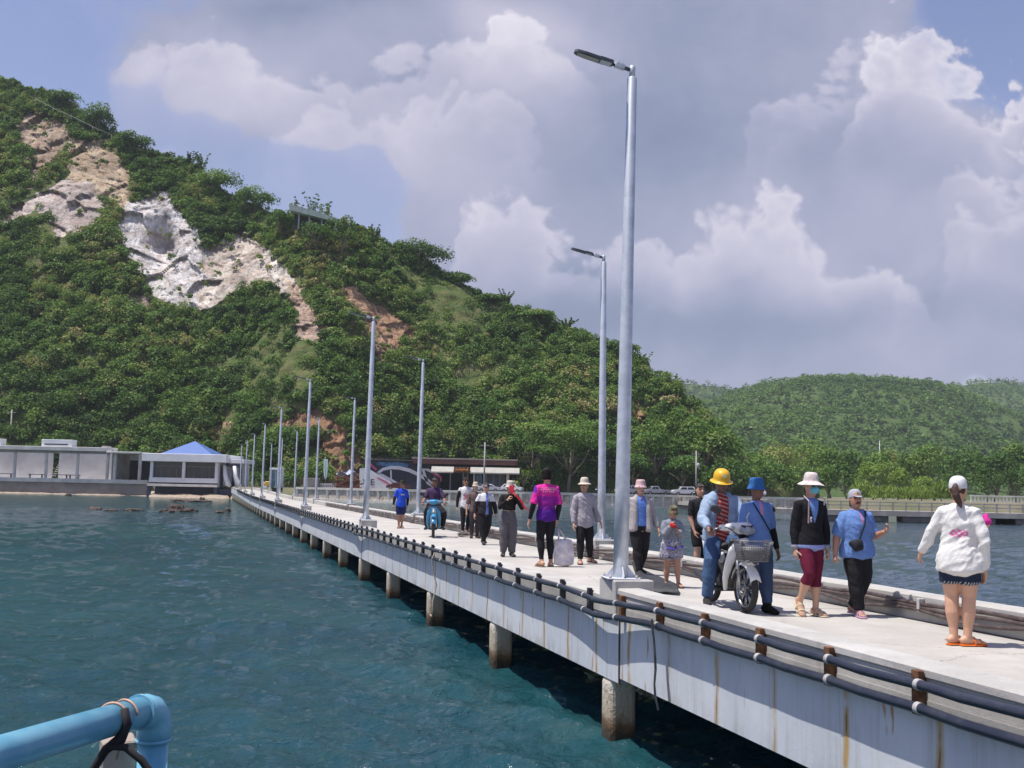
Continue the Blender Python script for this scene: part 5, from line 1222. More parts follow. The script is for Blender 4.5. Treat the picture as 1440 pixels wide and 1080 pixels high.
# ---------------------------------------------------------------- parked cars on the shore road
def carpaint(n, c): return pm(n, c, tuple(q * .93 for q in c), .8, .28, metal=.15)
TYRE = pm('tyre_rubber', (.018, .018, .02), (.03, .03, .032), 9, .85); RIM = pm('alloy_rim', (.42, .43, .45), (.3, .3, .32), 8, .4, metal=.7); CGL = pm('car_glass', (.02, .025, .03), (.03, .04, .045), 1, .08); HLT = pm('lamp_clear', (.62, .63, .66), None, 8, .2); TLT = pm('lamp_red', (.35, .03, .025), None, 8, .25)
def car(px, py_b, Y, rz, kind, paint, lb, z=None):
    """body grown from a lengthwise profile with tucked-in cabin"""
    rt = empty('parked_car', (gx(px, Y), Y, GZ + .012 if z is None else z), rz, lb, 'car', 'cars parked on the shore road')
    if kind == 'sedan': L, Wd, Ht, lo, cab = 4.4, 1.74, 1.46, [(-2.2, .35), (-2.2, .72), (-2.05, .88), (-1.35, .97), (1.0, 1.0), (2.0, .95), (2.2, .80), (2.2, .35)], [(-1.45, .95), (-.72, 1.40), (.55, 1.46), (1.35, 1.0)]
    elif kind == 'hatch': L, Wd, Ht, lo, cab = 4.1, 1.74, 1.55, [(-2.05, .35), (-2.05, .78), (-1.9, .95), (-1.2, 1.02), (1.2, 1.04), (2.0, 1.02), (2.05, .80), (2.05, .35)], [(-1.35, 1.0), (-.6, 1.50), (1.25, 1.55), (1.85, 1.03)]
    elif kind == 'suv': L, Wd, Ht, lo, cab = 4.6, 1.84, 1.75, [(-2.3, .42), (-2.3, .92), (-2.1, 1.08), (-1.3, 1.14), (1.3, 1.16), (2.2, 1.14), (2.3, .9), (2.3, .42)], [(-1.4, 1.12), (-.75, 1.70), (1.7, 1.75), (2.18, 1.14)]
    else: L, Wd, Ht, lo, cab = 5.2, 1.84, 1.75, [(-2.6, .45), (-2.6, .92), (-2.4, 1.05), (-1.5, 1.12), (.5, 1.14), (.55, 1.08), (2.55, 1.08), (2.6, .95), (2.6, .45)], [(-1.55, 1.1), (-.95, 1.70), (.25, 1.75), (.55, 1.12)]
    # profile axis = local x (front at -x); widen with a bevelled prism
    mb = MB(); mb.prism(lo, -Wd / 2, Wd / 2, 'y'); bmesh.ops.bevel(mb.bm, geom=[e for e in mb.bm.edges], offset=.09, segments=2, affect='EDGES'); mb.build('body', paint, rt)
    mb = MB(); iw = Wd / 2
    A = [mb.bm.verts.new((x, s * (iw - .07 - .17 * (z_ - 1) / .7 * (1 if z_ > 1.2 else .2)), z_)) for s in (-1, 1) for x, z_ in cab]
    k = len(cab); 
    mb.bm.faces.new(A[:k]); mb.bm.faces.new(A[k:][::-1])
    for i in range(k): mb.bm.faces.new((A[i], A[(i + 1) % k], A[k + (i + 1) % k], A[k + i]))
    bmesh.ops.bevel(mb.bm, geom=mb.bm.edges[:], offset=.06, segments=2, affect='EDGES'); cb = mb.build('cabin', paint, rt)
    for s in (-1, 1):
        x0_, z0_ = cab[0]; x1_, z1_ = cab[1]; x2_, z2_ = cab[2]; x3_, z3_ = cab[3]
        for t0, t1 in ((.05, .47), (.52, .95)):
            def bt(t): return (x0_ + .18) + (x3_ - x0_ - .36) * t
            def tp(t): return (x1_ + .06) + (x2_ - x1_ - .12) * t
            mb = MB(); yb_ = s * (iw - .055); yt = s * (iw - .16)
            mb.quad((bt(t0), yb_, z0_ + .08), (bt(t1), yb_, z0_ + .08), (tp(t1), yt, z1_ - .07), (tp(t0), yt, z1_ - .07)); mb.build('side_window', CGL, cb)
    for (xa_, za_), (xb_, zb_), dx_ in ((cab[0], cab[1], -.03), (cab[3], cab[2], .03)):
        mb = MB(); mb.quad((xa_ + (xb_ - xa_) * .12 + dx_, -iw + .18, za_ + .09), (xa_ + (xb_ - xa_) * .12 + dx_, iw - .18, za_ + .09), (xa_ + (xb_ - xa_) * .88 + dx_, iw - .30, zb_ - .07), (xa_ + (xb_ - xa_) * .88 + dx_, -iw + .30, zb_ - .07)); mb.build('windscreen', CGL, cb)
    wb = L * .30; r_ = .33 if kind in ('sedan', 'hatch') else .39
    for x in (-wb, wb):
        for s in (-1, 1):
            Mx = Matrix.Translation((x, s * (Wd / 2 - .10), r_)) @ Matrix.Rotation(math.pi / 2, 4, 'X')
            wl_ = MB().lathe([(r_ * .62, -.11), (r_ * .96, -.11), (r_, -.07), (r_, .07), (r_ * .96, .11), (r_ * .62, .11)], 20, Mx).build('wheel', TYRE, rt)
            MB().lathe([(0, -.115), (r_ * .2, -.12), (r_ * .6, -.105), (r_ * .64, -.112), (r_ * .64, .112), (r_ * .6, .105), (r_ * .2, .12), (0, .115)], 12, Mx).build('rim', RIM, wl_)
    for s in (-1, 1):
        x = lo[1][0]; z_ = lo[1][1] - .05
        MB().box(x - .02, x + .25, s * (Wd / 2 - .28) - .2, s * (Wd / 2 - .28) + .2, z_ - .09, z_ + .06, .04).build('headlight', HLT, rt)
        x = lo[-2][0]; MB().box(x - .12, x + .02, s * (Wd / 2 - .18) - .14, s * (Wd / 2 - .18) + .14, z_ - .05, z_ + .14, .03).build('tail_light', TLT, rt)
    MB().box(lo[0][0] - .03, lo[0][0] + .1, -.4, .4, .5, .68, .02).build('grille', TYRE, rt)
    return rt
WP_, SILV, BLK, NAV = carpaint('white_car_paint', (.72, .72, .74)), carpaint('silver_car_paint', (.42, .43, .46)), carpaint('black_car_paint', (.02, .022, .028)), carpaint('navy_car_paint', (.025, .03, .07))
car(692, 0, 196, R(12), 'sedan', WP_, 'white sedan behind the sea wall in front of the restaurant')
car(684, 0, 203, R(75), 'hatch', BLK, 'black car half hidden behind the black jacket woman')
car(726, 0, 198, R(165), 'hatch', WP_, 'white hatchback at the right end of the restaurant')
car(852, 0, 204, R(75), 'suv', NAV, 'dark car in the shade between the two lamp posts')
car(888, 0, 200, R(20), 'suv', SILV, 'grey car just right of the tall pole')
car(928, 0, 203, R(14), 'pickup', SILV, 'silver pickup truck parked under the trees')
car(967, 0, 200, R(8), 'suv', WP_, 'white car left of the yellow helmet')
car(988, 0, 201, R(40), 'sedan', NAV, 'dark blue car beside the utility pole')
car(1074, 0, 206, R(82), 'suv', SILV, 'silver car facing the water beside the blue bucket hat')
car(566, 0, 205, R(5), 'sedan', carpaint('maroon_car_paint', (.13, .025, .035)), 'dark red car in front of the black mural')
q = Vector((gx(830, 181), 181, 2.36)); mb = MB(); mb.lathe([(.16, 0), (.16, .04), (.13, .05), (.03, .85), (0, .86)], 12, Matrix.Translation((q.x, q.y, q.z)))
tag(mb.build('traffic_cone', pm('cone_orange', (.70, .16, .06), (.6, .12, .05), 4, .6)), 'orange traffic cone standing on the sea wall', 'traffic cone')
# ---------------------------------------------------------------- people
FAB = clothmat('fabric'); 
SKM, N, p, o = newmat('skin')
a = N.new('ShaderNodeAttribute', attribute_name='col').outputs['Color']; tc = N.new('ShaderNodeTexCoord').outputs['Object']
N.l.new(N.mix(N.m('MULTIPLY', N.noise(tc, 22, 4), .18), a, (.25, .06, .04)), p.inputs['Base Color']); p.inputs['Roughness'].default_value = .5
p.inputs['Subsurface Weight'].default_value = .0
HAIR = pm('hair', (.012, .009, .008), (.03, .02, .016), 40, .5, bmp=.5, bscale=120)
HAIRB = pm('brown_hair', (.045, .018, .012), (.08, .035, .022), 40, .5, bmp=.5, bscale=120)
SHADES = pm('sunglass', (.006, .006, .008), None, 3, .1)
RUBBER = pm('sole_rubber', (.02, .02, .022), None, 9, .8)
def loft(bm, rings, n=14, side=(1, 0, 0), cap=.5):
    """closed tapered tube: rings = [(centre, radius along side, radius across)], rounded ends"""
    P = [Vector(r[0]) for r in rings]; side = Vector(side); V = []
    def frame(i):
        t = P[min(i + 1, len(P) - 1)] - P[max(i - 1, 0)]
        t = t.normalized() if t.length > 1e-7 else Vector((0, 0, 1))
        a = side - t * side.dot(t)
        if a.length < .05: a = Vector((0, 1, 0)) - t * t.y
        a.normalize(); return t, a, t.cross(a)
    def ring(c, a, b, ra, rb): return [bm.verts.new(c + a * (ra * math.cos(k * 2 * math.pi / n)) + b * (rb * math.sin(k * 2 * math.pi / n))) for k in range(n)]
    for i, r in enumerate(rings):
        t, a, b = frame(i); ra, rb = r[1], r[2]
        if i == 0 and cap: V.append(ring(P[0] - t * min(ra, rb) * cap * .8, a, b, ra * .62, rb * .62))
        V.append(ring(P[i], a, b, ra, rb))
        if i == len(rings) - 1 and cap: V.append(ring(P[i] + t * min(ra, rb) * cap * .8, a, b, ra * .62, rb * .62))
    for i in range(len(V) - 1):
        for k in range(n): bm.faces.new((V[i][k], V[i][(k + 1) % n], V[i + 1][(k + 1) % n], V[i + 1][k]))
    bm.faces.new(V[0][::-1]); bm.faces.new(V[-1])
def ell(bm, c, r, M=None, seg=12):
    T = Matrix.Translation(c) @ (M.to_4x4() if M is not None else Matrix.Identity(4)) @ Matrix.Diagonal((r[0], r[1], r[2], 1))
    bmesh.ops.create_uvsphere(bm, u_segments=seg, v_segments=seg * 2 // 3, radius=1, matrix=T)
def fuse(bm, name, voxel, smooth, colf, mat, parent, wrinkle=0.0, seed=0, wscale=11):
    """overlapping shapes become one continuous skin"""
    bmesh.ops.recalc_face_normals(bm, faces=bm.faces[:])
    me = bpy.data.meshes.new('tmp'); bm.to_mesh(me); bm.free()
    o = bpy.data.objects.new('tmp', me); COL.objects.link(o)
    m = o.modifiers.new('r', 'REMESH'); m.mode = 'VOXEL'; m.voxel_size = voxel
    m = o.modifiers.new('s', 'SMOOTH'); m.factor = .5; m.iterations = smooth
    dg = bpy.context.evaluated_depsgraph_get(); out = bpy.data.meshes.new_from_object(o.evaluated_get(dg)); out.name = name
    bpy.data.objects.remove(o); bpy.data.meshes.remove(me)
    nv = len(out.vertices); co = np.empty(nv * 3, np.float32); out.vertices.foreach_get('co', co); co = co.reshape(-1, 3)
    if wrinkle:
        no = np.empty(nv * 3, np.float32); out.vertices.foreach_get('normal', no); no = no.reshape(-1, 3)
        d = np.fromiter((1.1 * mnoise.noise((a * wscale + seed, b * wscale, c * wscale * .5)) - 1.5 * abs(mnoise.noise((a * 5 + seed + c * 9, b * 6 - c * 5, c * 6 + a * 4 + seed))) + .5 * mnoise.noise((a * wscale * 2.3 + c * 14, b * wscale * 2.3 + seed, c * wscale)) + .3 for a, b, c in co), np.float32, nv)
        co = co + no * ((d + .25) * wrinkle * 1.2)[:, None]; out.vertices.foreach_set('co', co.ravel())
    out.polygons.foreach_set('use_smooth', np.ones(len(out.polygons), bool))
    if colf is not None:
        if not callable(colf): C = np.tile(np.array(colf, np.float32), (nv, 1))
        else: C = np.array(colf(co), np.float32)
        at_ = out.attributes.new('col', 'FLOAT_COLOR', 'POINT'); at_.data.foreach_set('color', np.concatenate([C, np.ones((nv, 1), np.float32)], 1).ravel())
    return link(name, out, parent, mat)
V3 = Vector
def lerp(a, b, t): return a + (b - a) * t
class Person:
    def __init__(s, label, px, py, H, yaw, z=None, skin=(.40, .22, .14), b=1.0, wf=1.0, vox=.008, group=None, feet=True, **kw):
        s.H = H; s.b = b * H; s.vox = vox; s.skin = tuple(min(.62, q * 1.22) for q in skin); s.kw = kw; s.seed = px * .37; s.wf = wf
        zd = DECK + elev(at(px, py, z=DECK).y * 1.04 - 12) if z is None else z
        q = at(px, py, z=zd); s.loc = V3((q.x, q.y, zd + .006)); s.yaw = R(yaw)
        h = H; J = s.J = {}
        root = V3(kw.get('root', (0, 0, 0))) * h; lean = R(kw.get('lean', 0)); tw = R(kw.get('twist', 0)); tilt = R(kw.get('tilt', 0))
        hip = V3((0, 0, .525 * h)) + root
        TM = Matrix.Rotation(tilt, 3, 'Y') @ Matrix.Rotation(lean, 3, 'X') @ Matrix.Rotation(tw, 3, 'Z'); s.TM = TM
        def up(x, y, z): return hip + TM @ (V3((x, y, z)) * h - V3((0, 0, .525 * h)))
        s.up = up; J['hip'] = hip
        shw = .094 * kw.get('shw', 1.0)
        for sd, sg in (('R', -1), ('L', 1)):
            J['sh' + sd] = up(sg * shw, .008, .788)
            e, w_ = kw.get('arm' + sd, ((.030, .012, -.170), (.045, -.030, -.315)))
            e = (e[0] * .92, e[1], e[2] * .97); w_ = (w_[0] * .95, w_[1], w_[2] * .97)
            e = V3((e[0] * sg, e[1], e[2])) * h; w_ = V3((w_[0] * sg, w_[1], w_[2])) * h
            J['el' + sd] = J['sh' + sd] + e; J['wr' + sd] = J['sh' + sd] + w_
            J['hp' + sd] = hip + V3((sg * .047 * h, 0, -.02 * h))
            k_, a_ = kw.get('leg' + sd, ((.052, -.012, .285), (.052, .008, .048)))
            J['kn' + sd] = V3((k_[0] * sg * h, k_[1] * h, k_[2] * h)); J['an' + sd] = V3((a_[0] * sg * h, a_[1] * h, a_[2] * h))
        J['neck'] = up(0, .006, .845)
        hy, hp, ht = kw.get('head', (0, 0, 0))
        s.HM = TM @ Matrix.Rotation(R(hy), 3, 'Z') @ Matrix.Rotation(R(hp), 3, 'X') @ Matrix.Rotation(R(ht), 3, 'Y')
        s.hb = J['neck'] + TM @ V3((0, -.006 * h, .02 * h))       # base of the skull
        s.body(label, group)
    def hd(s, x, y, z): return s.hb + s.HM @ (V3((x, y, z - .865)) * s.H)
    def torso(s, bm, z0, z1, th=0.0, flare=0.0, shoulders=True, fl=0.0):
        T = [(.44, .084, .062), (.50, .093, .067), (.54, .091, .067), (.60, .079, .060), (.66, .079, .060), (.72, .087, .063), (.765, .091, .061), (.795, .084, .052), (.815, .062, .043), (.832, .040, .036)]
        zs = [t[0] for t in T]; rings = []
        L = [z0] + [z for z in zs if z0 + .015 < z < z1 - .01] + [z1]
        for z in L:
            a = float(np.interp(z, zs, [t[1] for t in T])); b2 = float(np.interp(z, zs, [t[2] for t in T]))
            belly = s.wf if z < .75 else 1 + (s.wf - 1) * .4
            f = flare * max(0, (.64 - z)) 
            rings.append((s.up(0, -.012 * (belly - 1) * 4 if .55 < z < .72 else 0, z), a * s.b * belly + th + f, b2 * s.b * belly + th + f * .8))
        loft(bm, rings, 18, s.TM @ V3((1, 0, 0)), .35)
    def arm(s, bm, sd, t0, t1, th=0.0, thb=None, extra=()):
        J = s.J; S, E, Wr = J['sh' + sd], J['el' + sd], J['wr' + sd]; h = s.b; thb = th if thb is None else thb
        prof = [(0, .0335), (.18, .0325), (.45, .028), (.5, .0275), (.62, .0275), (.85, .020), (1, .0165)]
        rings = []
        for t in sorted({t0, t1, *[q[0] for q in prof if t0 < q[0] < t1]}):
            c = lerp(S, E, t * 2) if t <= .5 else lerp(E, Wr, (t - .5) * 2)
            r_ = float(np.interp(t, [q[0] for q in prof], [q[1] for q in prof])) * h + lerp(th, thb, (t - t0) / max(1e-6, t1 - t0)); rings.append((c, r_, r_ * .95))
        if t0 == 0: rings.insert(0, (S + (s.up(0, 0, .805) - S) * .40, rings[0][1] * .8, rings[0][2] * .85))
        loft(bm, rings, 12, (0, 1, 0), .3)
    def leg(s, bm, sd, t0, t1, th=0.0, thb=None):
        J = s.J; A, K, F = J['hp' + sd], J['kn' + sd], J['an' + sd]; h = s.b; thb = th if thb is None else thb
        prof = [(0, .047), (.15, .052), (.35, .047), (.5, .0365), (.58, .0355), (.70, .037), (.88, .024), (1, .0215)]
        rings = []
        for t in sorted({t0, t1, *[q[0] for q in prof if t0 < q[0] < t1]}):
            c = lerp(A, K, t * 2) if t <= .5 else lerp(K, F, (t - .5) * 2)
            if .55 < t < .8: c = c + V3((0, .006 * h, 0))
            r_ = float(np.interp(t, [q[0] for q in prof], [q[1] for q in prof])) * h * (1 + (s.wf - 1) * .6) + lerp(th, thb, (t - t0) / max(1e-6, t1 - t0)); rings.append((c, r_, r_))
        loft(bm, rings, 14, (1, 0, 0), .3)
    def foot_dir(s, sd): 
        d = V3(s.kw.get('toe' + sd, ((.22 if sd == 'L' else -.22), -1, 0))); d.normalize(); return d
    def foot(s, bm, sd, g=0.0, sole=0.0):
        A = s.J['an' + sd]; d = s.foot_dir(sd); h = s.H; dn = V3((0, 0, -1)); dn = (dn - d * dn.dot(d)).normalized()
        base = A + dn * (.048 * h - .004)
        L = [(-.040, .020, .022, .0255), (-.022, .024, .030, .030), (.02, .025, .028, .030), (.06, .028, .020, .020), (.092, .029, .014, .0145), (.112, .020, .010, .011)]
        loft(bm, [(base + d * x * h - dn * z * h, w_ * h * .95 + g, hh * h * .9 + g) for x, w_, hh, z in L], 12, d.cross(dn), .6)
    def hand(s, bm, sd):
        J = s.J; Wr = J['wr' + sd]; E = J['el' + sd]; h = s.H; cfg = s.kw.get('hand' + sd, {})
        d = V3(cfg['dir']).normalized() if 'dir' in cfg else (Wr - E).normalized()
        sg = -1 if sd == 'R' else 1
        pn = V3(cfg.get('palm', (-sg, 0, 0))); pn = (pn - d * pn.dot(d))
        if pn.length < .05: pn = V3((0, -1, 0)) - d * (-d.y)
        pn.normalize(); sx = d.cross(pn) ; curl = cfg.get('curl', .35); 
        th_side = V3((0, -1, 0)) if abs(sx.y) > .3 else V3((0, 0, 1))
        if sx.dot(th_side) < 0: sx = -sx      # sx points towards the thumb
        k = .108 * h / 1.0
        palm = [(Wr, .016 * h, .011 * h), (Wr + d * .022 * h, .022 * h, .0115 * h), (Wr + d * .052 * h, .0245 * h, .0105 * h)]
        loft(bm, palm, 10, sx, .4)
        for i, (off, ln) in enumerate(((.0165, .044), (.0055, .049), (-.0055, .046), (-.0160, .036))):
            p0 = Wr + d * .050 * h + sx * off * h; q = p0; a = curl * (.8 + .12 * i); rings = [(q, .0056 * h, .0056 * h)]
            for j, f in enumerate((.45, .32, .23)):
                dd = d * math.cos(a) + pn * math.sin(a) + sx * off * 3.0 * (1 - curl); q = q + dd * ln * h * f; rings.append((q, (.0054 - .0006 * j) * h, (.0054 - .0006 * j) * h)); a += curl * 1.0
            loft(bm, rings, 8, sx, .6)
        q = Wr + d * .014 * h + sx * .016 * h; rings = [(q, .0075 * h, .007 * h)]
        for f, oo in ((.022, .9), (.018, .55), (.014, .25)):
            q = q + (d * .8 + sx * oo + pn * (.35 + curl * .4)).normalized() * f * h; rings.append((q, .0062 * h, .006 * h))
        loft(bm, rings, 8, pn, .6)
    def head(s, bm):
        h = s.H; f = s.kw.get('headk', 1.0)
        L = [(.862, -.030, .022, .020), (.872, -.022, .034, .040), (.888, -.012, .0405, .052), (.908, -.004, .0445, .0585), (.930, .002, .0465, .0615), (.955, .005, .0470, .0625), (.976, .006, .0425, .0565), (.992, .007, .030, .040), (.999, .007, .014, .018)]
        loft(bm, [(s.hd(0, y, z), a * h * f, b2 * h * f) for z, y, a, b2 in L], 18, s.HM @ V3((1, 0, 0)), .3)
        n0, n1 = s.hd(0, -.058, .936), s.hd(0, -.070, .911)
        loft(bm, [(n0, .0055 * h, .006 * h), (lerp(n0, n1, .6), .008 * h, .009 * h), (n1, .0125 * h, .010 * h)], 8, s.HM @ V3((1, 0, 0)), .7)
        for sg in (-1, 1):
            ell(bm, s.hd(sg * .047, .004, .922), (.006 * h, .011 * h, .018 * h), s.HM, 10)
            ell(bm, s.hd(sg * .0195, -.0525, .9425), (.014 * h, .007 * h, .0045 * h), s.HM, 8)
        ell(bm, s.hd(0, -.0565, .8905), (.0155 * h, .008 * h, .0065 * h), s.HM, 8); ell(bm, s.hd(0, -.050, .870), (.014 * h, .011 * h, .009 * h), s.HM, 8)
        loft(bm, [(s.J['neck'] + V3((0, .004 * h, -.03 * h)), .036 * h, .036 * h), (lerp(s.J['neck'], s.hd(0, .012, .885), .5), .030 * h, .032 * h), (s.hd(0, .012, .885), .031 * h, .034 * h)], 12, (1, 0, 0), .2)
    def body(s, label, group):
        bm = bmesh.new(); s.torso(bm, .47, .828); s.head(bm)
        for sd in 'RL':
            s.arm(bm, sd, 0, 1); s.hand(bm, sd); s.leg(bm, sd, 0, 1); s.foot(bm, sd)
            loft(bm, [(s.J['hp' + sd], .046 * s.b, .058 * s.b), (s.up(0, 0, .54), .07 * s.b, .060 * s.b)], 12)
        h = s.H; sk = np.array(s.skin); eyes = [np.array(s.hd(sg * .0195, -.058, .9335)) for sg in (-1, 1)]; brow = [np.array(s.hd(sg * .020, -.058, .9445)) for sg in (-1, 1)]; mouth = np.array(s.hd(0, -.062, .8905))
        ax = np.array(s.HM @ V3((1, 0, 0))); uz = np.array(s.HM @ V3((0, 0, 1)))
        def col(co):
            C = np.tile(sk, (len(co), 1)).astype(np.float32)
            def mark(c, rx, rz, cc, w_=1.0):
                d = co - c; m = ((d @ ax) / (rx * h)) ** 2 + ((d @ uz) / (rz * h)) ** 2 + (np.linalg.norm(d, axis=1) / (.03 * h)) ** 8 < 1
                C[m] = C[m] * (1 - w_) + np.array(cc) * w_
            for e in brow: mark(e, .014, .0042, (.03, .02, .016), .8)
            for e in eyes: mark(e, .0135, .0065, (.035, .025, .022), .95)
            mark(mouth, .019, .006, (.26, .075, .065), .85)
            return C
        s.o = fuse(bm, 'person', s.vox, 2, col, SKM, None)
        s.o.location = s.loc; s.o.rotation_euler = (0, 0, s.yaw); tag(s.o, label, 'person', group)
    # ---- clothing (children)
    def add(s, name, fn, col, wr=.006, vox=None, sm=3, mat=None, ws=11):
        bm = bmesh.new(); fn(bm); return fuse(bm, name, vox or max(s.vox, .009), sm, col, mat or FAB, s.o, wr, s.seed, ws)
    def top(s, col, hem=.47, sl=(1, 1), th=.012, flare=0.0, sth=.012, stb=None, name='shirt', collar=.822, wr=.005, ws=11):
        th *= .85; sth *= .8; flare = max(flare, .09); stb = stb * .85 if stb else None
        def fn(bm):
            s.torso(bm, hem, collar, th, flare)
            for sd, t in zip('RL', sl):
                if t > 0: s.arm(bm, sd, 0, t, sth, stb)
            loft(bm, [(s.up(0, .004, .785), .072 * s.b + th * .8, .05 * s.b + th * .7), (s.up(0, .006, .812), .054 * s.b + th * .6, .043 * s.b + th * .6), (s.up(0, .006, .834), .038 * s.b + th * .5, .037 * s.b + th * .5)], 14, s.TM @ V3((1, 0, 0)), .2)
        return s.add(name, fn, col, wr, ws=ws)
    def pants(s, col, t=1.0, th=.012, thb=None, top_=.56, name='trousers', wr=.005):
        def fn(bm):
            s.torso(bm, .475, top_, th * .5)
            for sd in 'RL':
                s.leg(bm, sd, 0, t, th, thb)
                loft(bm, [(s.J['hp' + sd], .046 * s.b * s.wf + th * .8, .058 * s.b * s.wf + th * .6), (s.up(0, 0, .53), .070 * s.b * s.wf + th * .3, .060 * s.b * s.wf + th * .3)], 12)
        return s.add(name, fn, col, wr)
    def shoes(s, col, sole=None, kind='shoe', name='shoe'):
        for sd in 'RL':
            if kind == 'shoe': s.add(name, lambda bm: s.foot(bm, sd, .008), col, 0, .007)
            elif kind == 'boot':
                def fn(bm): s.foot(bm, sd, .012); s.leg(bm, sd, .88, 1.0, .016)
                s.add('boot', fn, col, .002, .008)
            else:
                A = s.J['an' + sd]; d = s.foot_dir(sd); h = s.H; dn = V3((0, 0, -1)); dn = (dn - d * dn.dot(d)).normalized(); sx = d.cross(dn); b0 = A + dn * (.048 * h - .006)
                def fn(bm):
                    loft(bm, [(b0 + d * x * h, w_ * h + .006, .012) for x, w_ in ((-.045, .02), (-.02, .026), (.03, .026), (.075, .031), (.105, .028), (.12, .015))], 12, sx, .3)
                    for xx in ((.045,) if kind == 'flip' else (.035, .075)):
                        pts = [(b0 + d * xx * h + sx * (math.cos(a) * .031 * h) - dn * (math.sin(a) * (.048 if xx < .05 else .034) * h), .014 if kind != 'flip' else .010, .006) for a in np.linspace(-.1, math.pi + .1, 9)]
                        loft(bm, pts, 8, d, .2)
                s.add('sandal', fn, col, 0, .006, 2)
    def hair(s, mat=HAIR, back=.90, vol=1.0, pony=0, fringe=.965, hat=False):
        def fn(bm):
            L = [(back, .030, .044, .036), (.925, .020, .049, .048), (.95, .014, .0505, .056), (.972, .009, .047, .0585), (.992, .007, .035, .046), (1.004, .007, .016, .022)]
            if hat: L = [(back, .030, .040, .032), (.92, .022, .044, .040), (.945, .014, .045, .048)]
            loft(bm, [(s.hd(0, y, z), a * s.H * vol, b2 * s.H * vol) for z, y, a, b2 in L], 16, s.HM @ V3((1, 0, 0)), .3)
            if not hat: loft(bm, [(s.hd(-.035, -.042, fringe), .014 * s.H, .012 * s.H), (s.hd(0, -.054, fringe + .008), .014 * s.H, .012 * s.H), (s.hd(.035, -.042, fringe), .014 * s.H, .012 * s.H)], 8)
            if pony:
                loft(bm, [(s.hd(0, .060, .955), .012 * s.H, .012 * s.H), (s.hd(.0, .088, .93), .022 * s.H, .02 * s.H), (s.hd(-.006, .092, .89), .024 * s.H, .02 * s.H), (s.hd(-.022, .080, .845), .018 * s.H, .014 * s.H), (s.hd(-.034, .072, .815), .007 * s.H, .006 * s.H)], 10)
        return s.add('hair', fn, None, .003, .009, 2, mat, 30)
    def lathe_on_head(s, name, prof, col, z0=.945, tiltx=0, n=26, wob=0.0, y0=.006, sx=.95, sy=1.16, mat=None):
        bm = bmesh.new(); rows = []
        T = Matrix.Translation(s.hd(0, y0, z0)) @ (s.HM @ Matrix.Rotation(R(tiltx), 3, 'X')).to_4x4()
        for r_, z in prof:
            rows.append([bm.verts.new(T @ V3((math.cos(a) * r_ * s.H * sx, math.sin(a) * r_ * s.H * sy, z * s.H + (wob * s.H * math.sin(a * 3 + s.seed) * max(0, r_ - .06) * 20)))) for a in np.linspace(0, 2 * math.pi, n, endpoint=False)])
        for i in range(len(rows) - 1):
            for k in range(n): f = bm.faces.new((rows[i][k], rows[i][(k + 1) % n], rows[i + 1][(k + 1) % n], rows[i + 1][k])); f.smooth = True
        bm.faces.new(rows[-1])
        me = bpy.data.meshes.new(name); bmesh.ops.recalc_face_normals(bm, faces=bm.faces[:]); bm.to_mesh(me); bm.free()
        co = np.empty(len(me.vertices) * 3, np.float32); me.vertices.foreach_get('co', co); co = co.reshape(-1, 3)
        C = np.tile(np.array(col, np.float32), (len(co), 1)) if not callable(col) else np.array(col(co), np.float32)
        at_ = me.attributes.new('col', 'FLOAT_COLOR', 'POINT'); at_.data.foreach_set('color', np.concatenate([C, np.ones((len(co), 1), np.float32)], 1).ravel())
        o = link(name, me, s.o, mat or FAB); m = o.modifiers.new('t', 'SOLIDIFY'); m.thickness = .004; m = o.modifiers.new('s', 'SUBSURF'); m.levels = 1; m.render_levels = 1
        return o
    def sunhat(s, col, brim=.098, h=.066, droop=.022, **k):
        return s.lathe_on_head('hat', [(brim, -droop), (brim * .8, -droop * .45), (.056, 0), (.0535, .012), (.051, h * .6), (.043, h * .92), (.022, h), (.004, h)], col, z0=.956, wob=.003, **k)
    def bucket(s, col, **k): return s.lathe_on_head('hat', [(.074, -.024), (.063, -.006), (.056, .004), (.054, .035), (.051, .056), (.044, .062), (.02, .064), (.004, .064)], col, z0=.953, **k)
    def cap(s, col, visor=True):
        o = s.lathe_on_head('cap', [(.0545, -.012), (.0555, .008), (.052, .034), (.042, .053), (.023, .063), (.006, .065)], col, z0=.945, tiltx=-5, y0=.008)
        if visor:
            def fn(bm): loft(bm, [(s.hd(0, -.045, .950), .040 * s.H, .004 * s.H), (s.hd(0, -.075, .946), .036 * s.H, .0035 * s.H), (s.hd(0, -.100, .938), .022 * s.H, .003 * s.H)], 12, s.HM @ V3((1, 0, 0)), .4)
            s.add('visor', fn, col if not callable(col) else (.6, .6, .62), 0, .006, 1)
        return o
    def glasses(s):
        def fn(bm):
            for sg in (-1, 1):
                ell(bm, s.hd(sg * .021, -.060, .9325), (.018 * s.H, .007 * s.H, .0125 * s.H), s.HM, 10)
                loft(bm, [(s.hd(sg * .036, -.054, .935), .004 * s.H, .003 * s.H), (s.hd(sg * .049, -.02, .935), .003 * s.H, .003 * s.H), (s.hd(sg * .049, .006, .934), .003 * s.H, .003 * s.H)], 6)
            loft(bm, [(s.hd(-.012, -.062, .936), .003 * s.H, .003 * s.H), (s.hd(.012, -.062, .936), .003 * s.H, .003 * s.H)], 6)
        return s.add('sunglasses', fn, None, 0, .005, 1, SHADES)
    def strap(s, pts, r_, col, name='strap'):
        def fn(bm): loft(bm, [(q if isinstance(q, Vector) else s.up(*q), r_, r_ * .5) for q in pts], 8, (1, 0, 0), .2)
        return s.add(name, fn, col, 0, .006, 1)
    def wp(s, v):  # local -> world
        return s.loc + Matrix.Rotation(s.yaw, 3, 'Z') @ V3(v)
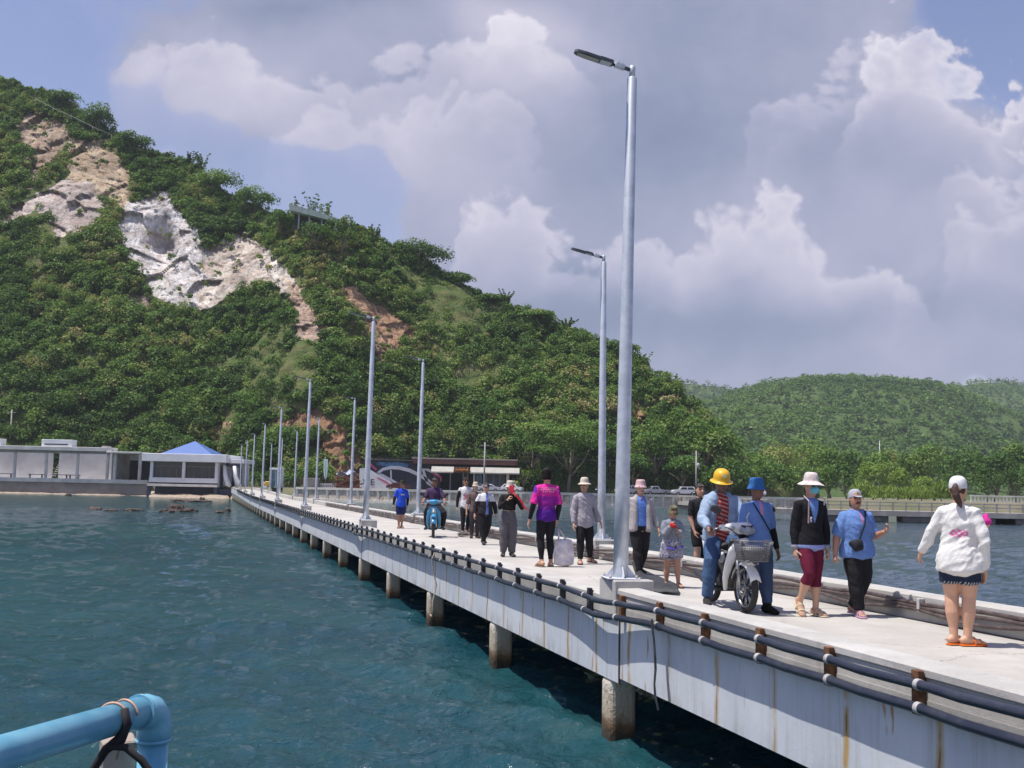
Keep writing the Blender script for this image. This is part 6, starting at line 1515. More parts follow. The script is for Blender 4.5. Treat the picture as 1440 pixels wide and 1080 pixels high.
def noisecol(stops, sc, seed=0):
    cs = np.array(stops)
    def f(co):
        n = np.fromiter((mnoise.noise((a * sc + seed, b * sc, c * sc)) for a, b, c in co), np.float32, len(co)); i = np.clip(((n + .5) * len(cs)).astype(int), 0, len(cs) - 1); return cs[i]
    return f
PIERYAW = 15.9
LT = (.075, .15, .55)
POLO = (.145, .26, .57)
# --- 1 woman in white seen from behind
P1 = Person('woman in white jacket and white cap seen from behind with orange slippers', 1352, 908, 1.60, 152, skin=(.50, .29, .19), b=1.06, wf=1.10, shw=.94, vox=.0075,
    armL=((.085, -.025, -.150), (.150, -.085, -.262)), armR=((.055, .020, -.175), (.048, -.030, -.345)), handR=dict(palm=(.6, .5, 0), curl=.25), handL=dict(dir=(.25, -.6, -.7), curl=.4), head=(-8, 2, 0),
    legR=((.046, -.012, .285), (.036, .006, .048)), legL=((.050, -.010, .285), (.040, .006, .048)), toeR=(-.80, -.58, 0), toeL=(-.66, -.72, 0))
WHT = (.78, .77, .75)
P1.pants(lambda co: np.where((co[:, 2:3] < .605) & (np.sin(co[:, :1] * 210 + co[:, 1:2] * 130) > .62), np.array([[.55, .55, .55]]), np.array([[.018, .028, .06]])), .30, .018, .026, name='shorts')
def jacket_col(co):
    C = np.tile(np.array(WHT), (len(co), 1)); q = np.array(P1.up(-.005, .11, .665)); d = co - q
    m = (((d[:, 0] / .085) ** 2 + (d[:, 2] / .040) ** 2) < 1) & (co[:, 1] > 0); n = np.sin(co[:, 0] * 120) * np.cos(co[:, 2] * 130); C[m & (n > -.35)] = (.80, .20, .42); return C
P1.top(jacket_col, .44, (.97, .93), .022, .20, .016, .012, name='jacket', wr=.009)
P1.hair(HAIRB, .90, 1.0, pony=1, hat=True); P1.cap((.78, .78, .82))
P1.shoes((.80, .17, .03), kind='sandal')
bm = bmesh.new(); loft(bm, [(P1.up(-.125, -.10, .70), .03, .035), (P1.up(-.15, -.11, .735), .045, .05), (P1.up(-.14, -.11, .775), .03, .035)], 10)
o = fuse(bm, 'pink_bundle', .010, 2, lambda co: np.where(co[:, 2:3] < P1.up(0, 0, .715).z, np.array([[.75, .55, .25]]), np.array([[.72, .05, .34]])), FAB, None, .008, 5); o.location = P1.loc; o.rotation_euler = (0, 0, P1.yaw)
tag(o, 'bright pink bundle held in front of the white jacket woman', 'bundle')
# --- 2 woman with mask
P2 = Person('masked woman in black cardigan and maroon capri trousers under a pale sun hat', 1140, 866, 1.63, 12, twist=7, tilt=1.5, skin=(.46, .28, .19), b=1.0, vox=.0075, armR=((.030, .02, -.175), (.035, .0, -.33)), armL=((.040, .01, -.175), (.028, -.035, -.33)),
    legR=((.050, -.085, .300), (.092, -.015, .105)), legL=((.044, .0, .285), (.034, -.01, .048)), toeR=(-.12, -.75, -.66), head=(-4, 2, 0), handL=dict(curl=.7), handR=dict(curl=.6))
P2.pants((.135, .010, .035), .67, .004, .009, wr=.003); P2.top(lambda co: np.where((np.abs(co[:, :1] - .0) < .004 + (co[:, 2:3] - .66 * P2.H) * .26) & (co[:, 1:2] < 0) & (co[:, 2:3] > .66 * P2.H), np.array([POLO]), np.where(co[:, 2:3] < .505 * P2.H, np.array([[.30, .36, .70]]), np.array([[.012, .011, .015]]))), .48, (.93, .93), .018, .04, .014, .012, name='cardigan')
def cuffs(bm):
    for sd in 'RL': P2.arm(bm, sd, .91, .97, .017)
P2.add('cuff', cuffs, (.35, .34, .36), 0)
P2.hair(HAIR, .88, hat=True); P2.sunhat(noisecol([(.66, .60, .58), (.70, .66, .64), (.60, .48, .47), (.72, .70, .69)], 26), .100, .070, .024)
P2.glasses()
def mk(bm): ell(bm, P2.hd(0, -.048, .897), (.036 * P2.H, .030 * P2.H, .030 * P2.H), P2.HM); ell(bm, P2.hd(0, -.066, .905), (.020 * P2.H, .020 * P2.H, .018 * P2.H), P2.HM)
P2.add('face_mask', mk, (.16, .50, .64), .001, .008, 2)
P2.strap([(-.07, -.078, .655), (-.072, -.080, .815), (-.06, .0, .852)], .013, (.42, .32, .33), 'backpack_strap')
P2.strap([(.055, -.082, .79), (.072, -.07, .835), (.06, .0, .855)], .012, (.55, .55, .60), 'backpack_strap')
def chm(bm): loft(bm, [(P2.up(-.052, -.090, .70), .014, .008), (P2.up(-.060, -.090, .69), .012, .008), (P2.up(-.055, -.090, .665), .011, .007)], 8)
P2.add('key_charm', chm, (.55, .56, .58), 0, .006, 1)
P2.shoes((.62, .52, .36), kind='sandal')
# --- 3 woman in blue polo
P3 = Person('laughing woman in light blue polo shirt and grey cap with black shoulder bag', 1206, 867, 1.47, 14, twist=-6, tilt=-1, skin=(.36, .19, .125), b=1.14, wf=1.18, vox=.0075, armL=((.070, -.010, -.165), (.055, -.165, -.120)), armR=((.065, .02, -.165), (.105, -.02, -.31)), handL=dict(dir=(.25, -.5, .6), palm=(-.3, -.2, .8), curl=.7), handR=dict(curl=.8),
    legR=((.046, -.05, .285), (.022, -.06, .048)), legL=((.042, -.03, .285), (.006, .08, .062)), head=(-6, -4, 0))
def polocol(P):
    def f(co):
        C = np.tile(np.array(POLO), (len(co), 1)); h = P.H; q = np.array(P.up(0, 0, .80))
        m = (np.abs(co[:, 0] - q[0] - .004) < .011 * h) & (co[:, 1] < q[1]) & (co[:, 2] > .735 * h + (P.J['hip'].z - .525 * h)); C[m] = (.62, .26, .42); return C
    return f
P3.pants((.016, .015, .018), .97, .010, .022); P3.top(polocol(P3), .47, (.46, .46), .020, .10, .026, .030, name='polo_shirt', wr=.007)
def col3(bm): 
    for sg in (-1, 1): loft(bm, [(P3.up(sg * .005, -.060, .812), .012, .006), (P3.up(sg * .045, -.035, .838), .016, .008), (P3.up(sg * .045, .02, .848), .014, .008)], 8)
P3.add('collar', col3, (.20, .30, .66), 0, .008); P3.hair(HAIR, .87, hat=True); P3.cap((.42, .43, .49)); 
t = text_mesh('h', .048, .002); t.transform((Matrix.Translation(P3.hd(0, -.064, .972)) @ P3.HM.to_4x4() @ Matrix.Rotation(R(72), 4, 'X'))); link('cap_letter', t, P3.o, pm('navy_thread', (.02, .03, .08)))
def mth(bm): ell(bm, P3.hd(0, -.061, .8915), (.019 * P3.H, .007 * P3.H, .010 * P3.H), P3.HM)
P3.add('open_mouth', mth, (.22, .05, .045), 0, .005, 1)
P3.strap([(.055, -.055, .825), (.02, -.105, .72), (-.03, -.118, .62), (-.075, -.108, .56)], .012, (.025, .028, .034)); P3.strap([(.055, -.055, .825), (.062, .0, .845), (.05, .06, .81), (.0, .10, .70), (-.09, .06, .58)], .012, (.025, .028, .034))
def bag3(bm): loft(bm, [(P3.up(-.105, -.098, .585), .030, .030), (P3.up(-.065, -.122, .565), .045, .075), (P3.up(-.02, -.128, .572), .035, .066)], 14, (0, 1, 0), .5)
b_ = P3.add('shoulder_bag', bag3, (.024, .026, .032), .003); 
P3.shoes((.52, .33, .50), kind='sandal')
# --- 5 man with blue bucket hat
P5 = Person('man in blue bucket hat and black arm sleeves walking beside the white motorbike', 1066, 861, 1.57, 14, twist=6, tilt=-1.5, skin=(.16, .085, .06), b=1.05, wf=1.06, vox=.008, armL=((.055, .02, -.17), (.075, -.03, -.335)), legL=((.040, -.05, .285), (.030, -.09, .048)), legR=((.05, -.01, .285), (.05, .09, .060)), head=(4, 4, 0), handL=dict(curl=.5))
P5.pants((.045, .075, .15), .94, .014, .022); P5.top(polocol(P5), .475, (.46, .46), .018, .05, .022, .026, name='polo_shirt'); 
for sd_ in 'LR': P5.add('arm_sleeve', lambda bm: P5.arm(bm, sd_, .35, .97, .006), (.012, .012, .014), .001); P5.hair(HAIR, .90, hat=True); P5.bucket((.085, .29, .72)); P5.strap([(-.07, -.05, .83), (-.02, -.095, .72), (.04, -.10, .62), (.09, -.06, .56)], .010, (.02, .02, .025)); P5.shoes((.030, .034, .024), kind='boot')
# --- 6 person half hidden behind the rider
P6 = Person('person in black t-shirt and shorts half hidden behind the helmeted rider', 984, 806, 1.56, 16, skin=(.42, .24, .16), vox=.009, b=1.0, armR=((.02, .0, -.175), (-.005, -.05, -.33)), legR=((.046, -.03, .285), (.05, -.03, .048)))
P6.top((.018, .018, .022), .49, (.42, .42), .016, .02, .020, .024); P6.pants((.014, .014, .017), .46, .016, .024, name='shorts'); P6.hair(HAIR, .87)
def kb(bm): P6.leg(bm, 'L', .42, .8, .006)
P6.add('knee_brace', kb, (.016, .016, .018), 0); P6.shoes((.25, .16, .12), kind='sandal')
# --- 7 child
P7 = Person('child in camouflage hat and patterned dress with grey jacket holding something red', 944, 826, 1.19, 8, skin=(.36, .19, .125), b=1.08, vox=.008, headk=1.12, lean=6, head=(-4, 16, 0), armR=((.03, -.05, -.15), (-.04, -.13, -.03)), armL=((.03, -.05, -.15), (-.05, -.13, -.10)), handR=dict(dir=(.3, -.2, .8), curl=.8), handL=dict(dir=(-.5, -.3, .5), curl=.8),
    legR=((.055, .0, .27), (.06, .02, .048)), legL=((.06, -.05, .28), (.075, -.05, .048)))
P7.add('dress', lambda bm: P7.torso(bm, .37, .83, .016, .22), noisecol([(.05, .05, .10), (.42, .40, .42), (.20, .18, .30), (.55, .53, .50), (.12, .13, .34), (.34, .32, .36)], 17), .006)
P7.top((.25, .27, .32), .56, (.95, .95), .024, .06, .018, .02, name='jacket', wr=.007)
P7.strap([(-.10, -.11, .50), (0, -.14, .49), (.10, -.11, .505), (.13, -.02, .51)], .022, (.11, .085, .50), 'waist_sash')
P7.bucket(noisecol([(.05, .075, .03), (.13, .14, .07), (.20, .19, .12), (.08, .06, .04), (.16, .17, .09)], 24), y0=.006); P7.hair(HAIR, .87, hat=True); P7.shoes((.06, .05, .05), kind='flip')
def redb(bm): loft(bm, [(P7.up(-.06, -.135, .80), .03, .02), (P7.up(-.03, -.15, .78), .036, .03), (P7.up(.0, -.15, .765), .022, .02)], 8)
bm = bmesh.new(); redb(bm); o = fuse(bm, 'red_cloth', .008, 2, (.62, .03, .03), FAB, None, .004, 2); o.location = P7.loc; o.rotation_euler = (0, 0, P7.yaw); tag(o, 'red cloth held up to the chest by the child', 'cloth')
# --- 8 woman in grey jacket
P8 = Person('woman in open grey jacket and pink hat with blue shirt behind the tall pole', 899, 809, 1.58, 14, twist=-7, tilt=1, skin=(.45, .28, .20), b=1.06, wf=1.08, vox=.009, armR=((.085, .02, -.155), (.165, -.02, -.285)), armL=((.065, .0, -.165), (.090, -.06, -.30)), handR=dict(curl=.9), legR=((.045, -.05, .285), (.03, -.08, .048)), legL=((.045, -.02, .285), (.03, .08, .060)))
P8.pants((.020, .018, .020), .98, .014, .022)
P8.top((.115, .225, .60), .53, (0, 0), .012, .02); P8.strap([(-.012, -.066, .80), (0, -.064, .83)], .012, (.55, .25, .30), 'neck_trim')
def jk8(bm):
    for sg in (-1, 1):
        sd = 'L' if sg > 0 else 'R'; P8.arm(bm, sd, 0, .93, .016, .015)
        loft(bm, [(P8.up(sg * .085, -.018, .47), .052 * P8.b, .078 * P8.b), (P8.up(sg * .078, -.015, .56), .046 * P8.b, .072 * P8.b), (P8.up(sg * .074, -.014, .68), .046 * P8.b, .066 * P8.b), (P8.up(sg * .068, -.008, .79), .044 * P8.b, .054 * P8.b), (P8.up(sg * .040, .0, .838), .020 * P8.b, .030 * P8.b)], 12, (1, 0, 0), .3)
        ell(bm, P8.up(0, .045, .66), (.10 * P8.b, .035 * P8.b, .20 * P8.b))
P8.add('jacket', jk8, (.42, .385, .385), .006); P8.hair(HAIR, .86, hat=True); P8.bucket((.66, .45, .46)); P8.glasses(); P8.shoes((.03, .03, .03))
# --- 9 sun hat walker
P9 = Person('walker in loose grey-lilac shirt and cream sun hat looking left, black trousers', 821, 793, 1.62, 10, twist=9, tilt=-1, skin=(.42, .25, .17), b=1.05, vox=.009, head=(-42, 0, 0), armR=((.045, .0, -.172), (.050, -.05, -.33)), armL=((.06, .03, -.165), (.115, .0, -.30)), legR=((.055, -.05, .285), (.065, -.08, .048)), legL=((.055, -.03, .286), (.095, .07, .058)), toeL=(.5, -1, 0))
P9.pants((.016, .015, .017), .96, .010, .014); P9.top((.40, .375, .42), .44, (.94, .94), .022, .12, .018, .018, name='shirt', wr=.009); P9.hair(HAIR, .88, hat=True); P9.sunhat((.64, .57, .47), .088, .068, .018); P9.glasses(); P9.shoes((.10, .035, .05), kind='flip')
def jk9(bm): loft(bm, [(P9.up(.115, -.02, .64), .02, .05), (P9.up(.150, .0, .58), .035, .07), (P9.up(.175, .02, .50), .03, .06)], 10)
P9.add('draped_jacket', jk9, (.30, .29, .34), .008)
# --- 10 purple jersey
P10 = Person('man in pink and purple sports jersey seen from behind carrying a white bag', 767, 797, 1.80, 192, skin=(.42, .24, .16), vox=.009, b=1.0, armL=((.055, .02, -.172), (.085, -.02, -.335)), armR=((.035, .02, -.175), (.020, -.02, -.34)), handR=dict(curl=1.2), legL=((.055, -.01, .285), (.045, .02, .048)), legR=((.052, -.05, .288), (.06, -.02, .048)), head=(-18, 2, 0))
def jer(co):
    h = P10.H; t = np.clip((co[:, 2] / h - .56) / .24, 0, 1)[:, None]; C = np.array([[.085, .012, .26]]) * (1 - t) + np.array([[.85, .035, .36]]) * t
    C = np.where((t > .35) & (t < .62), np.array([[.34, .02, .36]]), C); q = P10.up(0, 0, .7)
    m = (np.abs(co[:, 0]) > .115 * h) & (co[:, 2] > .745 * h); C[m] = (.15, .02, .36)
    m = (np.abs(co[:, 0]) > .115 * h) & (co[:, 2] < .725 * h) & (co[:, 2] > .60 * h); C[m] = (.80, .03, .34); return C
P10.top(jer, .475, (.46, .46), .016, .03, .022, .026, name='jersey', wr=.005); P10.pants((.014, .014, .018), .95, .004, .004, wr=.002)
for sd_ in 'LR': P10.add('arm_sleeve', lambda bm: P10.arm(bm, sd_, .40, .95, .006), (.014, .014, .018), 0); P10.hair(HAIR, .885, 1.06); P10.shoes((.45, .30, .22), kind='flip')
mb = MB()
for z_, w_, n in ((.795, .085, 9), (.778, .095, 11), (.757, .06, 6)):
    for k in range(n):
        x = (-w_ + 2 * w_ * (k + .5) / n) * P10.H; zc = z_ * P10.H; yb_ = (.0655 if z_ < .77 else .060) * P10.b + .022 - abs(x) ** 2 * 1.6
        mb.box(x - .007, x + .007, yb_ - .004, yb_ + .004, zc - .009, zc + .009)
mb.build('back_print', pm('white_print', (.75, .55, .65)), P10.o)
# white shopping bag in his right hand
SBAG = pm('white_bag_fabric', (.68, .64, .68), (.50, .45, .50), 7, .8, bmp=.5, bscale=14)
q = P10.wp(P10.J['wrR']); q.z = P10.loc.z
bg = empty('shopping_bag', (q.x + .14, q.y, P10.loc.z + .02), R(10), 'white fabric shopping bag hanging from the jersey man\'s hand', 'bag')
bm = bmesh.new(); loft(bm, [(V3((0, 0, .02)), .19, .10), (V3((0, 0, .2)), .20, .11), (V3((0, 0, .40)), .175, .085), (V3((0, 0, .47)), .15, .05)], 16, (1, 0, 0), .2)
o = fuse(bm, 'sack', .012, 2, None, SBAG, bg, .012, 3, 9)
hz = P10.J['wrR'].z - .10; 
for yy in (-.04, .04): MB().tube([(-.10, yy, .44), (-.10, yy * .6, hz * .8), (-.13, yy * .2, hz), (-.06, yy * .6, hz * .85), (.06, yy, .44)], .010, 6).build('handle', SBAG, bg)
# --- 11 photographer
P11 = Person('woman in cropped black sweater and grey cargo trousers taking a photo with a red phone', 714, 783, 1.55, 8, twist=-5, tilt=2, skin=(.42, .25, .17), vox=.009, armR=((.055, -.06, -.15), (-.055, -.15, -.03)), armL=((.085, -.05, -.14), (-.045, -.15, .045)), handR=dict(dir=(.5, -.2, .8), curl=.9), handL=dict(dir=(-.4, -.2, .9), curl=.9), head=(4, 4, 0), legR=((.060, .0, .285), (.060, .01, .048)), legL=((.058, .0, .285), (.052, .01, .048)))
P11.pants((.125, .115, .13), .97, .022, .040, .60, wr=.008); P11.top((.014, .013, .016), .625, (.95, .95), .018, .02, .020, .014, name='sweater', wr=.006)
def pk(bm):
    for sg in (-1, 1): ell(bm, V3((sg * .105 * P11.H, 0, .33 * P11.H)), (.028, .05, .07))
P11.add('cargo_pocket', pk, (.115, .105, .12), .004); P11.hair(HAIR, .87, hat=True); P11.bucket((.62, .58, .50)); P11.shoes((.05, .05, .05))
ph = P11.wp(P11.up(.012, -.215, .900)); mb = MB(); mb.box(-.048, .048, -.006, .006, -.075, .085, .008); o = mb.build('phone', pm('red_phone', (.75, .03, .06), (.6, .02, .05), 3, .35)); o.location = ph; o.rotation_euler = (R(-8), R(-6), P11.yaw); tag(o, 'red phone held up before the face of the black sweater woman', 'phone')
q0 = ph + V3((.01, 0, -.07)); tag(MB().tube([q0, q0 + V3((.08, -.02, -.06)), q0 + V3((.18, .0, -.16)), q0 + V3((.26, .0, -.30)), q0 + V3((.36, .0, -.36))], [.012, .016, .022, .02, .012], 8).build('phone_strap', pm('red_strap', (.70, .03, .04), (.5, .02, .03), 5, .6)), 'wide red strap trailing from the raised red phone', 'strap')
# --- 12 woman with black and white jacket
P12 = Person('woman in white and black jacket with blue lanyard and black trousers', 681, 766, 1.53, 14, twist=6, tilt=1.5, skin=(.42, .25, .18), b=1.12, wf=1.12, vox=.010, head=(-25, 2, 0), armL=((.075, .02, -.16), (.09, -.03, -.31)), armR=((.075, .02, -.16), (.10, -.03, -.31)), legR=((.044, -.05, .285), (.03, -.09, .048)), legL=((.04, -.02, .285), (.0, .10, .064)))
P12.pants((.014, .013, .016), .97, .018, .020); P12.top(lambda co: np.where((np.abs(co[:, :1] - .02) < .035) & (co[:, 1:2] < 0), np.array([[.16, .25, .58]]), np.where(co[:, 2:3] > .705 * P12.H, np.array([[.72, .72, .76]]), np.array([[.028, .022, .03]]))), .50, (.93, .93), .022, .05, .020, .016, name='jacket', wr=.007); P12.hair(HAIR, .87, hat=True); P12.cap((.06, .06, .09)); P12.shoes((.04, .04, .05))
P12.strap([(.055, -.05, .83), (.03, -.10, .72), (.0, -.11, .60)], .010, (.02, .025, .06), 'lanyard')
# --- 13 half hidden behind her
P13 = Person('person in beige hat half hidden behind the black and white jacket', 667, 757, 1.55, 12, skin=(.42, .25, .18), vox=.011, armR=((.05, .0, -.172), (.07, -.03, -.33)))
P13.top((.16, .11, .10), .48, (.5, .5), .018, .04, .02, .02); P13.pants((.05, .04, .045), .96, .014); P13.sunhat((.58, .50, .40), .074, .066, .012); P13.hair(HAIR, .86, hat=True); P13.shoes((.04, .03, .03))
# --- 14 white tank top
P14 = Person('slim man in white sleeveless top with red print and black arm sleeves', 654, 752, 1.73, 12, twist=-8, tilt=-1, skin=(.36, .20, .13), vox=.010, head=(6, -2, 0), armR=((.05, .0, -.172), (.065, -.03, -.335)), armL=((.055, .02, -.172), (.045, .05, -.33)), legR=((.05, -.05, .285), (.06, -.08, .048)), legL=((.05, -.02, .285), (.05, .10, .064)))
def tank(co):
    C = np.tile(np.array([.74, .73, .76]), (len(co), 1)); h = P14.H; m = (np.abs(co[:, 0]) < .055 * h) & (co[:, 1] < 0) & (co[:, 2] > .60 * h) & (co[:, 2] < .70 * h) & (np.sin(co[:, 0] * 60) * np.sin(co[:, 2] * 55) > -.25); C[m] = (.72, .12, .20); return C
P14.top(tank, .455, (.10, .10), .016, .05, .012, name='vest'); P14.pants((.014, .014, .018), .95, .004, .004, wr=.002)
for sd_ in 'LR': P14.add('arm_sleeve', lambda bm: P14.arm(bm, sd_, .06, .95, .007), (.014, .014, .018), 0); P14.hair(HAIR, .90, 1.04); P14.glasses(); P14.shoes((.22, .15, .13), kind='sandal')
P14.strap([(.05, -.05, .82), (.0, -.085, .74), (-.04, -.09, .70)], .008, (.35, .05, .08), 'sash')
# --- 16 blue t-shirt
P16 = Person('man in bright blue t-shirt and navy shorts beside the second left lamp post', 563, 743, 1.60, 14, twist=6, tilt=2, skin=(.28, .15, .10), vox=.010, head=(-12, 2, 0), armR=((.06, .02, -.165), (.085, -.01, -.32)), armL=((.05, .03, -.165), (.04, .03, -.32)), legR=((.040, .0, .285), (.036, .0, .048)), legL=((.036, .0, .285), (.026, .02, .048)))
P16.top(lambda co: np.where((np.abs(co[:, :1] - .03) < .07) & (np.abs(co[:, 2:3] - .71 * P16.H) < .025) & (co[:, 1:2] < 0), np.array([[.42, .42, .45]]), np.array([[.022, .085, .62]])), .46, (.40, .40), .020, .08, .022, .026, wr=.007); P16.pants((.016, .024, .10), .47, .020, .030, name='shorts')
for sd_ in 'LR': P16.add('arm_sleeve', lambda bm: P16.arm(bm, sd_, .36, .95, .010), (.012, .013, .03), 0); P16.bucket((.10, .10, .075)); P16.hair(HAIR, .88, hat=True); P16.shoes((.28, .16, .11), kind='flip')
# ---------------------------------------------------------------- motorbikes with their riders
CHROME = pm('bike_metal', (.50, .50, .52), (.30, .30, .32), 20, .3, metal=.8); BLKP = pm('black_plastic', (.020, .021, .024), (.032, .033, .036), 12, .45); SEATM = pm('seat_vinyl', (.018, .018, .02), None, 14, .6, bmp=.2)
MIRR = pm('mirror_glass', (.30, .34, .38), None, 3, .08, metal=.8); CLEAR = pm('clear_lens', (.34, .37, .41), (.24, .26, .30), 14, .12); AMB = pm('amber_lens', (.60, .20, .02), None, 3, .2); DISC = pm('brake_disc', (.30, .30, .31), None, 30, .3, metal=.8)
def shell(rt, name, mat, rings, side=(1, 0, 0), vox=.010, cap=.35, sm=2, par=None):
    bm = bmesh.new()
    for rr in (rings if isinstance(rings[0], list) else [rings]): loft(bm, rr, 16, side, cap)
    return fuse(bm, name, vox, sm, None, mat, par or rt)
def motorbike(px, py, yaw, paint, lb, basket=False, steer=0):
    """front of the bike points to local -y, origin under the front axle"""
    q = at(px, py, z=DECK + .01); rt = empty('motorbike', (q.x, q.y, DECK + .008), R(yaw), lb, 'motorbike')
    Rw = .285; WB = 1.22
    def wheel(y, par, disc=1):
        Mx = Matrix.Translation((0, y, Rw)) @ Matrix.Rotation(math.pi / 2, 4, 'Y')
        t = MB().lathe([(Rw - .058, -.030), (Rw - .03, -.043), (Rw - .008, -.030), (Rw, -.010), (Rw, .010), (Rw - .008, .030), (Rw - .03, .043), (Rw - .058, .030)], 36, Mx, closed=True).build('tyre', TYRE, par)
        mb = MB(); mb.lathe([(Rw - .072, -.022), (Rw - .052, -.028), (Rw - .052, .028), (Rw - .072, .022)], 32, Mx, closed=True); mb.lathe([(.0, -.045), (.035, -.045), (.035, .045), (0, .045)], 14, Mx)
        for k in range(9):
            a = k * 2 * math.pi / 9
            for da in (-.10, .10): mb.tube([Mx @ V3((.03 * math.cos(a), .03 * math.sin(a), 0)), Mx @ V3(((Rw - .06) * math.cos(a + da), (Rw - .06) * math.sin(a + da), 0))], .007, 6)
        mb.build('rim', CHROME, par)
        MB().lathe([(.06, -.052), (.105, -.052), (.105, -.047), (.06, -.047)], 24, Mx, closed=True).build('brake_disc', DISC, par)
    SM = Matrix.Rotation(R(steer), 4, 'Z')
    fw = empty('front_wheel', (0, 0, 0)); fw.parent = rt; fw.rotation_euler = (0, 0, R(steer)); wheel(0, fw)
    rw = empty('rear_wheel', (0, 0, 0)); rw.parent = rt; wheel(WB, rw)
    # front mudguard
    mb = MB(); rows = []
    for a in np.linspace(R(-35), R(120), 14):
        y = -math.sin(a) * (Rw + .035) * -1.0; y = -(Rw + .03) * math.cos(a + R(35)) ; z = Rw + (Rw + .03) * math.sin(a + R(35))
        rows.append([(x, y * (1 - abs(x) * .6), z - abs(x) ** 2 * 9) for x in (-.068, -.05, 0, .05, .068)])
    rows = [r for r in rows if r[2][2] > Rw * 1.30]
    mb.grid(rows); o = mb.build('front_mudguard', paint, fw); m = o.modifiers.new('t', 'SOLIDIFY'); m.thickness = .008
    shell(rt, 'mudguard_nose', paint, [(V3((0, -.10, .585)), .055, .030), (V3((0, -.20, .575)), .075, .045), (V3((0, -.08, .62)), .065, .05)], par=fw)
    for sg in (-1, 1): MB().tube([(sg * .075, -.0, Rw), (sg * .075, .055, .50), (sg * .068, .12, .70)], [.018, .022, .022], 12).build('fork', CHROME, fw)
    # leg shield / front panel
    for sg in (-1, 1):
        shell(rt, 'leg_shield', paint, [(V3((sg * .055, .085, .80)), .065, .055), (V3((sg * .115, .105, .70)), .075, .040), (V3((sg * .155, .16, .55)), .055, .028), (V3((sg * .165, .25, .38)), .040, .026), (V3((sg * .13, .36, .235)), .026, .022)], (1, 0, 0))
    shell(rt, 'front_panel', paint if basket else paint, [(V3((0, .06, .86)), .085, .06), (V3((0, .055, .76)), .105, .055), (V3((0, .085, .66)), .085, .05), (V3((0, .13, .56)), .05, .045)], (1, 0, 0))
    shell(rt, 'inner_shield', BLKP, [(V3((0, .19, .84)), .14, .05), (V3((0, .24, .62)), .16, .06), (V3((0, .33, .40)), .15, .07), (V3((0, .45, .30)), .12, .07)], (1, 0, 0))
    # handlebar cowl and headlight
    cw = shell(rt, 'handlebar_cowl', paint, [[(V3((-.27, .15, .985)), .03, .032), (V3((-.13, .08, .995)), .062, .055), (V3((0, .03, .995)), .080, .068), (V3((.13, .08, .995)), .062, .055), (V3((.27, .15, .985)), .03, .032)], [(V3((0, .06, .93)), .07, .10), (V3((0, .07, 1.035)), .05, .07)]], (0, 1, 0))
    shell(rt, 'headlight', CLEAR, [(V3((-.085, -.035, .965)), .040, .026), (V3((0, -.068, .96)), .055, .034), (V3((.085, -.035, .965)), .040, .026)], (0, 0, 1), .008, par=cw) if basket else shell(rt, 'headlight', CLEAR, [(V3((-.05, -.0, .70)), .04, .03), (V3((0, -.01, .70)), .05, .035), (V3((.05, -.0, .70)), .04, .03)], (0, 0, 1), .008, par=cw)
    if basket: MB().prism([(-.075, .012), (-.045, -.028), (.045, -.028), (.075, .012), (.0, .0)], -.012, .012, 'y', Matrix.Translation((0, -.052, 1.012)) @ Matrix.Rotation(R(-35), 4, 'X')).build('dark_visor', BLKP, cw)
    for sg in (-1, 1):
        shell(rt, 'indicator', AMB if not basket else CLEAR, [(V3((sg * .14, .012, .985)), .026, .024), (V3((sg * .19, .05, .985)), .022, .02)], (0, 0, 1), .007, par=cw)
        MB().tube([(sg * .20, .14, .985), (sg * .28, .175, .975), (sg * .37, .215, .965)], [.017, .019, .018], 10).build('grip', BLKP, rt)
        MB().tube([(sg * .25, .115, .985), (sg * .36, .13, .965)], .007, 6).build('lever', CHROME, rt)
        MB().tube([(sg * .20, .13, 1.0), (sg * .23, .13, 1.10), (sg * .30, .11, 1.165)], .008, 8).build('mirror_stalk', BLKP, rt)
        mr = shell(rt, 'mirror', BLKP, [(V3((sg * .28, .10, 1.175)), .04, .018), (V3((sg * .34, .10, 1.205)), .052, .022), (V3((sg * .40, .10, 1.225)), .036, .016)], (0, 0, 1), .008)
        MB().ball((sg * .34, .122, 1.204), (.055, .004, .040), 14).build('glass', MIRR, mr)
    for k, (xa_, xb_) in enumerate(((-.24, -.06), (.24, .06), (.20, .02))): MB().tube([(xa_, .13, 1.0), (xa_ * .9, .02, .99), (xb_ * 1.4, -.005, .90), (xb_, .07, .80)], .006, 6).build('control_cable', BLKP, rt)
    # seat, tail, engine, rear
    shell(rt, 'seat', SEATM, [(V3((0, .62, .735)), .095, .05), (V3((0, .80, .765)), .125, .055), (V3((0, 1.05, .785)), .12, .055), (V3((0, 1.28, .80)), .09, .04)], (1, 0, 0))
    for sg in (-1, 1): shell(rt, 'side_panel', paint, [(V3((sg * .085, .58, .60)), .035, .07), (V3((sg * .125, .85, .655)), .035, .085), (V3((sg * .115, 1.15, .70)), .03, .06), (V3((sg * .05, 1.42, .775)), .025, .03)], (1, 0, 0))
    shell(rt, 'frame_tunnel', BLKP, [(V3((0, .36, .42)), .075, .10), (V3((0, .55, .46)), .07, .11), (V3((0, .75, .55)), .085, .12)], (1, 0, 0))
    shell(rt, 'engine', pm('engine_alloy', (.10, .10, .105), (.06, .06, .065), 14, .5, metal=.5), [[(V3((-.10, .62, .30)), .10, .11), (V3((.10, .62, .30)), .10, .11)], [(V3((0, .42, .31)), .07, .07), (V3((0, .62, .30)), .10, .10)]], (0, 1, 0))
    MB().tube([(-.12, .50, .22), (-.17, .80, .24), (-.17, 1.05, .30), (-.165, 1.40, .37)], [.022, .035, .045, .042], 12).build('exhaust', BLKP, rt)
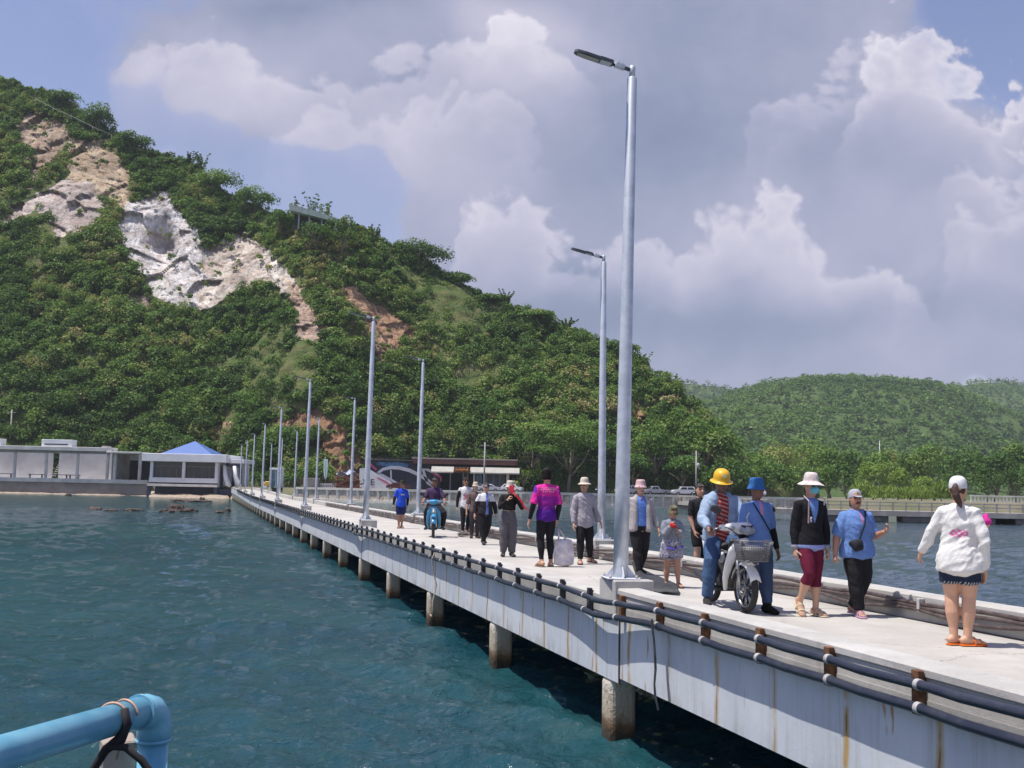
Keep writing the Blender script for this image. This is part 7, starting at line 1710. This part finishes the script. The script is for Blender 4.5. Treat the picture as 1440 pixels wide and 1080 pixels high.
    for sg in (-1, 1):
        MB().tube([(sg * .09, .70, .30), (sg * .09, WB, Rw)], .022, 8).build('swing_arm', BLKP, rt); MB().tube([(sg * .10, WB - .06, Rw + .04), (sg * .10, 1.10, .66)], [.022, .028], 8).build('shock_absorber', CHROME, rt)
        MB().tube([(sg * .10, .55, .235), (sg * .26, .56, .235)], .016, 8).build('foot_peg', BLKP, rt)
    MB().tube([(.07, 1.30, .80), (.08, 1.45, .83), (0, 1.50, .835), (-.08, 1.45, .83), (-.07, 1.30, .80)], .013, 8).build('grab_rail', CHROME, rt)
    if basket:
        BM_ = pm('basket_wire', (.13, .135, .145), (.2, .2, .21), 20, .45, metal=.4)
        b = empty('basket', (0, 0, 0)); b.parent = rt
        def lvl(t): return .145 + .05 * t, -.10 - .0 * t, -.34 - .03 * t, .62 + .23 * t
        mb = MB()
        for t in np.linspace(0, 1, 9):
            w_, y0_, y1_, z_ = lvl(t); pts = [(-w_, y0_, z_), (-w_, y1_ + .06, z_), (-w_ + .06, y1_, z_), (w_ - .06, y1_, z_), (w_, y1_ + .06, z_), (w_, y0_, z_)]
            mb.tube(pts, .0045 if t not in (0, 1) else .009, 6)
        for k in range(17):
            f = k / 16; 
            w0, a0, c0, z0 = lvl(0); w1, a1, c1, z1 = lvl(1)
            mb.tube([(-w0 + 2 * w0 * f, c0, z0), (-w1 + 2 * w1 * f, c1, z1)], .0035, 5)
            mb.tube([(-w0 + 2 * w0 * f, c0, z0), (-w0 + 2 * w0 * f, a0, z0)], .0035, 5)
        for k in range(12):
            f = k / 11
            for sg in (-1, 1): mb.tube([(sg * w0, a0 + (c0 - a0) * f, z0), (sg * w1, a1 + (c1 - a1) * f, z1)], .0035, 5)
        mb.build('wire_mesh', BM_, b)
        shell(rt, 'basket_liner', pm('grey_liner', (.17, .175, .19), (.30, .305, .32), 5, .35), [(V3((0, -.22, .635)), .13, .10), (V3((0, -.225, .70)), .145, .110), (V3((0, -.23, .76)), .15, .11)], (1, 0, 0), par=b)
        MB().prism([(-.035, -.0), (-.02, -.045), (.02, -.045), (.035, 0), (.02, .045), (-.02, .045)], -.003, .003, 'y', Matrix.Translation((0, -.245, .60)) @ Matrix.Rotation(R(-60), 4, 'X')).build('emblem', pm('emblem_grey', (.25, .28, .33)), fw)
        MB().tube([(-.10, .02, .50), (-.16, .0, .42), (-.15, .03, .36), (-.09, .08, .38)], .008, 6).build('brake_hose', BLKP, rt)
    else:
        MB().tube([(-.10, -.02, .46), (-.14, -.02, .38), (-.11, .03, .33)], .008, 6).build('brake_hose', BLKP, rt)
        shell(rt, 'nose_badge', pm('badge_white', (.70, .68, .62)), [(V3((0, -.002, .80)), .05, .02), (V3((0, -.005, .72)), .035, .02)], (1, 0, 0), .008)
    # tail light and plate
    shell(rt, 'tail_light', TLT, [(V3((-.05, 1.46, .76)), .025, .03), (V3((.05, 1.46, .76)), .025, .03)], (0, 0, 1), .008)
    return rt
WBK = pm('white_bike_paint', (.74, .74, .75), (.66, .66, .68), 3, .22); BBK = pm('blue_bike_paint', (.045, .25, .46), (.06, .30, .52), 3, .25)
BY = 8
b1 = motorbike(1049, 861, BY, WBK, 'white underbone motorbike with a wire front basket ridden by the helmeted man', True, 4)
b2 = motorbike(609, 756, 4, BBK, 'blue scooter with a white nose ridden by the man in dark purple shirt', False, 0)
def rider(bk, yaw, label, H, **kw):
    P = Person.__new__(Person); dist = kw.pop('back', .80)
    M = Matrix.Rotation(R(yaw), 3, 'Z'); q = V3(bk.location) + M @ V3((0, dist, 0))
    Person.__init__(P, label, 700, 800, H, yaw, z=DECK, **kw)
    P.loc = V3((q.x, q.y, DECK + .006)); P.o.location = P.loc; return P
# local frame: bike axle at y = -0.80; seat top at z = .80
P4 = rider(b1, BY, 'rider in yellow safety helmet, pale denim jacket and striped shirt on the white motorbike', 1.68, skin=(.19, .10, .068), b=1.06, vox=.008, root=(-.028, .0, -.005), lean=5, twist=-6, head=(2, 6, 0),
    armR=((.085, -.10, -.150), (.095, -.285, -.215)), armL=((.080, -.11, -.145), (.035, -.275, -.145)), handR=dict(dir=(0, -.7, -.25), palm=(0, -.2, -1), curl=1.1), handL=dict(dir=(-.2, -.8, .2), palm=(0, -.3, -1), curl=1.1),
    legR=((.145, -.150, .335), (.170, -.125, .060)), legL=((.120, -.210, .38), (.125, -.140, .150)), toeR=(-.25, -1, 0), toeL=(.2, -1, 0))
P4.pants((.060, .115, .23), .96, .018, .026, .57, wr=.008)
hh = P4.H
P4.top(lambda co: np.where(np.sin(co[:, 2:3] * 125 + co[:, :1] * 38) > .72, np.array([[.62, .45, .42]]), np.array([[.42, .035, .025]])), .49, (0, 0), .010, .02, name='striped_shirt')
def jk4(bm):
    for sg in (-1, 1):
        sd = 'L' if sg > 0 else 'R'; P4.arm(bm, sd, 0, .96, .020, .018)
        loft(bm, [(P4.up(sg * .082, -.012, .49), .044 * P4.b, .076 * P4.b), (P4.up(sg * .080, -.012, .58), .042 * P4.b, .074 * P4.b), (P4.up(sg * .078, -.012, .68), .044 * P4.b, .072 * P4.b), (P4.up(sg * .070, -.006, .79), .044 * P4.b, .062 * P4.b), (P4.up(sg * .044, .0, .842), .020 * P4.b, .036 * P4.b)], 12, (1, 0, 0), .3)
    ell(bm, P4.up(0, .040, .66), (.10 * P4.b, .036 * P4.b, .20 * P4.b)); ell(bm, P4.up(0, .03, .84), (.05 * P4.b, .03 * P4.b, .022 * P4.b))
P4.add('denim_jacket', jk4, noisecol([(.27, .36, .50), (.31, .41, .55), (.34, .43, .57)], 9), .009)
P4.hair(HAIR, .90, hat=True)
P4.lathe_on_head('helmet', [(.088, -.018), (.068, -.010), (.0625, .0), (.0635, .016), (.060, .044), (.048, .066), (.026, .078), (.006, .081)], (.85, .52, .015), z0=.946, tiltx=4, sx=1.0, sy=1.18, mat=pm('helmet_plastic', (.80, .46, .015), (.74, .42, .02), 3, .3))
mb = MB(); mb.prism([(-.018, .0), (-.026, .022), (-.012, .042), (.012, .042), (.026, .022), (.018, 0)], -.003, .003, 'y', Matrix.Translation(P4.hd(0, -.0715, .970)) @ P4.HM.to_4x4() @ Matrix.Rotation(R(-12), 4, 'X')); mb.build('helmet_badge', pm('badge_cream', (.75, .68, .50)), P4.o)
P4.shoes((.03, .03, .03), kind='shoe')
# white bag looped over the bar
bgp = b1.matrix_world; q = V3(b1.location) + Matrix.Rotation(R(BY), 3, 'Z') @ V3((.06, .02, 1.06))
tag(MB().tube([q + V3((-.03, 0, -.01)), q + V3((-.045, -.01, .06)), q + V3((-.015, -.01, .11)), q + V3((.02, 0, .07)), q + V3((.03, 0, .0))], .009, 8).build('bag_handle', pm('white_plastic_bag', (.72, .72, .74), None, 6, .5)), 'white plastic bag handle looped in the rider\'s left hand above the headlight', 'bag')
P15 = rider(b2, 4, 'rider in dark purple t-shirt and sunglasses on the blue scooter', 1.68, skin=(.24, .125, .085), b=1.10, wf=1.1, vox=.010, root=(0, 0, -.005), lean=2, head=(-6, 4, 0),
    armR=((.075, -.06, -.160), (.100, -.255, -.225)), armL=((.085, -.07, -.155), (.095, -.265, -.215)), handR=dict(dir=(0, -.7, -.2), palm=(0, 0, -1), curl=1.1), handL=dict(dir=(0, -.7, -.2), palm=(0, 0, -1), curl=1.1),
    legR=((.120, -.20, .40), (.115, -.12, .165)), legL=((.175, -.150, .40), (.155, -.05, .165)))
P15.top((.075, .040, .105), .48, (.42, .42), .020, .04, .022, .026); P15.pants((.022, .020, .026), .95, .014, .016); P15.hair(HAIR, .90, 1.02); P15.glasses(); P15.shoes((.03, .03, .035), kind='shoe')
# ---------------------------------------------------------------- air
hm = bpy.data.materials.new('haze_air'); hm.use_nodes = True; hm.node_tree.nodes.clear(); N = NT(hm.node_tree)
out = N.new('ShaderNodeOutputMaterial'); pv_ = N.new('ShaderNodeVolumePrincipled'); N.l.new(pv_.outputs[0], out.inputs['Volume'])
pv_.inputs['Color'].default_value = (.80, .87, .97, 1); pv_.inputs['Density'].default_value = 0.00015
tag(MB().box(-900, 1300, -120, 2350, -3.6, 330).build('haze', hm), 'thin pale blue haze in the air', None, None, 'stuff')
